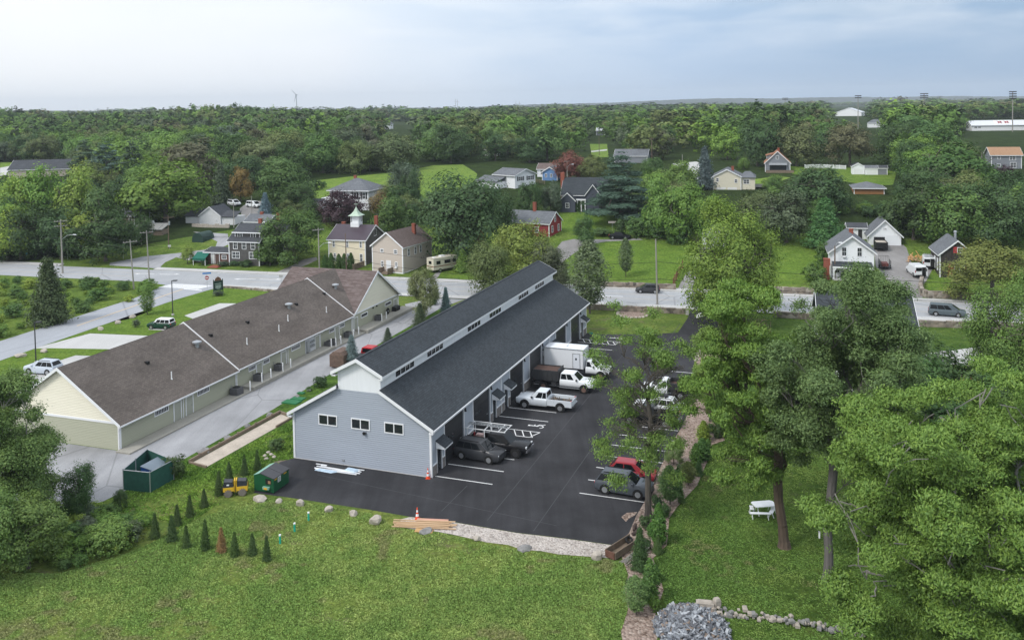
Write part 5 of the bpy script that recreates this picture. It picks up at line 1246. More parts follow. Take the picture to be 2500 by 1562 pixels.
# brown annex with green awning
a1=house('annex','low brown shop annex with green awning joined to the shingled house',(561,646.5),.28,6.0,5.5,2.6,3.2,'x',mat('brown_boards',(.12,.062,.05),.8,.15),slate_shingle,wins=[('F',4.1,5.3,1.1,2.05)],doors=[('F',2.5,3.5,.1,2.2,(.10,.06,.05)),('F',1.6,2.1,.1,2.2,(.6,.6,.6))],nr=True,cat='shop')
aw=MB();aw.hexa([(-1.9,-1.7,1.35),(1.2,-1.7,1.35),(1.2,.1,2.45),(-1.9,.1,2.45)],[(-1.9,-1.75,1.45),(1.2,-1.75,1.45),(1.2,.1,2.55),(-1.9,.1,2.55)]);aw.box(-1.9,1.2,-1.75,-1.72,1.05,1.38)
aw.build('awning',mat('green_canvas',(.012,.12,.085),.8,.08),a1)
mb=MB();mb.box(-1.8,-1.7,-1.7,-1.6,-.2,1.4);mb.box(1.1,1.2,-1.7,-1.6,-.2,1.4);mb.build('awning_post',white,a1)
tag(MB().box(-1.2,1.2,-.9,.9,0,.16).box(-1.0,1.0,-.2,.9,.16,.32).build('brick_steps',brick,loc=G(524,652.5),rz=-.28),'reddish brick entry steps between the annex and the sidewalk','steps')
# cream house with cupola
h=house('house','cream house with solar panelled roof and a green topped cupola',(893,648.5),.28,8.45,9.2,5.35,7.75,'x',cream2,mat('solar_panels',(.062,.045,.058),.35,.12,.6),
 wins=[('F',1.0,1.55,3.65,5.0),('F',4.1,4.65,3.65,5.0),('F',7.15,7.7,3.65,5.0),('F',1.2,1.75,.7,2.45),('F',4.2,4.75,.7,2.45),('F',7.15,7.8,.7,2.45),('R',4.1,5.4,5.5,7.0),('R',1.7,2.7,3.2,4.9),('R',5.6,6.6,3.2,4.9)],chim=[(1.0,5.2,.4)],nr=True)
MB().box(8.46,8.53,.17,9.0,-.5,5.3).ext([(8.46,.1,5.3),(8.46,9.1,5.3),(8.46,4.6,7.65)],(.06,0,0)).build('shingled_side',shingle_wall,h)
mb=MB()
for k in range(8): mb.box(.3+k*1.0,.33+k*1.0,-.2,4.4,5.3,5.3)
cu=MB().box(3.35,5.25,3.65,5.55,6.9,8.3).build('cupola_base',white,h)
mb=MB()
for x in (3.4,5.1):
    for y in (3.7,5.4): mb.box(x,x+.12,y,y+.12,8.3,9.7)
mb.box(3.35,5.25,3.65,5.55,9.6,9.8);mb.box(3.6,5.0,3.9,5.3,8.3,9.6)
for k in range(5): mb.box(3.66+k*.31,3.72+k*.31,3.86,3.9,8.3,9.6)
mb.build('cupola',white,h)
mb=MB();c0=(4.3,4.6)
def ring(r,z): return [(c0[0]-r,c0[1]-r,z),(c0[0]+r,c0[1]-r,z),(c0[0]+r,c0[1]+r,z),(c0[0]-r,c0[1]+r,z)]
for (ra,za),(rb,zb) in (((1.35,9.75),(.85,10.1)),((.85,10.1),(.42,10.65)),((.42,10.65),(.03,11.6))): mb.hexa(ring(ra,za),ring(rb,zb))
mb.cyl((4.3,4.6,11.5),(4.3,4.6,12.2),.03,n=5).box(3.8,4.8,4.58,4.62,12.1,12.2)
mb.build('cupola_roof',mat('verdigris_copper',(.42,.52,.42),.6,.15),h)
MB().box(6.8,7.5,8.0,8.6,5.3,9.3).build('chimney',brick,h)
# beige house
h=house('house','beige two storey house with taupe gable roof and white corner boards facing the road',(984.3,668.8),.45,7.25,11,5.35,8.0,'y',beige_wall,tan_shingle,
 wins=[('F',2.0,2.75,4.0,4.75),('F',5.2,6.0,3.85,4.75),('F',2.1,2.7,1.05,2.35),('F',5.4,6.0,1.35,2.3),('R',1.7,2.55,3.2,4.75),('R',4.2,5.0,3.2,4.75),('R',6.2,7.0,3.2,4.75)],doors=[('F',3.5,4.35,.35,2.35,(.7,.72,.74))],chim=[(5.2,7.5,.8)],nr=True)
MB().box(2.7,4.9,-1.2,0,0,.35).box(3.0,4.8,-1.9,-1.2,0,.18).box(2.72,2.78,-1.9,0,.2,1.2).box(4.82,4.88,-1.9,0,.2,1.2).build('front_steps',oldwood,h)
MB().box(5.45,5.95,-.35,0,1.05,1.35).build('air_conditioner',white,h)
MB().box(-.03,7.28,-.05,0,-.1,.25).box(7.25,7.3,0,11,-.3,.25).build('water_table',white,h)
# hip roofed house
h=house('house','white two storey house with grey hip roof behind the purple maple',(806,512),.28,11.4,10.5,5.3,8.2,'x',whitewall,grey_shingle,wins=[('F',1.0,2.0,3.0,4.8),('F',3.2,4.2,3.0,4.8),('F',9.6,10.6,3.0,4.8),('F',7,8,3.0,4.8)],chim=[(5.0,5.5,.6)],hip=True,ov=.7,shut=True)
tag(MB().box(-3.4,0,1.5,6,-1,3.0).build('porch_wing',whitewall,h),None)
house('shed_building','small grey roofed white outbuilding left of the hip roofed house',(757,516),.28,3.6,3.2,2.4,3.2,'x',whitewall,slate_shingle,cat='outbuilding')
# slate blue cottage
h=house('house','slate blue cottage with white gable trim and tall brick chimney',(1372,514),.28,12.0,8,4.2,8.1,'x',navy_wall,dark_shingle,wins=[('F',1.9,2.8,1.6,3.0)],doors=[('F',4.9,5.9,.2,2.5,(.5,.5,.5))])
mb=MB();mb.box(.0,3.9,-2.2,0,-1,2.8);mb.ext([(0,-2.2,2.8),(3.9,-2.2,2.8),(1.95,-2.2,4.6)],(0,4,0));mb.box(6.4,10.2,-1.2,0,-1,4.2);mb.ext([(6.4,-1.2,4.2),(10.2,-1.2,4.2),(8.3,-1.2,6.6)],(0,4,0));each(mb,'front_wing',navy_wall,h)
mb=MB();slab(mb,(-.25,-2.45,2.6),(-.25,1.8,2.6),(1.95,1.8,4.65),(1.95,-2.45,4.65));slab(mb,(4.15,-2.45,2.6),(4.15,1.8,2.6),(1.95,1.8,4.65),(1.95,-2.45,4.65));slab(mb,(6.1,-1.5,3.85),(6.1,2.8,3.85),(8.3,2.8,6.65),(8.3,-1.5,6.65));slab(mb,(10.5,-1.5,3.85),(10.5,2.8,3.85),(8.3,2.8,6.65),(8.3,-1.5,6.65))
mb.build('front_roof',dark_shingle,h)
mb=MB()
for x0,x1,y,z0,z1 in ((-.25,1.95,-2.5,2.5,4.6),(4.15,1.95,-2.5,2.5,4.6),(6.1,8.3,-1.55,3.75,6.6),(10.5,8.3,-1.55,3.75,6.6)): mb.ext([(x0,y,z0),(x0,y,z0+.25),(x1,y,z1+.25),(x1,y,z1)],(0,.05,0))
for x in (4.2,5.2,6.2): mb.box(x,x+.2,-1.4,-1.2,0,2.9)
mb.box(4.0,6.5,-1.5,-1.1,2.8,3.1);mb.build('porch',white,h)
window(h,'F',1.4,2.4,.9,2.2);h.children[-1].location=(0,-2.2,0)
MB().box(-1.0,-.05,3.2,4.4,-1,9.4).build('chimney',brick,h)
# red house
house('house','red clapboard house with grey roof and slender brick chimney behind the yellow green tree',(1341,580),.5,10.6,6.4,3.2,5.4,'x',red_wall,grey_shingle,wins=[('R',2.7,3.5,3.2,4.6),('R',4.4,5.2,.9,2.5),('R',1.2,2.0,.9,2.5),('F',4,5,.9,2.3),('F',7,8,.9,2.3),('F',1.5,2.5,.9,2.3)],chim=[(5.4,3.2,1.9)],nr=True)
# white ranch
h=house('house','white two level house with shuttered windows left of the bright blue house',(1257.7,461),.8,9,8.6,4.0,5.6,'x',whitewall,grey_shingle,wins=[('R',1.3,3.3,2.2,3.5,2),('R',5.3,7.6,2.2,3.5,2),('R',1.8,3.0,-.4,.9),('R',5,7.4,-.6,.9,2)],nr=True,base=1.6,shut=True,ov=.5)
mb=MB();mb.box(-4,5,-3.5,0,-1.5,2.0);mb.build('low_wing',whitewall,h)
mb=MB();slab(mb,(-4.4,-4,2.0),(5.3,-4,2.0),(5.3,.2,3.4),(-4.4,.2,3.4));mb.build('low_roof',grey_shingle,h)
house('house','bright blue small house with white gable trim beside the copper tree',(1323.6,441),.28,4.9,7,2.7,4.2,'y',blue_wall,grey_shingle,wins=[('F',.9,1.6,1.0,2.2),('F',2.6,3.3,1.0,2.2)],ov=.35)
house('house','pale house with tan door end partly behind the bright blue house',(1312,432),.28,6,6,2.6,4.2,'x',whitewall,tan_shingle,cat='house',wins=[('F',1,2.2,.8,2.2)])
# raised cream house
h=house('house','raised cream house with grey hip roofs and white garage doors below',(1741,463),.28,7.6,10,3.7,5.6,'y',mat('cream_siding',(.66,.62,.50),.7,.05),grey_shingle,wins=[('F',.8,1.6,2.2,3.3),('F',5.8,6.6,1.9,3.0)],doors=[('F',1.1,3.3,-1.2,.5,(.72,.72,.7)),('F',4.1,6.3,-1.2,.5,(.72,.72,.7))],base=1.8,chim=[(5.2,5,.5)])
mb=MB();mb.box(7.6,11.3,.5,9,-1.8,3.4);mb.build('side_wing',MATS['cream_siding'],h)
mb=MB();mb.add([(7.2,0,3.4),(11.6,0,3.4),(11.6,9.4,3.4),(7.2,9.4,3.4),(8.6,4,4.9),(10,4.6,4.9)],[(0,1,5,4),(1,2,5),(2,3,4,5),(3,0,4),(3,2,1,0)]);mb.build('side_roof',grey_shingle,h)
window(h,'F',8.2,9.8,1.6,2.9,0,2);h.children[-1].location=(0,.5,0)
MB().box(11.3,16,2,7,.6,.75).box(11.4,11.5,2,2.1,-1.8,.6).box(15.8,15.9,2,2.1,-1.8,.6).box(11.3,16,2,2.05,.75,1.5).build('deck',mat('grey_deck',(.34,.34,.34),.8,.1),h)
# cape with orange roof
h=house('house','grey shingled cape with orange cedar roof, dormers and a deck',(1868,420),.28,7.6,10.5,2.9,6.5,'y',grey_wall,cedar_shingle,wins=[('F',3.3,4.2,4.0,5.2)],chim=[(4.2,6.5,.7)],ov=.3)
for y in (2,4.6,7.2): 
    MB().box(.5,2.2,y,y+1.3,4.0,5.0).build('dormer',grey_wall,h);mb=MB();slab(mb,(.2,y-.2,5.0),(.2,y+1.5,5.0),(2.9,y+1.5,5.7),(2.9,y-.2,5.7));mb.build('dormer_roof',cedar_shingle,h)
    MB().box(.42,.5,y+.35,y+.95,4.2,4.85).build('window',white,h)
MB().box(1.4,6.4,-.1,0,.4,2.3).build('sun_porch',glass2,h)
mb=MB();slab(mb,(1.2,-1.0,2.2),(6.6,-1.0,2.2),(6.6,0,2.8),(1.2,0,2.8),.06);mb.build('porch_roof',metal,h)
MB().box(.2,8.6,-2.8,0,-.3,-.15).box(.2,8.6,-2.8,-2.74,-.15,.75).box(.2,.3,-2.8,-2.7,-2,-.3).box(4,4.1,-2.8,-2.7,-2,-.3).box(8.5,8.6,-2.8,-2.7,-2,-.3).build('deck',oldwood,h)
# garage and white house
h=house('garage','white two car garage with grey gable roof at the driveway end',(2121.7,598),.28,6.0,7,2.15,5.1,'y',whitewall,grey_shingle,wins=[('F',2.6,3.4,3.1,3.6,2)],doors=[('F',.35,2.75,0,1.95,(.76,.78,.8)),('F',3.25,5.65,0,1.95,(.76,.78,.8))],ov=.45,cat='garage')
house('outbuilding','small white dark roofed shed just left of the garage',(2070,583),.28,3.6,4,2.4,3.1,'x',whitewall,slate_shingle,wins=[('F',.4,1.2,.9,2.0)],doors=[('F',2.0,2.8,.1,2.0,(.03,.03,.03))],cat='shed')
h=house('house','white two storey house with grey gable roof and arched front porch',(2028,677),.28,7.3,9.5,4.85,7.6,'y',whitewall,grey_shingle,wins=[('F',1.85,2.75,3.9,5.6),('F',4.45,5.35,3.9,5.6),('F',.7,1.6,.8,2.0),('F',2.4,3.2,.6,2.0)],doors=[('F',4.3,5.2,.1,2.1,(.12,.06,.05))],chim=[(3.9,4.5,.6)],ov=.5)
mb=MB();slab(mb,(.2,-1.9,2.35),(6.9,-1.9,2.35),(6.9,0,2.85),(.2,0,2.85),.12);pr=mb.build('porch_roof',dark_shingle,h)
mb=MB();mb.box(.2,6.9,-1.9,-1.8,2.05,2.35)
for x in (.3,3.2,6.55): mb.box(x,x+.22,-1.85,-1.65,0,2.05);mb.ext([(x-.45 if x>1 else x+.2,-1.8,2.05),(x+.22+.45 if x<6 else x,-1.8,2.05),(x+.11,-1.8,1.3)],(0,.08,0))
mb.build('porch',white,h);MB().box(.2,6.9,-1.9,0,-.3,.1).build('porch_floor',concrete,h)
MB().box(2.0,2.6,-.35,0,3.75,4.0).build('air_conditioner',white,h)
MB().box(-.06,0,1.0,1.9,1.9,3.2).build('shutter',red_paint,h)
# dark barn
h=house('barn','dark weathered wooden barn with grey roof, red shutters and red doors',(2294,677),.28,5.8,8.5,4.2,6.6,'y',barn_wood,grey_shingle,wins=[('F',2.8,3.7,4.45,5.45)],ov=.3,cat='barn')
for a,b,z0,z1 in ((2.2,2.8,4.4,5.5),(3.72,4.3,4.4,5.5),(1.35,2.3,.3,2.6),(4.1,5.1,.3,2.6)): MB().box(a,b,-.06,0,z0,z1).build('shutter' if z0>2 else 'barn_door',red_paint,h)
window(h,'F',2.35,4.05,.45,2.5,0,2);
MB().box(-.03,.07,-.05,.1,0,4.2).build('corner_trim',white,h)
MB().cyl((3.4,4.6,6.2),(3.4,4.6,7.6),.22,n=8).cyl((3.4,4.6,7.6),(3.4,4.6,7.8),.35,.1,8).build('chimney_pipe',metal,h)
MB().box(-.1,-.02,1.2,2.1,1.0,3.2).box(-.1,-.02,3.6,4.5,1.0,3.2).build('side_window',white,h)
# neighbours further off
h=house('barn_house','white low barns with dark slate roofs left of the white minivan lot',(488,548),.28,6.2,6,2.4,4.6,'y',mat('white_plaster',(.66,.67,.68),.8,.08),slate_shingle,wins=[('F',4.7,5.2,.9,1.4)],cat='barn')
mb=MB();mb.box(-5,0,1,6,-1,1.9);mb.box(6.2,10.2,.3,5,-1,2.0);each(mb,'side_wing',MATS['white_plaster'],h)
mb=MB();slab(mb,(-5.2,.7,1.9),(.1,.7,1.9),(.1,4,3.6),(-5.2,4,3.6));slab(mb,(6.1,0,2.0),(10.5,0,2.0),(10.5,3,3.2),(6.1,3,3.2));each(mb,'side_roof',slate_shingle,h)
house('house','small grey house with pale roof and brick chimney behind the shingled house',(598,566),.28,6.5,6,2.6,4.0,'x',grey_wall,grey_shingle,wins=[('F',2,3,1,2)],chim=[(3,3,.5)])
house('house','small brown cottage with dark roof behind the street corner trees',(288,548),.28,5.2,6,2.4,3.9,'x',mat('brown_wall',(.16,.13,.105),.8,.15),slate_shingle,wins=[('F',3.5,4.5,1,2)],chim=[(.6,3,.5)])
house('warehouse','long low building with grey gable roof among the trees at the left edge',(20,436),-.12,42,12,3.2,6.4,'x',mat('tan_plaster',(.45,.40,.34),.8,.06),slate_shingle,cat='building')
house('house','low bungalow with pale grey roof between two rounded trees',(2085,474),.28,7.4,9,1.6,2.9,'x',mat('orange_brown_wall',(.28,.14,.06),.8,.1),grey_shingle,hip=True,ov=.5)
h=house('house','grey house with orange tan roof at the right edge',(2420,412),.28,8.4,8,4.3,6.4,'x',grey_wall,mat('orange_tan_roof',(.33,.20,.12),.9,.15),wins=[('F',1.6,2.6,2.9,3.9),('F',5.0,6.8,2.6,3.9,2),('F',5.2,6.9,.2,2.0,2),('F',1.6,2.6,.6,1.5)],ov=.4)
for i,(x,y,w,l,dr) in enumerate(((2080,426,3.5,'white gabled shed with roll up door among the small sheds',1),(2112,427,3.6,'middle pale shed with low double doors',2),(2142,427,2.8,'smallest grey shed at the right of the three',0))):
    house('garden_shed',l,(x,y),.28,w,3,2.0 if i else 2.4,2.7 if i else 3.4,'y' if i==0 else 'x',whitewall if i<2 else grey_wall,slate_shingle if i!=1 else grey_shingle,doors=[('F',.6,w-.6,0,1.7,(.75,.76,.78))] if dr else (),cat='shed',ov=.15)
h=house('stadium_building','long white sports building with pale metal roof at the right edge',(2373,320),.15,34,9,3.2,5.6,'x',white,mat('pale_metal_roof',(.60,.62,.66),.5,.05),cat='building',ov=.5,wins=[('F',1.2,2.8,1.4,2.4,2),('F',3.2,4.6,1.4,2.4,2)])
q=MB();k=(5.6-3.2)/4.5
q.hexa([(12,.2,3.33+.2*k),(21,.2,3.33+.2*k),(21.5,4.2,3.33+4.2*k),(12.5,4.2,3.33+4.2*k)],[(12,.2,3.40+.2*k),(21,.2,3.40+.2*k),(21.5,4.2,3.40+4.2*k),(12.5,4.2,3.40+4.2*k)]);b_=q.build('roof_banner',white,h)
q=MB()
for i,x in enumerate((13.6,15.4,17.2,19.0)):
    for j in range(3): q.box(x,x+1.1,.9+j*1.1,1.2+j*1.1,3.42+(1.2+j*1.1)*k-.02,3.50+(1.2+j*1.1)*k)
    q.box(x,x+.3,1.2,3.1,3.42+1.2*k,3.5+3.1*k-.1) if i%2 else q.box(x+.8,x+1.1,1.2,3.1,3.42+1.2*k,3.5+3.1*k-.1)
q.build('lettering',red_paint,b_)
h=house('barn_building','distant pale building with long sawtooth metal roofs',(2040,284),.6,26,16,4,8.5,'y',white,MATS['pale_metal_roof'],cat='building')
house('pavilion','small distant white pavilion with grey roof',(2120,312),.28,9,6,3.0,5.2,'x',white,grey_shingle,hip=True,cat='pavilion')
house('house','distant pale house roof showing through the wood near the far lamp pole',(1456,331),.28,5,5,3.0,4.6,'x',grey_wall,MATS['pale_metal_roof'],cat='house')
house('house','distant white gable end showing between the trees beyond the meadow',(938,316),.28,5,7,4.5,7.0,'y',whitewall,grey_shingle,cat='house')
house('house','low grey roofed house behind the big white pine',(1500,398),.28,12,8,2.6,4.8,'x',grey_wall,grey_shingle,cat='house')
house('house','pale green house half hidden at the meadow corner',(1184,381),.28,5.5,6,2.8,4.0,'x',mat('pale_green_wall',(.40,.44,.36),.8,.05),grey_shingle,wins=[('F',1,1.9,1,2)])
h=house('house','white sided house with dark roof mostly hidden behind the tall grey green tree',(2236,980),.28,9.5,12,7.3,10.6,'x',siding('white_vinyl_siding',(.78,.80,.83),.15),dark_shingle,wins=[('F',6.9,8.4,4.3,5.9),('F',3,4.5,4.3,5.9),('F',5,6.5,1,2.6)],nr=True,ov=.45)
MB().box(.5,9,12,24,-.1,5.2).build('rear_wing',MATS['white_vinyl_siding'],h)
mb=MB();slab(mb,(.2,12,5.1),(.2,24.3,5.1),(4.75,24.3,8.2),(4.75,12,8.2));slab(mb,(9.3,12,5.1),(9.3,24.3,5.1),(4.75,24.3,8.2),(4.75,12,8.2));mb.build('rear_roof',dark_shingle,h)
house('shed_building','white shed with dark doorway seen through the bright green tree',(1716,600),.28,5,5,2.6,4.0,'y',whitewall,grey_shingle,doors=[('F',.7,1.6,.1,2.0,(.05,.03,.04))],cat='shed')
tag(MB().box(-.5,.5,-.4,.4,0,3.6).box(-.56,.56,-.46,.46,3.6,3.8).build('brick_pillar',brick,loc=G(2018,682),rz=-.28),'square brick chimney stack standing left of the white porch','chimney')
# fences and walls ---------------------------------------------------
def wall_run(name,label,cat,pts,h,t,m,cap=None,z0=-.2,jag=0):
    P=[G(*p) for p in pts];mb=MB();rr=random.Random(3)
    for a,b in zip(P[:-1],P[1:]):
        d=(b-a);d.z=0;Ln=d.length;d.normalize();n=Vector((-d.y,d.x,0))*t/2
        seg=max(1,int(Ln/.9)) if jag else 1
        for i in range(seg):
            p=a+(b-a)*i/seg;q=a+(b-a)*(i+1)/seg;hh=h+(rr.uniform(-jag,jag) if jag else 0)
            mb.hexa([p-n+Vector((0,0,z0)),q-n+Vector((0,0,z0)),q+n+Vector((0,0,z0)),p+n+Vector((0,0,z0))],[p-n+Vector((0,0,hh)),q-n+Vector((0,0,hh)),q+n+Vector((0,0,hh)),p+n+Vector((0,0,hh))])
    return tag(mb.build(name,m),label,cat)
wall_run('retaining_wall','low fieldstone wall between the sidewalk and the new building lawn','wall',[(1425,754),(1480,757),(1560,761),(1680,767)],.85,.5,stonewall,jag=.05)
wall_run('retaining_wall','low dark fieldstone kerb wall behind the green sign','wall',[(543,702),(600,706),(672,713)],.35,.5,stonewall,jag=.05)
wall_run('retaining_wall','fieldstone wall along the sidewalk past the white driveway','wall',[(1890,774),(2259,797),(2380,801),(2520,806)],.9,.5,stonewall,jag=.05)
wall_run('retaining_wall','fieldstone retaining wall under the square mown lawn','wall',[(1400,698),(1471,701),(1560,704),(1650,708)],1.0,.5,stonewall,jag=.06)
wall_run('retaining_wall','fieldstone retaining wall under the narrow lawn','wall',[(1850,716),(1940,718),(2020,722)],1.2,.5,stonewall,jag=.06)
wall_run('retaining_wall','curved fieldstone retaining wall below the dark barn','wall',[(2251,690),(2247,708),(2252,722),(2265,727),(2330,729),(2356,730)],1.15,.6,stonewall)
wall_run('retaining_wall','fieldstone retaining wall right of the wooden steps below the barn','wall',[(2381,731),(2420,733),(2500,737)],1.15,.6,stonewall)
wall_run('stone_wall','white stone revetment beside the far gravel drive','wall',[(470,553),(500,555),(560,556)],.8,.5,boulder,jag=.2)
tag(MB().box(-.9,.9,-.3,.3,0,.3).box(-.9,.9,0,.6,.3,.6).box(-.9,.9,.3,.9,.6,.9).build('wooden_steps',oldwood,loc=G(2368,731),rz=-.28),'grey wooden steps set into the retaining wall below the barn','steps')
def fence(name,label,pts,h,post=2.2,m=oldwood,rails=3,picket=False):
    P=[G(*p) for p in pts];t=thing(name,label,'fence',P[0]);mb=MB();ps=[]
    for a,b in zip(P[:-1],P[1:]):
        d=b-a;n=max(1,int(d.length/post))
        for i in range(n+1): ps.append(a+d*i/n-P[0])
        dd=Vector((d.x,d.y,0)).normalized();nn=Vector((-dd.y,dd.x,0))*.03
        for k in range(rails):
            z=h*(k+.6)/rails
            a0=a-P[0];b0=b-P[0];Z=Vector((0,0,1))
            mb.hexa([a0-nn+Z*(z-.06),b0-nn+Z*(z-.06),b0+nn+Z*(z-.06),a0+nn+Z*(z-.06)],[a0-nn+Z*(z+.06),b0-nn+Z*(z+.06),b0+nn+Z*(z+.06),a0+nn+Z*(z+.06)])
        if picket:
            k=int(d.length/.18)
            for i in range(k): c=a-P[0]+d*(i+.5)/k;mb.box(c.x-.055,c.x+.055,c.y-.02,c.y+.02,c.z+.05,c.z+h)
    mb.build('rails',m,t)
    for p in ps: MB().box(p.x-.07,p.x+.07,p.y-.07,p.y+.07,p.z-.2,p.z+h+.1).build('post',m,t)
    return t
fence('fence','reddish brown post and rail fence along the right edge of the mown lawn',[(1644,700),(1655,676),(1667,655)],1.5,2.,mat('red_brown_wood',(.17,.06,.045),.8,.2))
fence('fence','dark picket fence between the cream house and the beige house',[(862,660),(889,651)],1.2,2.,oldwood,2,True)
fence('fence','grey board fence at the back of the lawn by the white pine',[(1536,538),(1556,540)],1.8,2.,oldwood,2,True)
fence('fence','dark rail fence beside the outbuilding left of the hip roofed house',[(735,512),(775,516)],1.3,2.,oldwood)
fence('fence','white picket fence beyond the small sheds',[(1965,412),(2005,411),(2065,414)],1.3,2.,white,2,True)
fence('fence','dark wire fence along the back garden of the blue house',[(1306,446),(1330,450)],1.2,2.,oldwood)
# ---------------- vehicles ----------------
def wheel(t,x,y,r,wd=.24,side=1,rm=None):
    # axis along x; side=+1 right
    w=MB();w.cyl((x-wd/2,y,r),(x+wd/2,y,r),r,n=20);o=w.build('wheel',tyre,t)
    q=MB();xo=x+side*(wd/2);q.cyl((xo-.02,y,r),(xo+.012*side,y,r),r*.63,n=16);
    for k in range(5):
        a=2*PI*k/5;q.box(xo-.0 if side>0 else xo-.03,xo+.03 if side>0 else xo,y+math.cos(a)*r*.3-.04,y+math.cos(a)*r*.3+.04,r+math.sin(a)*r*.3-.04,r+math.sin(a)*r*.3+.04)
    q.build('rim',rm or rim,o);return o
def loft(mb,st,m=0):
    """stations (y,z0,zs,z1,w0,ws,w1): bottom, shoulder and top heights, half widths"""
    rings=[]
    for y,z0,zs,z1,w0,ws,w1 in st:
        rings.append([(w0,y,z0),(ws,y,z0+(zs-z0)*.35),(ws,y,zs),((ws+w1)/2+.02,y,zs+(z1-zs)*.75),(w1,y,z1),(-w1,y,z1),(-(ws+w1)/2-.02,y,zs+(z1-zs)*.75),(-ws,y,zs),(-ws,y,z0+(zs-z0)*.35),(-w0,y,z0)])
    n=10;vs=[p for r in rings for p in r];fs=[]
    for k in range(len(rings)-1):
        for i in range(n): fs.append((k*n+i,k*n+(i+1)%n,(k+1)*n+(i+1)%n,(k+1)*n+i))
    fs.append(tuple(range(n))[::-1]);fs.append(tuple(range((len(rings)-1)*n,len(rings)*n)));mb.add(vs,fs,m)
def face_pt(q,u,v):  # bilinear on quad (bl,br,tr,tl)
    a,b,c,d=[Vector(p) for p in q];return (a*(1-u)+b*u)*(1-v)+(d*(1-u)+c*u)*v
def pane(t,q,u0,u1,v0,v1,off=.012,name='window',m=None):
    n=(Vector(q[1])-Vector(q[0])).cross(Vector(q[3])-Vector(q[0])).normalized()
    P=[face_pt(q,u,v) for u,v in ((u0,v0),(u1,v0),(u1,v1),(u0,v1))]
    mb=MB();mb.hexa([p-n*.02 for p in P],[p+n*off for p in P]);return mb.build(name,m or carglass,t)
def greenhouse(t,col,yb0,yb1,yr0,yr1,zb,zr,hb,hr,splits,windshield=True,rear=True,bow=.05,sides=True):
    """cabin: belt from yb0 (rear) to yb1 (front), roof from yr0 to yr1"""
    mb=MB();b=[(-hb,yb0,zb),(hb,yb0,zb),(hb,yb1,zb),(-hb,yb1,zb)];r=[(-hr,yr0,zr),(hr,yr0,zr),(hr,yr1,zr),(-hr,yr1,zr)]
    mb.hexa(b,r);ym=(yr0+yr1)/2
    mb.hexa([(-hr,yr0,zr),(hr,yr0,zr),(hr,yr1,zr),(-hr,yr1,zr)],[(-hr*.8,yr0+.12,zr+bow),(hr*.8,yr0+.12,zr+bow),(hr*.8,yr1-.12,zr+bow),(-hr*.8,yr1-.12,zr+bow)])
    mb.build('cabin',carpaint,t,color=col)
    R=((hb,yb0,zb),(hb,yb1,zb),(hr,yr1,zr),(hr,yr0,zr));Lq=((-hb,yb1,zb),(-hb,yb0,zb),(-hr,yr0,zr),(-hr,yr1,zr))
    if sides:
        for a,c in splits:
            pane(t,R,a,c,.10,.88);pane(t,Lq,1-c,1-a,.10,.88)
    if windshield: pane(t,((hb,yb1,zb),(-hb,yb1,zb),(-hr,yr1,zr),(hr,yr1,zr)),.07,.93,.05,.93)
    if rear: pane(t,((-hb,yb0,zb),(hb,yb0,zb),(hr,yr0,zr),(-hr,yr0,zr)),.10,.90,.22,.90)
def lights(t,yf,yr,hw,zh,zt,hs=.22,grille=True,tall=False):
    for s in (-1,1):
        x=s*(hw-hs/2-.04);MB().box(x-hs/2,x+hs/2,yf-.10,yf+.015,zh-.08,zh+.08).build('headlight',lampglass,t)
        x=s*(hw-.11);MB().box(x-.10,x+.10,yr-.015,yr+.12,zt-(.22 if tall else .09),zt+(.22 if tall else .09)).build('taillight',redlamp,t)
    if grille: MB().box(-hw*.52,hw*.52,yf-.06,yf+.02,zh-.22,zh+.06).build('grille',black,t)
def mirrors(t,y,z,hw,col):
    for s in (-1,1): MB().box(min(s*hw,s*(hw+.2)),max(s*hw,s*(hw+.2)),y-.08,y+.08,z,z+.16).build('mirror',carpaint,t,color=col)
def arches(t,ys,r,hw,m=black):
    mb=MB()
    for y in ys:
        for s in (-1,1): mb.cyl((s*(hw-.06),y,r),(s*(hw+.006),y,r),r*1.17,n=20)
    mb.build('wheel_arch',m,t)
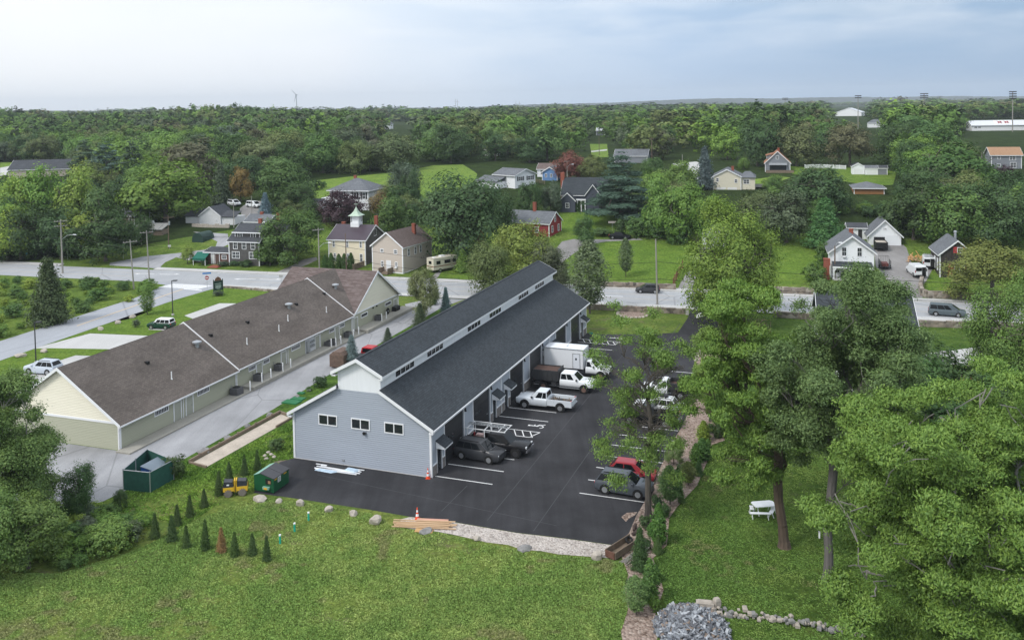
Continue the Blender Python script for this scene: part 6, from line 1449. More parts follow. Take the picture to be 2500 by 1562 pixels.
def car(name,label,pos,yaw,kind,col,group=None,cat='car',roofcol=None,rack=False):
    """yaw: heading of the nose from +y towards +x; pos = centre on the ground"""
    P=G(*pos) if len(pos)==2 else Vector(pos)
    t=thing(name,label,cat,P,-yaw,group)
    if kind=='suv': L_,hw,r,zb,zr,hood=4.75,.94,.38,1.06,1.68,1.09;gh=(-2.25,1.30,-1.80,.42);sp=((.03,.26),(.28,.53),(.55,.80))
    elif kind=='hatch': L_,hw,r,zb,zr,hood=4.15,.88,.32,.92,1.50,.90;gh=(-2.0,1.30,-1.35,.38);sp=((.10,.42),(.45,.78))
    elif kind=='sedan': L_,hw,r,zb,zr,hood=4.75,.90,.33,.93,1.43,.92;gh=(-1.85,1.30,-1.0,.32);sp=((.22,.47),(.50,.78))
    elif kind=='mini': L_,hw,r,zb,zr,hood=3.95,.88,.32,.95,1.50,.95;gh=(-1.85,.85,-1.7,.45);sp=((.03,.30),(.33,.60),(.63,.88))
    elif kind=='van': L_,hw,r,zb,zr,hood=5.1,.97,.34,1.0,1.72,1.0;gh=(-2.45,1.75,-2.25,.70);sp=((.03,.28),(.30,.54),(.56,.76))
    h=L_/2;mb=MB()
    st=[(-h,.42,.60,.74,hw*.80,hw*.86,hw*.78),(-h+.08,.32,.70,zb-.10,hw*.86,hw*.95,hw*.88),(-h+.35,.24,.74,zb,hw*.92,hw,hw*.92),(-.3,.22,.74,zb,hw*.94,hw,hw*.93),(gh[1]-.1,.22,.74,hood+.02,hw*.94,hw,hw*.90),(h-.55,.24,.74,hood-.07,hw*.90,hw*.99,hw*.86),(h-.18,.27,.70,hood-.11,hw*.87,hw*.95,hw*.78),(h,.34,.64,hood-.22,hw*.76,hw*.84,hw*.68)]
    loft(mb,st);mb.build('body',carpaint,t,color=col,smooth=True)
    greenhouse(t,roofcol or col,gh[0],gh[1],gh[2],gh[3],zb-.02,zr,hw*.90,hw*.72,sp)
    wb=L_*.29
    arches(t,(-wb-.05,wb+.02),r,hw)
    for y in (-wb-.05,wb+.02):
        for s in (-1,1): wheel(t,s*(hw-.10),y,r,.24,s)
    lights(t,h-.03,-h+.02,hw*.86,hood-.30,.80,.26)
    MB().box(-hw*.8,hw*.8,h-.07,h+.02,.28,.42).build('bumper',black,t);MB().box(-hw*.8,hw*.8,-h-.02,-h+.07,.34,.50).build('bumper',black,t)
    mirrors(t,gh[1]-.35,zb,hw*.93,col)
    if rack or kind=='suv':
        mb=MB()
        for s in (-1,1): mb.box(s*hw*.62-.02,s*hw*.62+.02,gh[2]+.2,gh[3]-.2,zr+.04,zr+.10)
        mb.build('roof_rails',black,t)
    if rack=='cross': MB().box(-hw*.7,hw*.7,-1.1,-1.02,zr+.1,zr+.14).box(-hw*.7,hw*.7,-.1,-.02,zr+.1,zr+.14).box(-.25,.35,-1.3,.3,zr+.14,zr+.22).build('roof_rack',black,t)
    return t
def pickup(name,label,pos,yaw,col,cab='crew',bed='open',flare=None,L_=5.9,group=None,hi=0,rimm=None,dual=False,bedcol=None,cat='pickup truck'):
    P=G(*pos) if len(pos)==2 else Vector(pos)
    t=thing(name,label,cat,P,-yaw,group);hw=1.0;h=L_/2;r=.41+hi*.03;zb=1.18+hi;zr=1.88+hi
    cf=h-1.55                    # windshield base
    cl={'crew':2.35,'ext':2.0,'reg':1.35}[cab];cr=cf-cl  # cab rear
    mb=MB();st=[(cr,.45+hi,.95,zb,hw*.9,hw,hw*.93),(cf-.1,.45+hi,.95,zb,hw*.9,hw,hw*.92),(h-.5,.46+hi,.95,zb-.04,hw*.9,hw*.99,hw*.86),(h-.08,.5+hi,.88,zb-.14,hw*.86,hw*.94,hw*.8),(h,.56+hi,.82,zb-.26,hw*.82,hw*.9,hw*.74)]
    loft(mb,st);mb.build('body',carpaint,t,color=col,smooth=True)
    sp={'crew':((.04,.36),(.40,.72)),'ext':((.04,.28),(.32,.68)),'reg':((.06,.60),)}[cab]
    greenhouse(t,col,cr,cf,cr+.10,cf-.75,zb-.02,zr,hw*.90,hw*.74,sp)
    wf=h-1.05;wr=-h+1.25
    bc=bedcol or col
    if bed in('open','rack','cover'):
        mb=MB();y0,y1=-h,cr-.04
        mb.box(-hw,hw,y0,y1,.55+hi,.80+hi)
        mb.box(-hw,-hw+.10,y0,y1,.80+hi,zb+.02);mb.box(hw-.10,hw,y0,y1,.80+hi,zb+.02);mb.box(-hw+.10,hw-.10,y0,y0+.07,.80+hi,zb);mb.box(-hw+.10,hw-.10,y1-.06,y1,.80+hi,zb+.02)
        mb.build('bed',carpaint,t,color=bc)
        MB().box(-hw+.10,hw-.10,y0+.07,y1-.06,.80+hi,.83+hi).build('bed_liner',darkmetal,t)
        if bed=='rack':
            mb=MB()
            for s in (-1,1):
                x=s*(hw-.06)
                for y in (y0+.15,y1-.2): mb.box(x-.03,x+.03,y-.03,y+.03,zb,zr+.35)
                mb.box(x-.025,x+.025,y0-.1,cf-.5,zr+.35,zr+.42)
            for y in (y0+.1,y1-.2,cf-1.2,cf-.6): mb.box(-hw,hw,y-.03,y+.03,zr+.35,zr+.41)
            mb.build('ladder_rack',mat('white_rack',(.72,.73,.74),.4,.03),t)
            lb=MB()
            for x in (-.35,0.0): lb.box(x-.03,x+.03,y0-.2,cf-.8,zr+.43,zr+.50)
            for k in range(12): lb.box(-.32,-.03,y0+.1+k*.33,y0+.14+k*.33,zr+.44,zr+.48)
            lb.build('ladder',metal,t)
            MB().box(-.7,-.2,y0+.5,y0+1.2,.85+hi,1.3+hi).box(.1,.6,y0+.3,y0+.7,.85+hi,1.25+hi).build('bed_cargo',mat('red_and_white_cargo',(.5,.35,.33),.7,.4,5),t)
        if bed=='cover': MB().box(-hw+.06,hw-.06,y0+.05,y1,zb,zb+.05).build('bed_cover',darkmetal,t)
        if bed=='open' and label.startswith('silver'): 
            rr=random.Random(2);mb=MB()
            for k in range(26): x=rr.uniform(-.7,.7);y=rr.uniform(y0+.3,y1-.3);mb.cyl((x,y,.84),(x+rr.uniform(-.5,.5),y+rr.uniform(-.5,.5),.9+rr.uniform(0,.25)),.04,n=5)
            mb.build('branch_load',oldwood,t)
    elif bed=='dump':
        mb=MB();y0,y1=-h-.1,cr-.12;z0=.98+hi;z1=2.15+hi if cab=='crew' else 1.75+hi;w=1.1
        mb.box(-w,w,y0,y1,z0,z0+.12)
        mb.box(-w,-w+.06,y0,y1,z0+.12,z1);mb.box(w-.06,w,y0,y1,z0+.12,z1);mb.box(-w+.06,w-.06,y0,y0+.06,z0+.12,z1-.1);mb.box(-w+.06,w-.06,y1-.06,y1,z0+.12,z1+.15)
        for k in range(6):
            y=y0+.2+k*(y1-y0-.4)/5
            for s in (-1,1): mb.box(min(s*w,s*(w+.04)),max(s*w,s*(w+.04)),y-.04,y+.04,z0,z1)
        mb.build('dump_bed',darkmetal,t);MB().box(-w+.06,w-.06,y0+.06,y1-.06,z1-.5,z1-.12 if cab=='crew' else z1-.42).build('load',mat('brown_soil_load',(.085,.05,.04),.9,.25,3),t)
        MB().box(-.45,.45,-h+.1,cr,.6+hi,.98+hi).box(-1.0,-.5,cr-1.0,cr-.4,.55+hi,.95+hi).box(.5,1.0,cr-1.0,cr-.4,.55+hi,.95+hi).build('chassis',darkmetal,t)
    elif bed=='box':
        y0,y1=-h-.4,cr-.2;w=1.18;z0=.95+hi;z1=3.25+hi
        bo=MB().box(-w,w,y0,y1,z0,z1).build('cargo_box',carpaint,t,color=(.74,.76,.79))
        mb=MB()
        for x in (-w,w):
            for y in (y0,y1): mb.box(x-.035,x+.035,y-.035,y+.035,z0,z1+.03)
            mb.box(x-.04,x+.04,y0,y1,z1-.06,z1+.035)
        mb.build('edge_rail',metal,bo)
        MB().box(w,w+.03,y1-1.25,y1-.45,z0+.05,z1-.55).build('side_door',carpaint,bo,color=(.70,.73,.78));MB().box(w+.03,w+.045,y1-.98,y1-.78,z1-1.25,z1-1.0).build('window',glass,bo)
        MB().box(w+.0,w+.035,y1-1.32,y1-1.26,z0,z1-.45).box(w,w+.035,y1-.44,y1-.38,z0,z1-.45).box(w,w+.035,y1-1.26,y1-.44,z1-.54,z1-.47).build('door_frame',metal,bo)
        MB().box(-.4,.35,y0+1.6,y0+2.6,z1,z1+.16).build('roof_hatch',white,bo);MB().box(-.45,.45,-h,cr,.55+hi,.95+hi).build('chassis',darkmetal,t)
    if flare:
        mb=MB()
        for y in (wf,wr):
            for s in (-1,1): mb.cyl((s*(hw-.08),y,r+.03),(s*(hw+.035),y,r+.03),r*1.32,n=20)
        mb.build('wheel_flare',black,t)
        mb=MB()
        for s in (-1,1): mb.box(min(s*hw,s*(hw+.08)),max(s*hw,s*(hw+.08)),cr,cf,.45,.52)
        mb.build('running_board',metal,t)
    arches(t,(wf,wr) if bed in('open','rack','cover') else (wf,),r*1.12,hw+(.036 if flare else 0))
    for y in (wf,wr):
        for s in (-1,1): wheel(t,s*(hw-.06),y,r,.28,s,rimm)
    lights(t,h-.02,-h+.03,hw*.93,.98+hi,1.0+hi,.28,tall=bed in('open','rack','cover'))
    MB().box(-hw*.92,hw*.92,h-.05,h+.08,.55+hi,.78+hi).build('bumper',chrome if col[0]<.1 else black,t);MB().box(-hw*.9,hw*.9,-h-.14,-h,.55+hi,.72+hi).build('bumper',chrome if bed=='open' else black,t)
    mirrors(t,cf-.35,zb+.02,hw*.95,black and (.02,.02,.02));return t
def wp(rear,front,hw,side=-1,z=None):
    # centre and heading from the ground points of the two wheels seen on one side (side=-1: the seen side is the right hand one)
    a=G(*rear);b=G(*front);d=(b-a);yaw=math.atan2(d.x,d.y);c=(a+b)/2;n=Vector((math.cos(yaw),-math.sin(yaw),0))*hw*side
    c=c+n;return (c.x,c.y,c.z if z is None else z),yaw
EAST=YA+PI/2   # nose pointing away from the garages
def atAp(x,y): p=fr(OA,YA,x,y);return (p.x,p.y,.022)
def mid(a,b):
    A_=G(*a);B_=G(*b);return A_,B_
def vpos(wf,wr,side,hw,front_off):   # from the ground contact points of two wheels on the visible side
    pass
WHT=(.74,.76,.78)
# vehicles along the garages
x,y=atA(1160,1127);
car('parked_suv','dark grey crossover with sunroof parked in front of the nearest garage door',*wp((1127,1122),(1193,1134),.93,-1,.022),'suv',(.045,.047,.052),'vehicles parked at the long building')
pickup('pickup_truck','black pickup with a white ladder rack and ladders over its bed',atAp(3.6,7.25),EAST,(.012,.012,.014),'crew','rack','',6.0,'vehicles parked at the long building',rimm=rimd)
pickup('pickup_truck','silver white pickup with branches in its bed and its nose to the garages',atAp(4.0,20.1),EAST+PI,(.62,.66,.70),'ext','open',True,6.3,'vehicles parked at the long building')
pickup('dump_truck','white crew cab truck with a dark brown dump body',atAp(4.2,26.6),EAST,WHT,'crew','dump',True,7.1,'vehicles parked at the long building',hi=.14,rimm=mat('rusty_rim',(.16,.10,.08),.7,.2),cat='dump truck')
pickup('box_truck','white box truck with a door in the side of its tall cargo box',atAp(4.5,32.0),EAST,WHT,'reg','box','',7.6,'vehicles parked at the long building',hi=.14,rimm=MATS['rusty_rim'],cat='box truck')
# right row
car('parked_suv','dark blue grey crossover parked beside the locust trunk at the near end',*wp((1482,1207),(1552,1218.5),.93,-1,.022),'suv',(.075,.085,.10),'vehicles parked along the mulch bed')
car('parked_car','red hatchback half hidden behind the dark blue grey crossover',atAp(16.7,5.35),EAST,'hatch',(.30,.035,.045),'vehicles parked along the mulch bed')
pickup('pickup_truck','black pickup with red tail light parked tail to the mulch bed',atAp(15.6,18.9),EAST+PI,(.012,.013,.014),'ext','open','',5.9,'vehicles parked along the mulch bed')
car('parked_suv','white station wagon with black roof carrier under the locust branches',atAp(15.6,22.1),EAST+PI,'suv',WHT,'vehicles parked along the mulch bed',rack='cross')
pickup('dump_truck','white single cab truck with a black open dump bed under the trees',atAp(15.8,27.8),EAST+PI,WHT,'reg','dump','',5.6,'vehicles parked along the mulch bed',cat='dump truck')
RDY=.28
g=G(1582,722);car('car','dark grey hatchback driving left on the main road',*wp((1598.6,717.5),(1563.4,716.5),.88,1,.035),'hatch',(.055,.057,.062))
g=G(2312,773);car('minivan','grey blue minivan driving right on the main road',*wp((2286,772),(2339,776),.95,-1,.035),'van',(.10,.125,.14),cat='minivan')
car('parked_car','black sedan parked on the driveway above the square lawn',(1513,583),RDY+PI/2,'sedan',(.012,.013,.016))
car('parked_car','dark car half hidden under the trees at the top of the square lawn',(1620,577),RDY+PI/2,'sedan',(.015,.02,.022))
car('parked_suv','silver station wagon in the pale lot behind the long brown roof',*wp((111,917),(74,914),.93,1),'suv',(.50,.55,.62))
car('parked_car','dark green compact car with a white roof on its small concrete pad',*wp((400,805),(372,804),.88,1),'mini',(.012,.05,.03),roofcol=(.75,.77,.8))
car('parked_minivan','white minivan in the lot below the blue spruce',(620,506),RDY+1.9,'van',WHT,cat='minivan')
car('parked_van','white van with ladders left of the white minivan',(572,502),RDY+2.1,'van',(.70,.72,.74),rack='cross',cat='van')
car('parked_car','dark green car beside the white barns',(541,512),RDY+1.7,'suv',(.02,.035,.03))
car('parked_car','silver sedan under the trees by the green awning',(489,639),RDY+PI/2+.2,'sedan',(.50,.54,.58))
car('parked_car','bright red car half hidden by the honey locust at the right',(2376,955),RDY+1.9,'sedan',(.45,.015,.03))
pickup('pickup_truck','red pickup with a dark bed cover parked in the alley behind the clerestory',(905,880),YB,(.42,.02,.025),'crew','cover','',5.8)
# white work vans and trailer
def workvan(label,pos,yaw,ladder=False,opened=True):
    P=G(*pos);t=thing('work_van',label,'van',P,-yaw)
    mb=MB();loft(mb,[(-2.6,.35,1.1,1.95,.9,1.0,.86),(-2.4,.3,1.1,2.05,.93,1.0,.88),(.9,.3,1.1,2.05,.93,1.0,.88),(1.5,.3,1.0,1.45,.93,1.0,.88),(2.5,.35,.9,1.15,.85,.95,.8),(2.65,.45,.8,1.0,.8,.85,.7)]);mb.build('body',carpaint,t,color=WHT)
    pane(t,((.86,1.45,1.45),(-.86,1.45,1.45),(-.86,.95,2.0),(.86,.95,2.0)),.05,.95,.05,.9,.03)
    MB().box(-.82,.15,-2.63,-2.6,1.15,1.75).build('rear_window',carglass,t)
    MB().box(.2,.85,-2.63,-2.59,.45,1.85).build('cargo_opening',black,t)
    dq=MB().add([(.86,-2.6,.4),(.90,-3.35,.4),(.94,-3.35,.4),(.9,-2.6,.4),(.86,-2.6,1.85),(.90,-3.35,1.85),(.94,-3.35,1.85),(.9,-2.6,1.85)],[(0,3,2,1),(4,5,6,7),(0,1,5,4),(1,2,6,5),(2,3,7,6),(3,0,4,7)]);dr=dq.build('rear_door',carpaint,t,color=WHT)
    MB().box(.84,.87,-3.2,-2.8,1.2,1.7).build('window',carglass,dr)
    for y in (-1.6,1.75):
        for s in (-1,1): wheel(t,s*.9,y,.36,.25,s)
    arches(t,(-1.6,1.75),.36,1.0)
    for s in (-1,1): MB().box(s*.93-.06,s*.93+.06,-2.64,-2.6,.9,1.3).build('taillight',redlamp,t);MB().box(s*.8-.13,s*.8+.13,2.55,2.66,.75,.95).build('headlight',lampglass,t)
    MB().box(-.9,.9,-2.75,-2.6,.32,.5).build('bumper',black,t)
    if ladder:
        mb=MB()
        for x in (-.6,-.3,.2,.5): mb.box(x-.03,x+.03,-2.7,1.0,2.2,2.26)
        for y in (-2.3,-1,.4): mb.box(-.85,.85,y-.03,y+.03,2.1,2.2)
        mb.build('roof_ladders',metal,t)
workvan('white work van with one rear door open in the driveway by the barn',(2236,671),.12)
workvan('white work van with ladders on its roof squeezed beside the barn',(2266,650),.38,True)
t=thing('dump_trailer','black open trailer filled with debris in front of the garage','trailer',G(2150,609),-.28)
MB().box(-1.1,1.1,-2,2,.5,.62).box(-1.1,-1.03,-2,2,.62,1.7).box(1.03,1.1,-2,2,.62,1.7).box(-1.03,1.03,-2,-1.93,.62,1.7).box(-1.03,1.03,1.93,2,.62,2.2).build('bed',black,t)
MB().box(-1.03,1.03,-1.9,1.9,.62,1.55).build('load',mat('mixed_debris',(.42,.38,.33),.9,.6,7),t)
for s in (-1,1):
    for y in (-.4,.45): wheel(t,s*1.15,y,.33,.2,s)
t=thing('utility_trailer','dark mesh sided trailer beside the white house driveway','trailer',G(2160,655),-.28)
MB().box(-.9,.9,-1.5,1.5,.45,.55).build('bed',darkmetal,t)
mb=MB()
for x in (-.9,.9):
    for k in range(9): mb.box(x-.015,x+.015,-1.5+k*.37,-1.47+k*.37,.55,1.6)
    mb.box(x-.02,x+.02,-1.5,1.5,1.58,1.63)
for k in range(7): mb.box(-.9+k*.3,-.87+k*.3,1.48,1.52,.55,2.1)
mb.box(-.9,.9,1.48,1.52,2.07,2.12);mb.build('mesh_side',darkmetal,t)
MB().box(-.6,.5,-1.2,1.0,.55,1.1).build('load',mat('dark_red_machinery',(.12,.04,.035),.7,.5,4),t)
for s in (-1,1): wheel(t,s*1.0,0,.3,.18,s)
# camper
t=thing('camper','cream and brown motorhome parked on the grass beside the beige house','motorhome',G(1083,660),-(.28+.55))
def cbox(mb,y0,y1,z0,z1,w=1.12): mb.box(-w,w,y0,y1,z0,z1)
mb=MB();cbox(mb,-3.3,2.6,.55,2.85);mb.hexa([(-1.12,2.6,.55),(1.12,2.6,.55),(1.12,3.3,.55),(-1.12,3.3,.55)],[(-1.12,2.6,2.75),(1.12,2.6,2.75),(1.12,2.85,2.75),(-1.12,2.85,2.75)]);mb.build('body',mat('cream_panel',(.60,.56,.46),.5,.05),t)
MB().box(-1.135,1.135,-3.315,3.0,1.15,1.32).build('brown_stripe',mat('brown_stripe',(.20,.09,.06),.5,.05),t)
for y0,y1 in ((-2.6,-1.6),(-.6,.9),(1.5,2.3)):
    MB().box(1.12,1.135,y0,y1,1.6,2.3).build('window',carglass,t)
MB().box(1.12,1.14,.95,1.45,.7,2.4).build('door',mat('tan_panel',(.45,.40,.32),.5,.05),t)
MB().box(-.45,.45,-3.325,-3.3,1.7,2.3).build('window',carglass,t)
pane(t,((1.12,3.12,1.3),(-1.12,3.12,1.3),(-1.12,2.88,2.6),(1.12,2.88,2.6)),.06,.94,.05,.95,.03)
MB().box(-.5,.3,-.8,.2,2.85,3.1).box(-.3,.3,-2.6,-2,2.85,2.95).build('roof_unit',white,t)
for y in (-1.7,2.0):
    for s in (-1,1): wheel(t,s*1.05,y,.38,.25,s)
# brown covered box in the alley
t=thing('dump_container','brown rusty container beside the red pickup','container',G(835,893),-YB)
MB().box(-1.0,1.0,-1.3,1.3,.2,1.7).hexa([(-1.0,-1.3,1.7),(1.0,-1.3,1.7),(1.0,1.3,1.7),(-1.0,1.3,1.7)],[(-.55,-1.2,2.1),(.55,-1.2,2.1),(.55,1.2,2.1),(-.55,1.2,2.1)]).build('body',mat('rusty_brown_metal',(.14,.095,.075),.8,.3,3),t)
for s in (-1,1): wheel(t,s*.95,-.6,.3,.16,s)
# ---------------- street furniture, poles, wires ----------------
POLE={}
def pole(key,label,base,toppx,m=poleWood,arms=1,lamp=None,xf=False,lean=True,r=.15):
    P=G(*base);s=ppm(P);H=(base[1]-toppx[1])/s;dx=(toppx[0]-base[0])/s
    t=thing('utility_pole',label,'utility pole',P);MB().cyl((0,0,-.2),(dx*0.6,0,H),r,r*.65,10).build('shaft',m,t)
    top=Vector((dx*.6,0,H));a=Vector((RC,-RS*RC,0))
    n=Vector((RS*RC,RC,0))
    for k in range(arms):
        z=H-.4-k*1.0;c=top+Vector((0,0,z-H));w=Vector((.78,.62,0)).normalized()*1.25
        mb=MB();mb.cyl(c-w,c+w,.07,n=6)
        for f in (-.9,-.45,.45,.9): mb.cyl(c+w*f,c+w*f+Vector((0,0,.22)),.05,n=6)
        mb.build('crossarm',m,t)
    if lamp:
        z=H*lamp[0];L2=lamp[1];c=Vector((dx*.6*lamp[0],0,z));mb=MB();mb.tube([c,c+Vector((L2*.5,-.2,.9)),c+Vector((L2,-.4,1.1))],.045);mb.build('lamp_arm',metal,t)
        e=c+Vector((L2,-.4,1.1));MB().hexa([e+Vector((0,-.12,-.1)),e+Vector((.7,-.12,-.1)),e+Vector((.7,.12,-.1)),e+Vector((0,.12,-.1))],[e+Vector((0,-.08,.06)),e+Vector((.6,-.08,.06)),e+Vector((.6,.08,.06)),e+Vector((0,.08,.06))]).build('lamp_head',white,t)
    if xf: MB().cyl((.35,-.2,H*.72),(.35,-.2,H*.72+.9),.22,n=10).build('transformer',metal,t)
    POLE[key]=(P,top,H);return t
pole('p1','tall grey utility pole with two crossarms and a lamp arm at the left',(153,667),(152.5,535),arms=2,lamp=(.62,2.6),r=.2)
pole('p2','grey utility pole leaning at the edge of the wild bushes',(327,706),(318,585),arms=1)
pole('p3','grey utility pole beside the side street crosswalk',(364.6,684),(359.5,562),arms=1)
pole('p4','wooden utility pole beside the dark shrub at the far street',(412,606),(414,527),arms=1,m=poleBrown,xf=True)
pole('p5','grey utility pole with lamp arm left of the arborvitae row',(780,657),(779,556),arms=1,lamp=(.52,2.0))
pole('p6','thin brown pole among the arborvitae row',(846,660),(844.5,569),arms=0,m=poleBrown,r=.12)
pole('p7','brown pole with lamp in front of the purple maple',(848,542),(847,472),arms=1,m=poleBrown,lamp=(.8,.9))
pole('p8','slim pole right of the white barns',(571,556),(572.5,494),arms=1,r=.12)
pole('p9','slim pole in the minivan lot',(615,524),(615,478),arms=0,r=.1)
pole('p10','grey utility pole standing at the near sidewalk in front of the square lawn',(1605,744),(1601,583),arms=0,r=.17)
pole('p11','brown pole in front of the white two storey house',(2038,682),(2039,600),arms=0,m=poleBrown,lamp=(.93,.5))
pole('p12','wooden pole with lamp beside the slate blue cottage roof',(1385,446),(1385,391),arms=1,lamp=(.66,1.4),r=.16)
pole('p13','tall wooden pole with crossarm beyond the white pine',(1592,402),(1591,336),arms=1,m=poleBrown,r=.16)
pole('p14','pole by the small far meadow',(1463,380),(1463,332),arms=0,m=poleBrown,r=.14)
pole('p15','short pole at the far road bend',(1666,411),(1666,377),arms=0,r=.12)
def wire(p,q,sag,label,r=.028,name='power_line'):
    mb=MB();n=10;pts=[]
    for i in range(n+1):
        f=i/n;v=p+(q-p)*f;v=v-Vector((0,0,sag*4*f*(1-f)));pts.append(v)
    mb.tube(pts,r,4);return tag(mb.build(name,black),label,'power line',group='overhead wires along the main road')
def pp(k,f,off=(0,0,0)): P,t,H=POLE[k];return P+Vector((t.x*f,t.y*f,H*f))+Vector(off)
far_l=pp('p1',1)+Vector((-70,20,0));far_r=pp('p10',1)+Vector((95,-27.5,-.5))
for f,l in ((.97,'top'),(.82,'middle'),(.66,'lower'),(.55,'lowest')):
    wire(pp('p1',f)+Vector((-70,20,0)),pp('p1',f),.8,'%s wire running left from the tall pole with two crossarms'%l)
    wire(pp('p1',f),pp('p2',min(f+.02,1)),.8,'%s wire between the tall pole and the leaning pole'%l)
for f,l in ((.97,'upper'),(.7,'lower')):
    wire(pp('p2',f),pp('p3',f),.3,'%s wire between the two poles at the wild bushes'%l)
    wire(pp('p3',f),pp('p5',f+.02),1.4,'%s wire from the crosswalk pole to the arborvitae pole'%l)
wire(pp('p2',.9),pp('p4',.9),.8,'wire crossing to the pole by the far street')
for f,l in ((.66,'upper'),(.40,'middle'),(.30,'lower')):
    wire(pp('p5',f),pp('p10',f*.98),2.0,'%s wire from the arborvitae pole to the pole by the square lawn'%l,r=.035)
for f,l in ((.66,'upper'),(.40,'lower')):
    wire(pp('p10',f),pp('p10',f)+Vector((95,-27.5,0)),1.8,'%s wire running right from the pole by the square lawn'%l,r=.04)
wire(pp('p1',.6),G(225,640)+Vector((8,-6,0)),.2,'guy wire slanting down from the tall pole',.02)
# parking lot lamps
def lotlamp(label,base,toppx):
    P=G(*base);H=(base[1]-toppx)/ppm(P);t=thing('lot_lamp',label,'lamp post',P)
    MB().cyl((0,0,0),(0,0,H),.09,.07,8).build('post',darkmetal,t);MB().lathe([(.22,0),(.22,.25),(.1,.3)],10).build('base',concrete,t)
    MB().cyl((0,0,H-.05),(.25,0,H-.02),.05,n=6).box(.2,.85,-.2,.2,H-.1,H+.06).build('lamp_head',darkmetal,t)
lotlamp('dark lamp post on the mown verge near the green car',(422,770),684);lotlamp('dark lamp post behind the silver station wagon',(88,887),785)
# stadium lights
def stad(label,base,top,w,rows):
    P=G(*base);s=ppm(P);H=(base[1]-top)/s;t=thing('stadium_light',label,'floodlight',P,0,'floodlights of the sports field')
    MB().cyl((0,0,0),(0,0,H),.30,.2,8).build('pole',poleWood,t);W=w/s
    for k in range(rows):
        z=H-.3-k*1.2;mb=MB();mb.box(-W/2,W/2,-.08,.08,z-.08,z+.08)
        for i in range(6): x=-W/2+W*(i+.5)/6;mb.box(x-.28,x+.28,-.35,.1,z-.1,z+.45)
        mb.build('lamp_row',darkmetal,t)
stad('field floodlight pole farthest left above the cape roof',(1917,292),240,15,2);stad('floodlight pole second from the left with a wide lamp bar',(2095,316),234,16,2);stad('floodlight pole third from the left with dark lamp rows',(2256,318),229,20,3);stad('floodlight pole at the right edge over the white sports building',(2472,322),224,18,4)
# wind turbine and far masts
def far_at(px,py,dist):
    d=ray(px,py);t=dist/(d@FW);return Vector(CP+d*t)
b=far_at(723.5,232,3200);gz=T(b.x,b.y)
t=thing('wind_turbine','white wind turbine standing on the left horizon','wind turbine',(b.x,b.y,gz));Hh=b.z-gz
MB().cyl((0,0,0),(0,0,Hh),2.2,1.2,10).build('tower',metal,t);MB().box(-1.6,1.6,-3,5,Hh-1.2,Hh+1.6).build('nacelle',white,t)
for dx,dz in ((-18,19.5),(-8.5,-28),(8,-1)):
    mb=MB();v=Vector((dx,-3.5,dz));n=Vector((-v.z,0,v.x)).normalized();h0=Vector((0,-3.5,Hh));e=h0+Vector((dx,0,dz))
    mb.hexa([h0-n*1.6+Vector((0,-.3,0)),h0+n*1.6+Vector((0,-.3,0)),h0+n*1.0+Vector((0,.3,0)),h0-n*1.0+Vector((0,.3,0))],[e-n*.25+Vector((0,-.1,0)),e+n*.25+Vector((0,-.1,0)),e+n*.25+Vector((0,.1,0)),e-n*.25+Vector((0,.1,0))]);mb.build('blade',plain,t,color=(.22,.24,.28))
for i,(x,y0,y1,l) in enumerate(((1112,265,242,'left mast of the first far pair'),(1116.5,265,242,'right mast of the first far pair'),(1259.5,268,247,'left mast of the second far pair'),(1268,268,247,'right mast of the second far pair'))):
    b=far_at(x,y1,1700);gz=T(b.x,b.y);t=thing('mast','thin grey mast on the horizon, '+l,'mast',(b.x,b.y,gz),0,'far masts')
    MB().cyl((0,0,0),(0,0,b.z-gz),.5,.35,6).build('shaft',metal,t);MB().box(-3,3,-.2,.2,b.z-gz-6,b.z-gz-5.5).build('crossbar',metal,t)
# signs
P=G(533,716);t=thing('sign_board','dark green shop directory sign with carved top on two posts','sign',P,.55)
s=ppm(P);H=(716-680)/s
for x in (-.85,.75): MB().box(x,x+.12,-.08,.08,0,H-.1).build('post',mat('dark_green_wood',(.018,.045,.035),.6,.1),t)
bd=MB().box(-.72,.74,-.04,.04,.55,H-.35).build('board',MATS['dark_green_wood'],t)
MB().ext([(-.6,-.05,H-.35),(.62,-.05,H-.35),(.45,-.05,H+.1),(.0,-.05,H+.38),(-.42,-.05,H+.1)],(0,.1,0)).build('carved_top',mat('carved_brown',(.16,.08,.05),.7,.2,5),bd)
mb=MB();lt=mat('pale_green_lettering',(.62,.75,.68),.7,.1)
rr=random.Random(4)
for k,(z,wd) in enumerate(((.62,1.15),(1.0,.9),(1.18,1.1),(1.36,.8),(1.54,1.0),(1.75,.6))):
    x=-wd/2+.02;zz=H-.45-z*.78
    while x<wd/2: q=rr.uniform(.06,.14);mb.box(x,min(x+q,wd/2),-.05,-.04,zz,zz+.085);x+=q+.05
mb.build('lettering',lt,bd)
P=G(506,706);t=thing('street_sign','round red and white do not enter sign under a blue street name sign','sign',P,.3)
H=(706-668)/ppm(P);MB().cyl((0,0,0),(0,0,H),.035,n=6).build('post',metal,t)
d=MB().cyl((0,-.04,H-.75),(0,-.07,H-.75),.36,n=20).build('sign_disc',red_paint,t);MB().box(-.26,.26,-.078,-.07,H-.83,H-.67).build('white_bar',white,d)
MB().box(-.75,.75,-.02,.02,H-.05,H+.22).build('name_plate',mat('sign_blue',(.03,.18,.50),.5,.03),t)
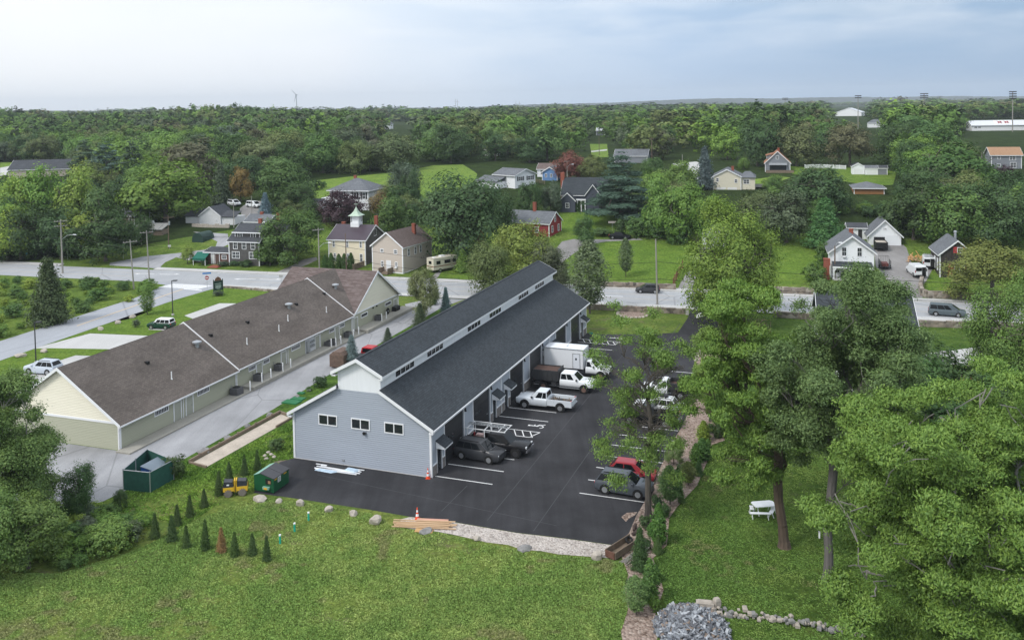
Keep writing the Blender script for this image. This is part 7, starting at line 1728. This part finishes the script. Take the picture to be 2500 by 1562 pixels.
for px,py,top,col,l,sz in ((239,634,608,(.03,.18,.55),'small blue roadside sign under the dark trees',.5),(165,634,606,(.5,.5,.5),'small pale rectangular sign right of the tall pole',.35),(687,699,671,(.36,.36,.35),'back of a grey metal road sign at the roof corner',.35),(66,634,617,(.1,.3,.32),'small teal post at the left sidewalk',.2),(414,608,598,(.6,.6,.6),'pale board on the pole by the far street',.35),(1495,564,540,(.45,.40,.37),'pinkish boards behind the black sedan',.9),(301,634,606,(.45,.45,.45),'thin grey sign post left of the crosswalk poles',.1)):
    P=G(px,py);H=(py-top)/ppm(P);t=thing('road_sign',l,'sign',P);MB().cyl((0,0,0),(0,0,H),.04,n=6).build('post',metal,t);MB().box(-sz,sz,-.06,-.03,H-.45,H).build('sign_panel',plain,t,color=col)
# ---------------- yard objects ----------------
def rock(label,px,py,wpx,hpx,m=boulder,name='boulder',group=None,seed=None,z=0):
    P=G(px,py);s=ppm(P);w=wpx/s;h=hpx/s;rng=np.random.default_rng(int(px*7+py) if seed is None else seed)
    bm=bmesh.new();bmesh.ops.create_icosphere(bm,subdivisions=2,radius=1)
    off=rng.normal(size=(6,3));off/=np.linalg.norm(off,axis=1,keepdims=True);cut=rng.uniform(.55,.85,6)
    for v in bm.verts:
        c=np.array(v.co)
        for o_,k in zip(off,cut):
            dd=c@o_
            if dd>k: c=c-o_*(dd-k)
        c*=1+.06*math.sin(c[0]*7+c[1]*5)
        v.co=Vector((c[0]*w/2,c[1]*w*.42,c[2]*h*.62+h*.28))
    me=bpy.data.meshes.new(name);bm.to_mesh(me);bm.free();me.materials.append(m);o=bpy.data.objects.new(name,me);COL.objects.link(o);o.location=P+Vector((0,0,z));o.rotation_euler=(0,0,rng.uniform(-.5,.5))
    return tag(o,label,'boulder',group)
for a in (('flat pale boulder nearest the green dumpster',634,1222,38,16),('small yellowish boulder second in the lawn edge row',681,1227,17,14),('angular pale boulder third in the lawn edge row',733,1234,22,19),('rough brown boulder fourth in the lawn edge row',803,1248,24,18),('small pointed pale boulder fifth in the lawn edge row',862,1258,22,16),('largest pale boulder last in the lawn edge row',915,1277,38,26)): rock(*a,group='boulders along the edge of the front lawn')
rock('flat blue grey slab beside the lumber pile',1038,1299,38,13,boulderg);rock('small tan boulder on the gravel edge',1164,1318,22,13);rock('dark flat stone on the gravel edge',1280,1342,38,13,boulderg);rock('round cream boulder near the wooden trailer',1459,1364,32,24)
for a in (('grey boulder at the drive corner of the mown verge',245,806,15,11),('brown boulder in the middle of the mown verge',287,790,17,11),('grey boulder below the oval street tree',323,776,19,11),('wide tan boulder on the left verge',49,871,30,10),('tan boulder right of the wide one on the left verge',107,860,19,11)): rock(*a,group='boulders on the mown verge')
for a in (('grey boulder nearest the building corner beside the court',658,1016,19,12),('grey boulder second above the stone dust court',604,1043,16,13),('grey boulder third above the stone dust court',555,1074,22,14),('pale boulder at the near end of the stone dust court',497,1106,30,17),('small round tan rock by the green covers',726,970,12,8),('greenish rock between juniper and green covers',755,955,13,8)): rock(*a,boulderg,group='rocks along the alley edge')
for i,(x,y) in enumerate(((646,1114),(655,1106),(662,1111),(650,1122),(668,1117))): rock('small pale rock in the little heap at the building corner, %s'%['lowest left','top','centre','bottom','rightmost'][i],x,y,12,7,boulder,'rock','rock heap by the building corner')
def bed_ring(label,cx,cy,rx,ry,n,a0=0,a1=360):
    P=G(cx,cy);pts=[G(cx+rx*math.cos(a),cy+ry*math.sin(a)) for a in np.linspace(0,2*PI,24)[:-1]]
    sheet('mulch_bed',[(p.x,p.y) for p in pts],mulch,.03,world=True)
    for k in range(n):
        a=math.radians(a0+(a1-a0)*k/(n-1));rock('pale tan edging stone of the %s, number counted clockwise %d'%(label,k+1) if 0 else 'pale tan edging stone around the %s'%label,cx+rx*math.cos(a),cy+ry*math.sin(a)+1,9,5,boulder,'edging_stone','edging stones around the %s'%label)
bed_ring('mulched planting circle by the road',1547,766,40,10,16,-20,200)
sheet('mulch_bed',[(1700,885),(1712,862),(1745,838),(1766,842),(1775,870),(1760,920),(1720,930)],mulch,.03)
for i,(x,y) in enumerate(((1700,880),(1702,872),(1707,865),(1713,859),(1720,853),(1728,847),(1737,842),(1746,838))): rock('large pale edging stone of the mulch bed beside the entrance drive',x,y,14,8,boulder,'edging_stone','edging stones beside the entrance drive')
# dumpster
P=G(648,1204)
t=thing('dumpster','dark green metal dumpster with a black lid and an open side hatch','dumpster',G(621,1199),-YA+.02)
gm=mat('dumpster_green',(.010,.085,.035),.45,.12,3);w_,d_=1.95,2.25
mb=MB();mb.ext([(0,0,.12),(w_,0,.12),(w_,0,1.28),(.55,0,1.62),(0,0,1.42)],(0,d_,0));mb.build('body',gm,t)
mb=MB();slab(mb,(.0,-.03,1.43),(.0,d_+.03,1.43),(.58,d_+.03,1.64),(.58,-.03,1.64),.03);mb.build('fixed_lid',mat('pale_green_lid',(.22,.42,.34),.5,.1),t)
mb=MB();slab(mb,(w_+.08,-.05,1.29),(w_+.08,d_/2-.02,1.29),(.6,d_/2-.02,1.66),(.6,-.05,1.66),.05);slab(mb,(w_+.08,d_/2+.02,1.29),(w_+.08,d_+.05,1.29),(.6,d_+.05,1.66),(.6,d_/2+.02,1.66),.05);mb.build('lid',mat('black_lid',(.055,.055,.062),.5,.1),t)
MB().box(1.15,1.72,-.012,0,.78,1.25).build('hatch_opening',black,t);MB().box(1.4,1.66,-.02,-.012,.85,1.1).build('cardboard',mat('cardboard',(.30,.18,.10),.8,.1),t)
pk=MB().box(.95,1.6,-.2,0,.42,.6).box(.98,1.57,-.2,0,.38,.42).build('fork_pocket',mat('pale_green_lid'.replace('lid','steel'),(.20,.38,.30),.5,.1),t);MB().box(1.1,1.42,-.21,-.2,.4,.55).build('yellow_label',mat('yellow_label',(.75,.42,.02),.5,.05),t)
lb=MB().box(w_,w_+.012,.62,1.05,.78,1.22).build('notice',white,t)
mb=MB()
for i in range(5):
    for j in range(3): mb.box(w_+.012,w_+.018,.67+j*.12,.76+j*.12,.83+i*.07,.87+i*.07)
mb.build('notice_text',darkmetal,lb)
MB().box(w_,w_+.02,.15,.5,1.12,1.2).box(w_,w_+.02,1.5,1.9,1.12,1.2).build('warning_tape',MATS['yellow_label'],t)
MB().box(.1,.25,.1,d_-.1,0,.12).box(w_-.25,w_-.1,.1,d_-.1,0,.12).build('skid',darkmetal,t)
# fenced dumpster enclosure
e=[G(302,1196),G(367,1203),G(424,1171),G(361,1143)]
t=thing('enclosure','green privacy mesh enclosure on steel posts around a blue dumpster','enclosure',e[0])
gm2=mat('green_privacy_mesh',(.020,.085,.065),.8,.2,3)
hE=1.75
def panel(a,b,nm='mesh_panel'):
    d=(b-a).normalized();n=Vector((-d.y,d.x,0))*.02;a=a-e[0];b=b-e[0];Z=Vector((0,0,1))
    MB().hexa([a-n+Z*.05,b-n+Z*.05,b+n+Z*.05,a+n+Z*.05],[a-n+Z*hE,b-n+Z*hE,b+n+Z*hE,a+n+Z*hE]).build(nm,gm2,t)
    MB().cyl(a+Z*(hE+.03),b+Z*(hE+.03),.035,n=6).build('top_rail',metal,t)
panel(e[0],e[1]);panel(e[1],e[2]);panel(e[2],e[3])
m_=(e[3]+e[0])/2;panel(e[3],m_+(e[3]-e[0]).normalized()*.1,'gate');panel(m_-(e[3]-e[0]).normalized()*.1,e[0],'gate')
for p in e+[m_]: q=p-e[0];MB().cyl(q,q+Vector((0,0,hE+.12)),.05,n=8).build('post',metal,t)
c=(e[0]+e[1]+e[2]+e[3])/4
t=thing('blue_dumpster','blue dumpster standing inside the green mesh enclosure','dumpster',c+Vector((.5,.7,0)),-YB)
mb=MB();mb.ext([(-.85,-1.1,.1),(.85,-1.1,.1),(.85,-1.1,1.15),(-.85,-1.1,1.45)],(0,2.2,0));mb.build('body',mat('blue_steel',(.015,.06,.22),.4,.1),t)
mb=MB();slab(mb,(.9,-1.15,1.17),(.9,1.15,1.17),(-.88,1.15,1.48),(-.88,-1.15,1.48),.04);mb.build('lid',mat('blue_grey_lid',(.16,.20,.24),.5,.1),t)
# trench roller
g=G(576,1206);t=thing('trench_roller','yellow and black articulated trench roller parked beside the green dumpster','roller',g,-(-.22))
ym=mat('machine_yellow',(.72,.44,.035),.45,.06);bk=mat('machine_black',(.025,.028,.034),.35,.1)
for s in (-1,1):
    x0,x1=(.10,.86) if s>0 else (-.86,-.10)
    MB().ext([(x0,-.42,.42),(x1-(.0),-.42,.34 if s>0 else .42),(x1,-.42,.72),(x0,-.42,.72)],(0,.84,0)).build('yellow_frame',ym,t)
    mb=MB();mb.hexa([(x0+.02,-.4,.72),(x1-.02,-.4,.72),(x1-.02,.4,.72),(x0+.02,.4,.72)],[(x0+.06,-.32,1.12),(x1-.10,-.32,1.05),(x1-.10,.32,1.05),(x0+.06,.32,1.12)]);mb.build('engine_hood',bk,t)
    for y in (-.3,.3):
        mb=MB();xc=s*.5;mb.cyl((xc,y-.2,.27),(xc,y+.2,.27),.25,n=14)
        for k in range(14):
            a=2*PI*k/14
            for yy in (-.12,.02,.12): mb.cyl((xc+math.cos(a)*.22,y+yy,.27+math.sin(a)*.22),(xc+math.cos(a)*.31,y+yy,.27+math.sin(a)*.31),.035,n=4)
        mb.build('drum',mat('muddy_steel',(.19,.165,.145),.8,.2),t)
MB().box(-.1,-.03,-.3,.3,.3,1.15).box(.03,.1,-.3,.3,.3,1.15).build('articulation_plates',ym,t);MB().box(-.6,-.42,-.41,-.4,.86,.96).build('decal',white,t)
MB().cyl((-.95,-.3,.5),(-.95,.3,.5),.03,n=6).cyl((-.95,-.3,.5),(-.8,-.3,.85),.03,n=6).cyl((-.95,.3,.5),(-.8,.3,.85),.03,n=6).build('guard_bar',bk,t)
for o in list(t.children): pass
t.scale=(1.15,1.15,1.15)
# cones
def cone(label,px,py,h):
    t=thing('traffic_cone',label,'traffic cone',G(px,py));og=mat('cone_orange',(.85,.10,.03),.5,.03)
    MB().box(-.2,.2,-.2,.2,.02,.06).build('base',mat('cone_base',(.55,.07,.03),.7,.1),t)
    MB().lathe([(.15,.06),(.128,h*.28)],14).lathe([(.098,h*.48),(.075,h*.62)],14).lathe([(.05,h*.80),(.03,h)],14).build('cone_body',og,t)
    MB().lathe([(.129,h*.28),(.098,h*.48)],14).lathe([(.076,h*.62),(.05,h*.80)],14).build('reflective_band',white,t)
cone('orange cone standing at the white corner post of the blue grey building',1045,1168,.95);cone('orange cone with white bands beside the lumber pile',1019,1267,.95)
# lumber
t=thing('lumber_pile','pile of new boards and plywood on the gravel','lumber',G(1040,1284),-.10)
rr=random.Random(8)
for i in range(9):
    y=-.5+i*.11;mb=MB();mb.box(-2.5+rr.uniform(-.2,.2),2.1+rr.uniform(-.3,.4),y,y+.1,.08+.06*(i%3),.13+.06*(i%3));mb.build('board',wood,t,rz=rr.uniform(-.03,.03))
MB().box(-.9,1.6,.35,.95,.1,.16).build('board',mat('pink_board',(.55,.30,.22),.7,.1),t,rz=-.03)
MB().box(-.6,.8,-1.1,-.55,.03,.08).build('plywood',mat('plywood',(.50,.30,.13),.7,.1),t,rz=-.1)
# siding material pile by the wall
t=thing('trim_pile','bundle of white trim boards and plastic sheeting lying along the building','building material',G(830,1147),-YA-.0)
for i in range(8):
    MB().box(-2.3+rr.uniform(-.5,.3),2.0+rr.uniform(-.3,.5),-.55+i*.13,-.45+i*.13,.02+.04*(i%3),.07+.04*(i%3)).build('trim_board',white,t,rz=rr.uniform(-.05,.05))
MB().box(-1.4,.6,.0,.28,.15,.24).build('black_bundle',darkmetal,t,rz=-.02)
MB().hexa([(-2.2,-.8,.01),(-.4,-.9,.01),(.1,-.5,.01),(-1.8,-.4,.01)],[(-2.0,-.75,.12),(-.5,-.8,.08),(0,-.5,.1),(-1.7,-.45,.12)]).hexa([(.6,-.3,.1),(1.8,-.4,.1),(1.9,.3,.1),(.7,.3,.1)],[(.7,-.2,.27),(1.6,-.3,.22),(1.7,.2,.24),(.8,.2,.28)]).build('plastic_sheet',mat('blue_white_plastic',(.48,.60,.72),.3,.2,3),t)
# court frame
cq=[G(462,1131),G(504,1142),G(716,1020),G(684,1009)]
sheet('stone_dust_court',[(466,1131),(503,1141),(713,1022),(686,1011)],sand,.03)
t=thing('court_frame','low timber frame around the long stone dust court','timber edging',cq[0])
def beam(a,b,h=.28,w=.16,nm='timber'):
    d=(b-a).normalized();n=Vector((-d.y,d.x,0))*w/2;a=a-cq[0];b=b-cq[0];Z=Vector((0,0,h));MB().hexa([a-n,b-n,b+n,a+n],[a-n+Z,b-n+Z,b+n+Z,a+n+Z]).build(nm,oldwood,t)
beam(cq[0],cq[3],.35);beam(cq[3],cq[2]);beam(cq[0],cq[1],.2);beam(cq[1]+(cq[2]-cq[1])*.78,cq[2],.22)
for k in range(5): p=cq[0]+(cq[3]-cq[0])*(k+.5)/5-cq[0];MB().box(p.x-.08,p.x+.08,p.y-.08,p.y+.08,0,.45).build('stake',oldwood,t)
# septic covers and green pipes
gc=mat('cover_green',(.015,.14,.05),.6,.05)
for i,(x,y,l) in enumerate(((712,982,'large green access cover nearest the building'),(728,974,'green access cover behind the nearest one'),(735,960,'small green access cover farthest along the alley'))):
    t=thing('access_cover',l,'access cover',G(x,y),-YA);sz=(.95,.75,.4)[i];MB().box(-sz,sz,-sz*.6,sz*.6,.0,.12).build('lid',gc,t);MB().box(-sz-.05,sz+.05,-sz*.6-.05,sz*.6+.05,0,.05).build('rim',gc,t)
for i,(x,y,yt,l) in enumerate(((753.5,1270,1252,'farthest'),(719.5,1297,1278.5,'middle'),(684,1327,1307,'nearest'))):
    P=G(x,y);H=(y-yt)/ppm(P);t=thing('vent_pipe','slim turquoise pipe with white cap in the lawn, %s of the three'%l,'pipe',P);MB().cyl((0,0,0),(0,0,H),.075,n=10).build('pipe',mat('turquoise_pvc',(.02,.42,.30),.4,.05),t);MB().cyl((0,0,H),(0,0,H+.1),.085,n=10).build('cap',white,t)
# picnic table with benches
P=G(1864,1252);t=thing('picnic_table','white painted garden table with clipped corners under the trees','table',P,.12)
MB().add([(-.85,-.4,.72),(-.7,-.5,.72),(.7,-.5,.72),(.9,-.3,.72),(.9,.3,.72),(.7,.5,.72),(-.7,.5,.72),(-.9,.35,.72)]+[(-.85,-.4,.77),(-.7,-.5,.77),(.7,-.5,.77),(.9,-.3,.77),(.9,.3,.77),(.7,.5,.77),(-.7,.5,.77),(-.9,.35,.77)],[tuple(range(8))[::-1],tuple(range(8,16))]+[(i,(i+1)%8,8+(i+1)%8,8+i) for i in range(8)]).build('table_top',white,t)
for x in (-.55,.55):
    for s in (-1,1): MB().cyl((x,s*.45,0),(x,s*.1,.72),.04,n=6).build('leg',white,t)
def bench(label,px,py,rz,L_=1.5):
    t=thing('bench',label,'bench',G(px,py),rz,'benches around the garden table');MB().box(-L_/2,L_/2,-.15,.15,.42,.47).build('seat',white,t)
    for x in (-L_/2+.2,L_/2-.2):
        for s in (-1,1): MB().cyl((x,s*.2,0),(x,s*.06,.42),.03,n=6).build('leg',white,t)
bench('long white bench in front of the garden table',1856,1266,-.10,1.6);bench('short white bench at the right end of the garden table',1886,1258,1.05,1.2);bench('small white bench at the left end of the garden table',1835,1252,1.4,.7)
P=G(2350,795) if 0 else None
# wooden trailer / box at the corner of the lot
t=thing('wooden_box','long open timber box with rusty end lying at the lot corner','timber box',G(1520,1345),-.75)
MB().box(-.4,.4,-1.5,1.5,.1,.16).box(-.46,-.4,-1.5,1.5,.1,.6).box(.4,.46,-1.5,1.5,.1,.6).build('side',oldwood,t);MB().box(-.4,.4,-1.56,-1.5,.1,.6).build('end_plate',mat('rust',(.14,.07,.05),.8,.3,3),t)
mb=MB()
for k in range(12): mb.cyl((.5+rr.uniform(0,.7),-1.5+rr.uniform(0,.6),.05),(.7+rr.uniform(0,.8),1.0+rr.uniform(0,.6),.15+rr.uniform(0,.3)),.035,n=5)
tag(mb.build('brush_pile',bark2,loc=G(1525,1348),rz=-.75),'heap of pale dead branches beside the timber box','branches')
mb=MB();n=18
t=thing('tyre','old black tyre lying on the timber box','tyre',G(1536,1331)+Vector((0,0,.42)));t.rotation_euler=(.5,.3,0)
vs=[];fs=[]
for i in range(n):
    for j in range(8):
        a=2*PI*i/n;b_=2*PI*j/8;r_=.24+.09*math.cos(b_);vs.append((r_*math.cos(a),r_*math.sin(a),.09*math.sin(b_)))
for i in range(n):
    for j in range(8): fs.append((i*8+j,((i+1)%n)*8+j,((i+1)%n)*8+(j+1)%8,i*8+(j+1)%8))
MB().add(vs,fs).build('casing',tyre,t)
t=thing('wheel_hub_pile','dark scrap of wheels and logs at the lot corner edge','scrap',G(1548,1302))
for k in range(4): MB().cyl((rr.uniform(-.2,.2),k*.3-.4,.15),(rr.uniform(-.2,.3)+.2,k*.3,.3),.12,n=8).build('log',mat('dark_log',(.07,.05,.045),.9,.3),t)
# slate pile and dry stone wall
t=thing('slate_pile','large heap of blue grey split slates at the bottom edge','stone pile',G(1690,1545))
rng=np.random.default_rng(3);sl=[mat('slate_blue',(.22,.235,.26),.7,.35,3),mat('slate_dark',(.12,.125,.14),.7,.35,3),mat('slate_tan',(.28,.22,.18),.8,.3,3),mat('slate_pale',(.40,.42,.45),.7,.3,3)]
mb=[MB() for _ in sl]
for k in range(1500):
    a=rng.uniform(0,2*PI);r_=2.3*math.sqrt(rng.uniform());x,y=r_*math.cos(a)*.95,r_*math.sin(a)*1.15
    z=max(0,1.15*(1-(r_/2.6)**1.3))*rng.uniform(.7,1.0);i=int(rng.choice(4,p=[.42,.3,.1,.18]))
    L2,W2,H2=rng.uniform(.14,.36),rng.uniform(.05,.14),rng.uniform(.02,.05)
    mb[i].tf=Matrix.Translation((x,y,z+.05))@Matrix.Rotation(rng.uniform(0,PI),4,'Z')@Matrix.Rotation(rng.uniform(-1,1),4,'X')@Matrix.Rotation(rng.uniform(-.8,.8),4,'Y');mb[i].box(-L2,L2,-W2,W2,-H2,H2)
for i,q in enumerate(mb): o=q.build('slates',sl[i],t);o['kind']='stuff'
P0=[G(1712,1490),G(1745,1497),G(1790,1505),G(1850,1508),G(1900,1518),G(1960,1527),G(2030,1542),G(2110,1556)]
t=thing('dry_stone_wall','tumbled dry stone wall of pale stones crossing the neighbour lawn','wall',P0[0])
mbs=[MB(),MB()];base=[boulder,boulderg]
def lump(m,c,sx,sy,sz,rz):
    M=Matrix.Translation(c)@Matrix.Rotation(rz,4,'Z');m.tf=M
    k=.72;m.add([(-sx,-sy,-sz),(sx,-sy,-sz),(sx,sy,-sz),(-sx,sy,-sz),(-sx,-sy*1.05,sz*.4),(sx*1.05,-sy,sz*.4),(sx,sy*1.05,sz*.4),(-sx*1.05,sy,sz*.4),(-sx*k,-sy*k,sz),(sx*k,-sy*k,sz),(sx*k,sy*k,sz),(-sx*k,sy*k,sz)],[(0,3,2,1),(0,1,5,4),(1,2,6,5),(2,3,7,6),(3,0,4,7),(4,5,9,8),(5,6,10,9),(6,7,11,10),(7,4,8,11),(8,9,10,11)])
for a,b in zip(P0[:-1],P0[1:]):
    d=b-a;n=int(d.length/.10)
    for k in range(n):
        c=a-P0[0]+d*(k/n)+Vector((rng.normal()*.05,rng.normal()*.16,rng.uniform(.06,.42)));s_=rng.uniform(.07,.17)
        lump(mbs[0 if rng.uniform()<.62 else 1],c,s_*1.2,s_*.9,s_*.75,rng.uniform(0,PI))
lump(mbs[0],Vector((.25,0,.5)),.55,.22,.15,-.2);lump(mbs[0],Vector((1.0,-.05,.6)),.2,.18,.25,.3)
for i,q in enumerate(mbs): o=q.build('stones',base[i],t);o['kind']='stuff'
# utilities beside the shop wall (things of their own)
def onwalk(u): return .16 if u<18.7 else .45 if u<36.9 else .22 if u<45.4 else .48
for i,(u,v) in enumerate(((16.9,.8),(21.1,.75),(25.3,.75),(36.9,.8),(38.0,.8),(42.2,.75),(51.3,.8))):
    p=fr(OB,YB,v,u,onwalk(u));t=thing('condenser','grey cube air conditioning condenser on the shop walk, %s'%['under the seam of the first roof','left of the first paired door','below the second small window','first of the pair by the meters','second of the pair by the meters','before the cross gable','below the cross gable'][i],'air conditioner',p,-YB,'condensers on the shop walk')
    s_=.42 if i else .55;MB().box(-s_,s_,-s_,s_,0,.78).build('casing',mat('condenser_grey',(.10,.10,.105),.6,.2,6),t);MB().cyl((0,0,.78),(0,0,.82),s_*.8,n=14).build('fan_grille',black,t);MB().cyl((-s_,0,.3),(-.7,0,.3),.03,n=5).cyl((-.7,0,.3),(-.7,0,1.0),.025,n=5).build('pipe',metal,t)
for i,u in enumerate((18.4,20.7,22.5,25.0,26.7,36.4,37.6,38.9,42.4,43.9,51.0,52.5)):
    v=1.75 if i else 2.3;p=fr(OB,YB,1.55,u,onwalk(u));
    t=thing('bollard','slender white bollard on the shop walk, %s from the near end'%['first','second','third','fourth','fifth','sixth','seventh','eighth','ninth','tenth','eleventh','last'][i],'bollard',p,0,'white bollards on the shop walk');MB().cyl((0,0,0),(0,0,1.05),.075,n=10).build('post',pvc,t);MB().lathe([(.075,1.05),(.05,1.1),(.01,1.12)],10).build('cap',pvc,t)
p=fr(OB,YB,.5,57.9,.48);t=thing('storage_bin','black deck storage box by the far door of the shops','storage box',p,-YB);MB().box(-.35,.35,-.75,.75,0,.6).build('body',black,t);MB().box(-.37,.37,-.77,.77,.6,.7).build('lid',darkmetal,t)
p=fr(OB,YB,.5,55.0,.48);t=thing('hose_reel','round dark reel leaning on the shop wall','reel',p,-YB);MB().cyl((-.05,0,.55),(.08,0,.55),.5,n=18).build('disc',black,t);MB().cyl((.08,0,.55),(.12,0,.55),.12,n=10).build('hub',metal,t)
P=fr(OA,YA,.8,50.6,.03)
t=thing('garden_hose','green hose coiled at the far corner of the blue grey building','hose',P);mb=MB();pts=[Vector((.25*math.cos(a)*(1+.05*a/6),.25*math.sin(a),.05+.01*a)) for a in np.linspace(0,18,60)];mb.tube(pts,.03,5);mb.build('coil',mat('hose_green',(.03,.25,.18),.5,.05),t)
# lumber heap beside the vans
t=thing('wood_heap','heap of orange scrap lumber behind the white work van','lumber',G(2232,640),-.28)
for k in range(46): MB
mb=MB();mb2=MB()
for k in range(60):
    a=Vector((rr.uniform(-1.2,1.4),rr.uniform(-1,1),rr.uniform(.1,1.1)));b_=a+Vector((rr.uniform(-.8,.8),rr.uniform(-.6,.6),rr.uniform(-.3,1.2 if k%6==0 else .4)));(mb if k%2 else mb2).cyl(a,b_,.08,n=4)
mb.build('boards',wood,t)['kind']='stuff';mb2.build('boards',mat('orange_lumber',(.55,.30,.12),.8,.2),t)['kind']='stuff'
# garden green storage tent at the far street
P=G(482,592);t=thing('storage_shelter','dark green rounded storage shelter beside the far gravel drive','shelter',P,-.28)
mb=MB();pr=[(1.5*math.cos(a),1.7*math.sin(a)) for a in np.linspace(0,PI,9)];pr=[(1.5,0)]+[(x,z+.6) for x,z in pr]+[(-1.5,0)]
mb.ext([(x,0,z) for x,z in pr],(0,4.5,0));mb.build('cover',mat('dark_green_tarp',(.025,.055,.045),.6,.15),t)
P=G(360,575);t=thing('grey_shelter','weathered grey low shed roofs by the far street corner','shed',P,-.2);MB().box(-4,4,0,3,0,1.4).build('wall',oldwood,t);mb=MB();slab(mb,(-4.2,-.3,1.4),(4.2,-.3,1.4),(4.2,3.2,2.6),(-4.2,3.2,2.6));mb.build('roof',mat('grey_tin',(.28,.28,.27),.6,.15),t)
P=G(368,560);t=thing('tipi_tarp','small white tarp tent at the far street corner','tarp',P);MB().add([(-1.2,-1,0),(1.2,-1,0),(1.2,1,0),(-1.2,1,0),(-.2,0,2.2),(.9,0,2.3)],[(0,1,5,4),(1,2,5),(2,3,4,5),(3,0,4)]).build('canvas',white,t)
P=G(1868,1130) 
for i,(x,y,l) in enumerate(((1860,1104,'flat pale disc lying on the neighbour lawn'),(1803,1099,'small pale disc left of the larger one on the neighbour lawn'))):
    t=thing('garden_disc',l,'cover',G(x,y));MB().cyl((0,0,0),(0,0,.08),.3-.1*i,n=14).build('disc',mat('mint_plastic',(.45,.62,.52),.5,.05),t);MB().cyl((0,0,.08),(0,0,.1),.1,n=10).build('knob',white,t)
t=thing('bird_feeder','white tube feeder hanging from a dead branch','feeder',G(2001,1415)+Vector((0,0,2.9)));MB().cyl((0,0,0),(0,0,.45),.06,n=8).build('tube',white,t);MB().cyl((0,0,.45),(0,0,.5),.1,.02,n=8).build('cap',metal,t)
# green fence post at entrance
P=G(1678,768);t=thing('gate_post','square granite post at the entrance drive','post',P,-.28);MB().box(-.22,.22,-.22,.22,0,1.0).build('shaft',concrete,t);MB().box(-.25,.25,-.25,.25,1.0,1.08).build('cap',concrete,t)
for px,py in ((80,605),):pass
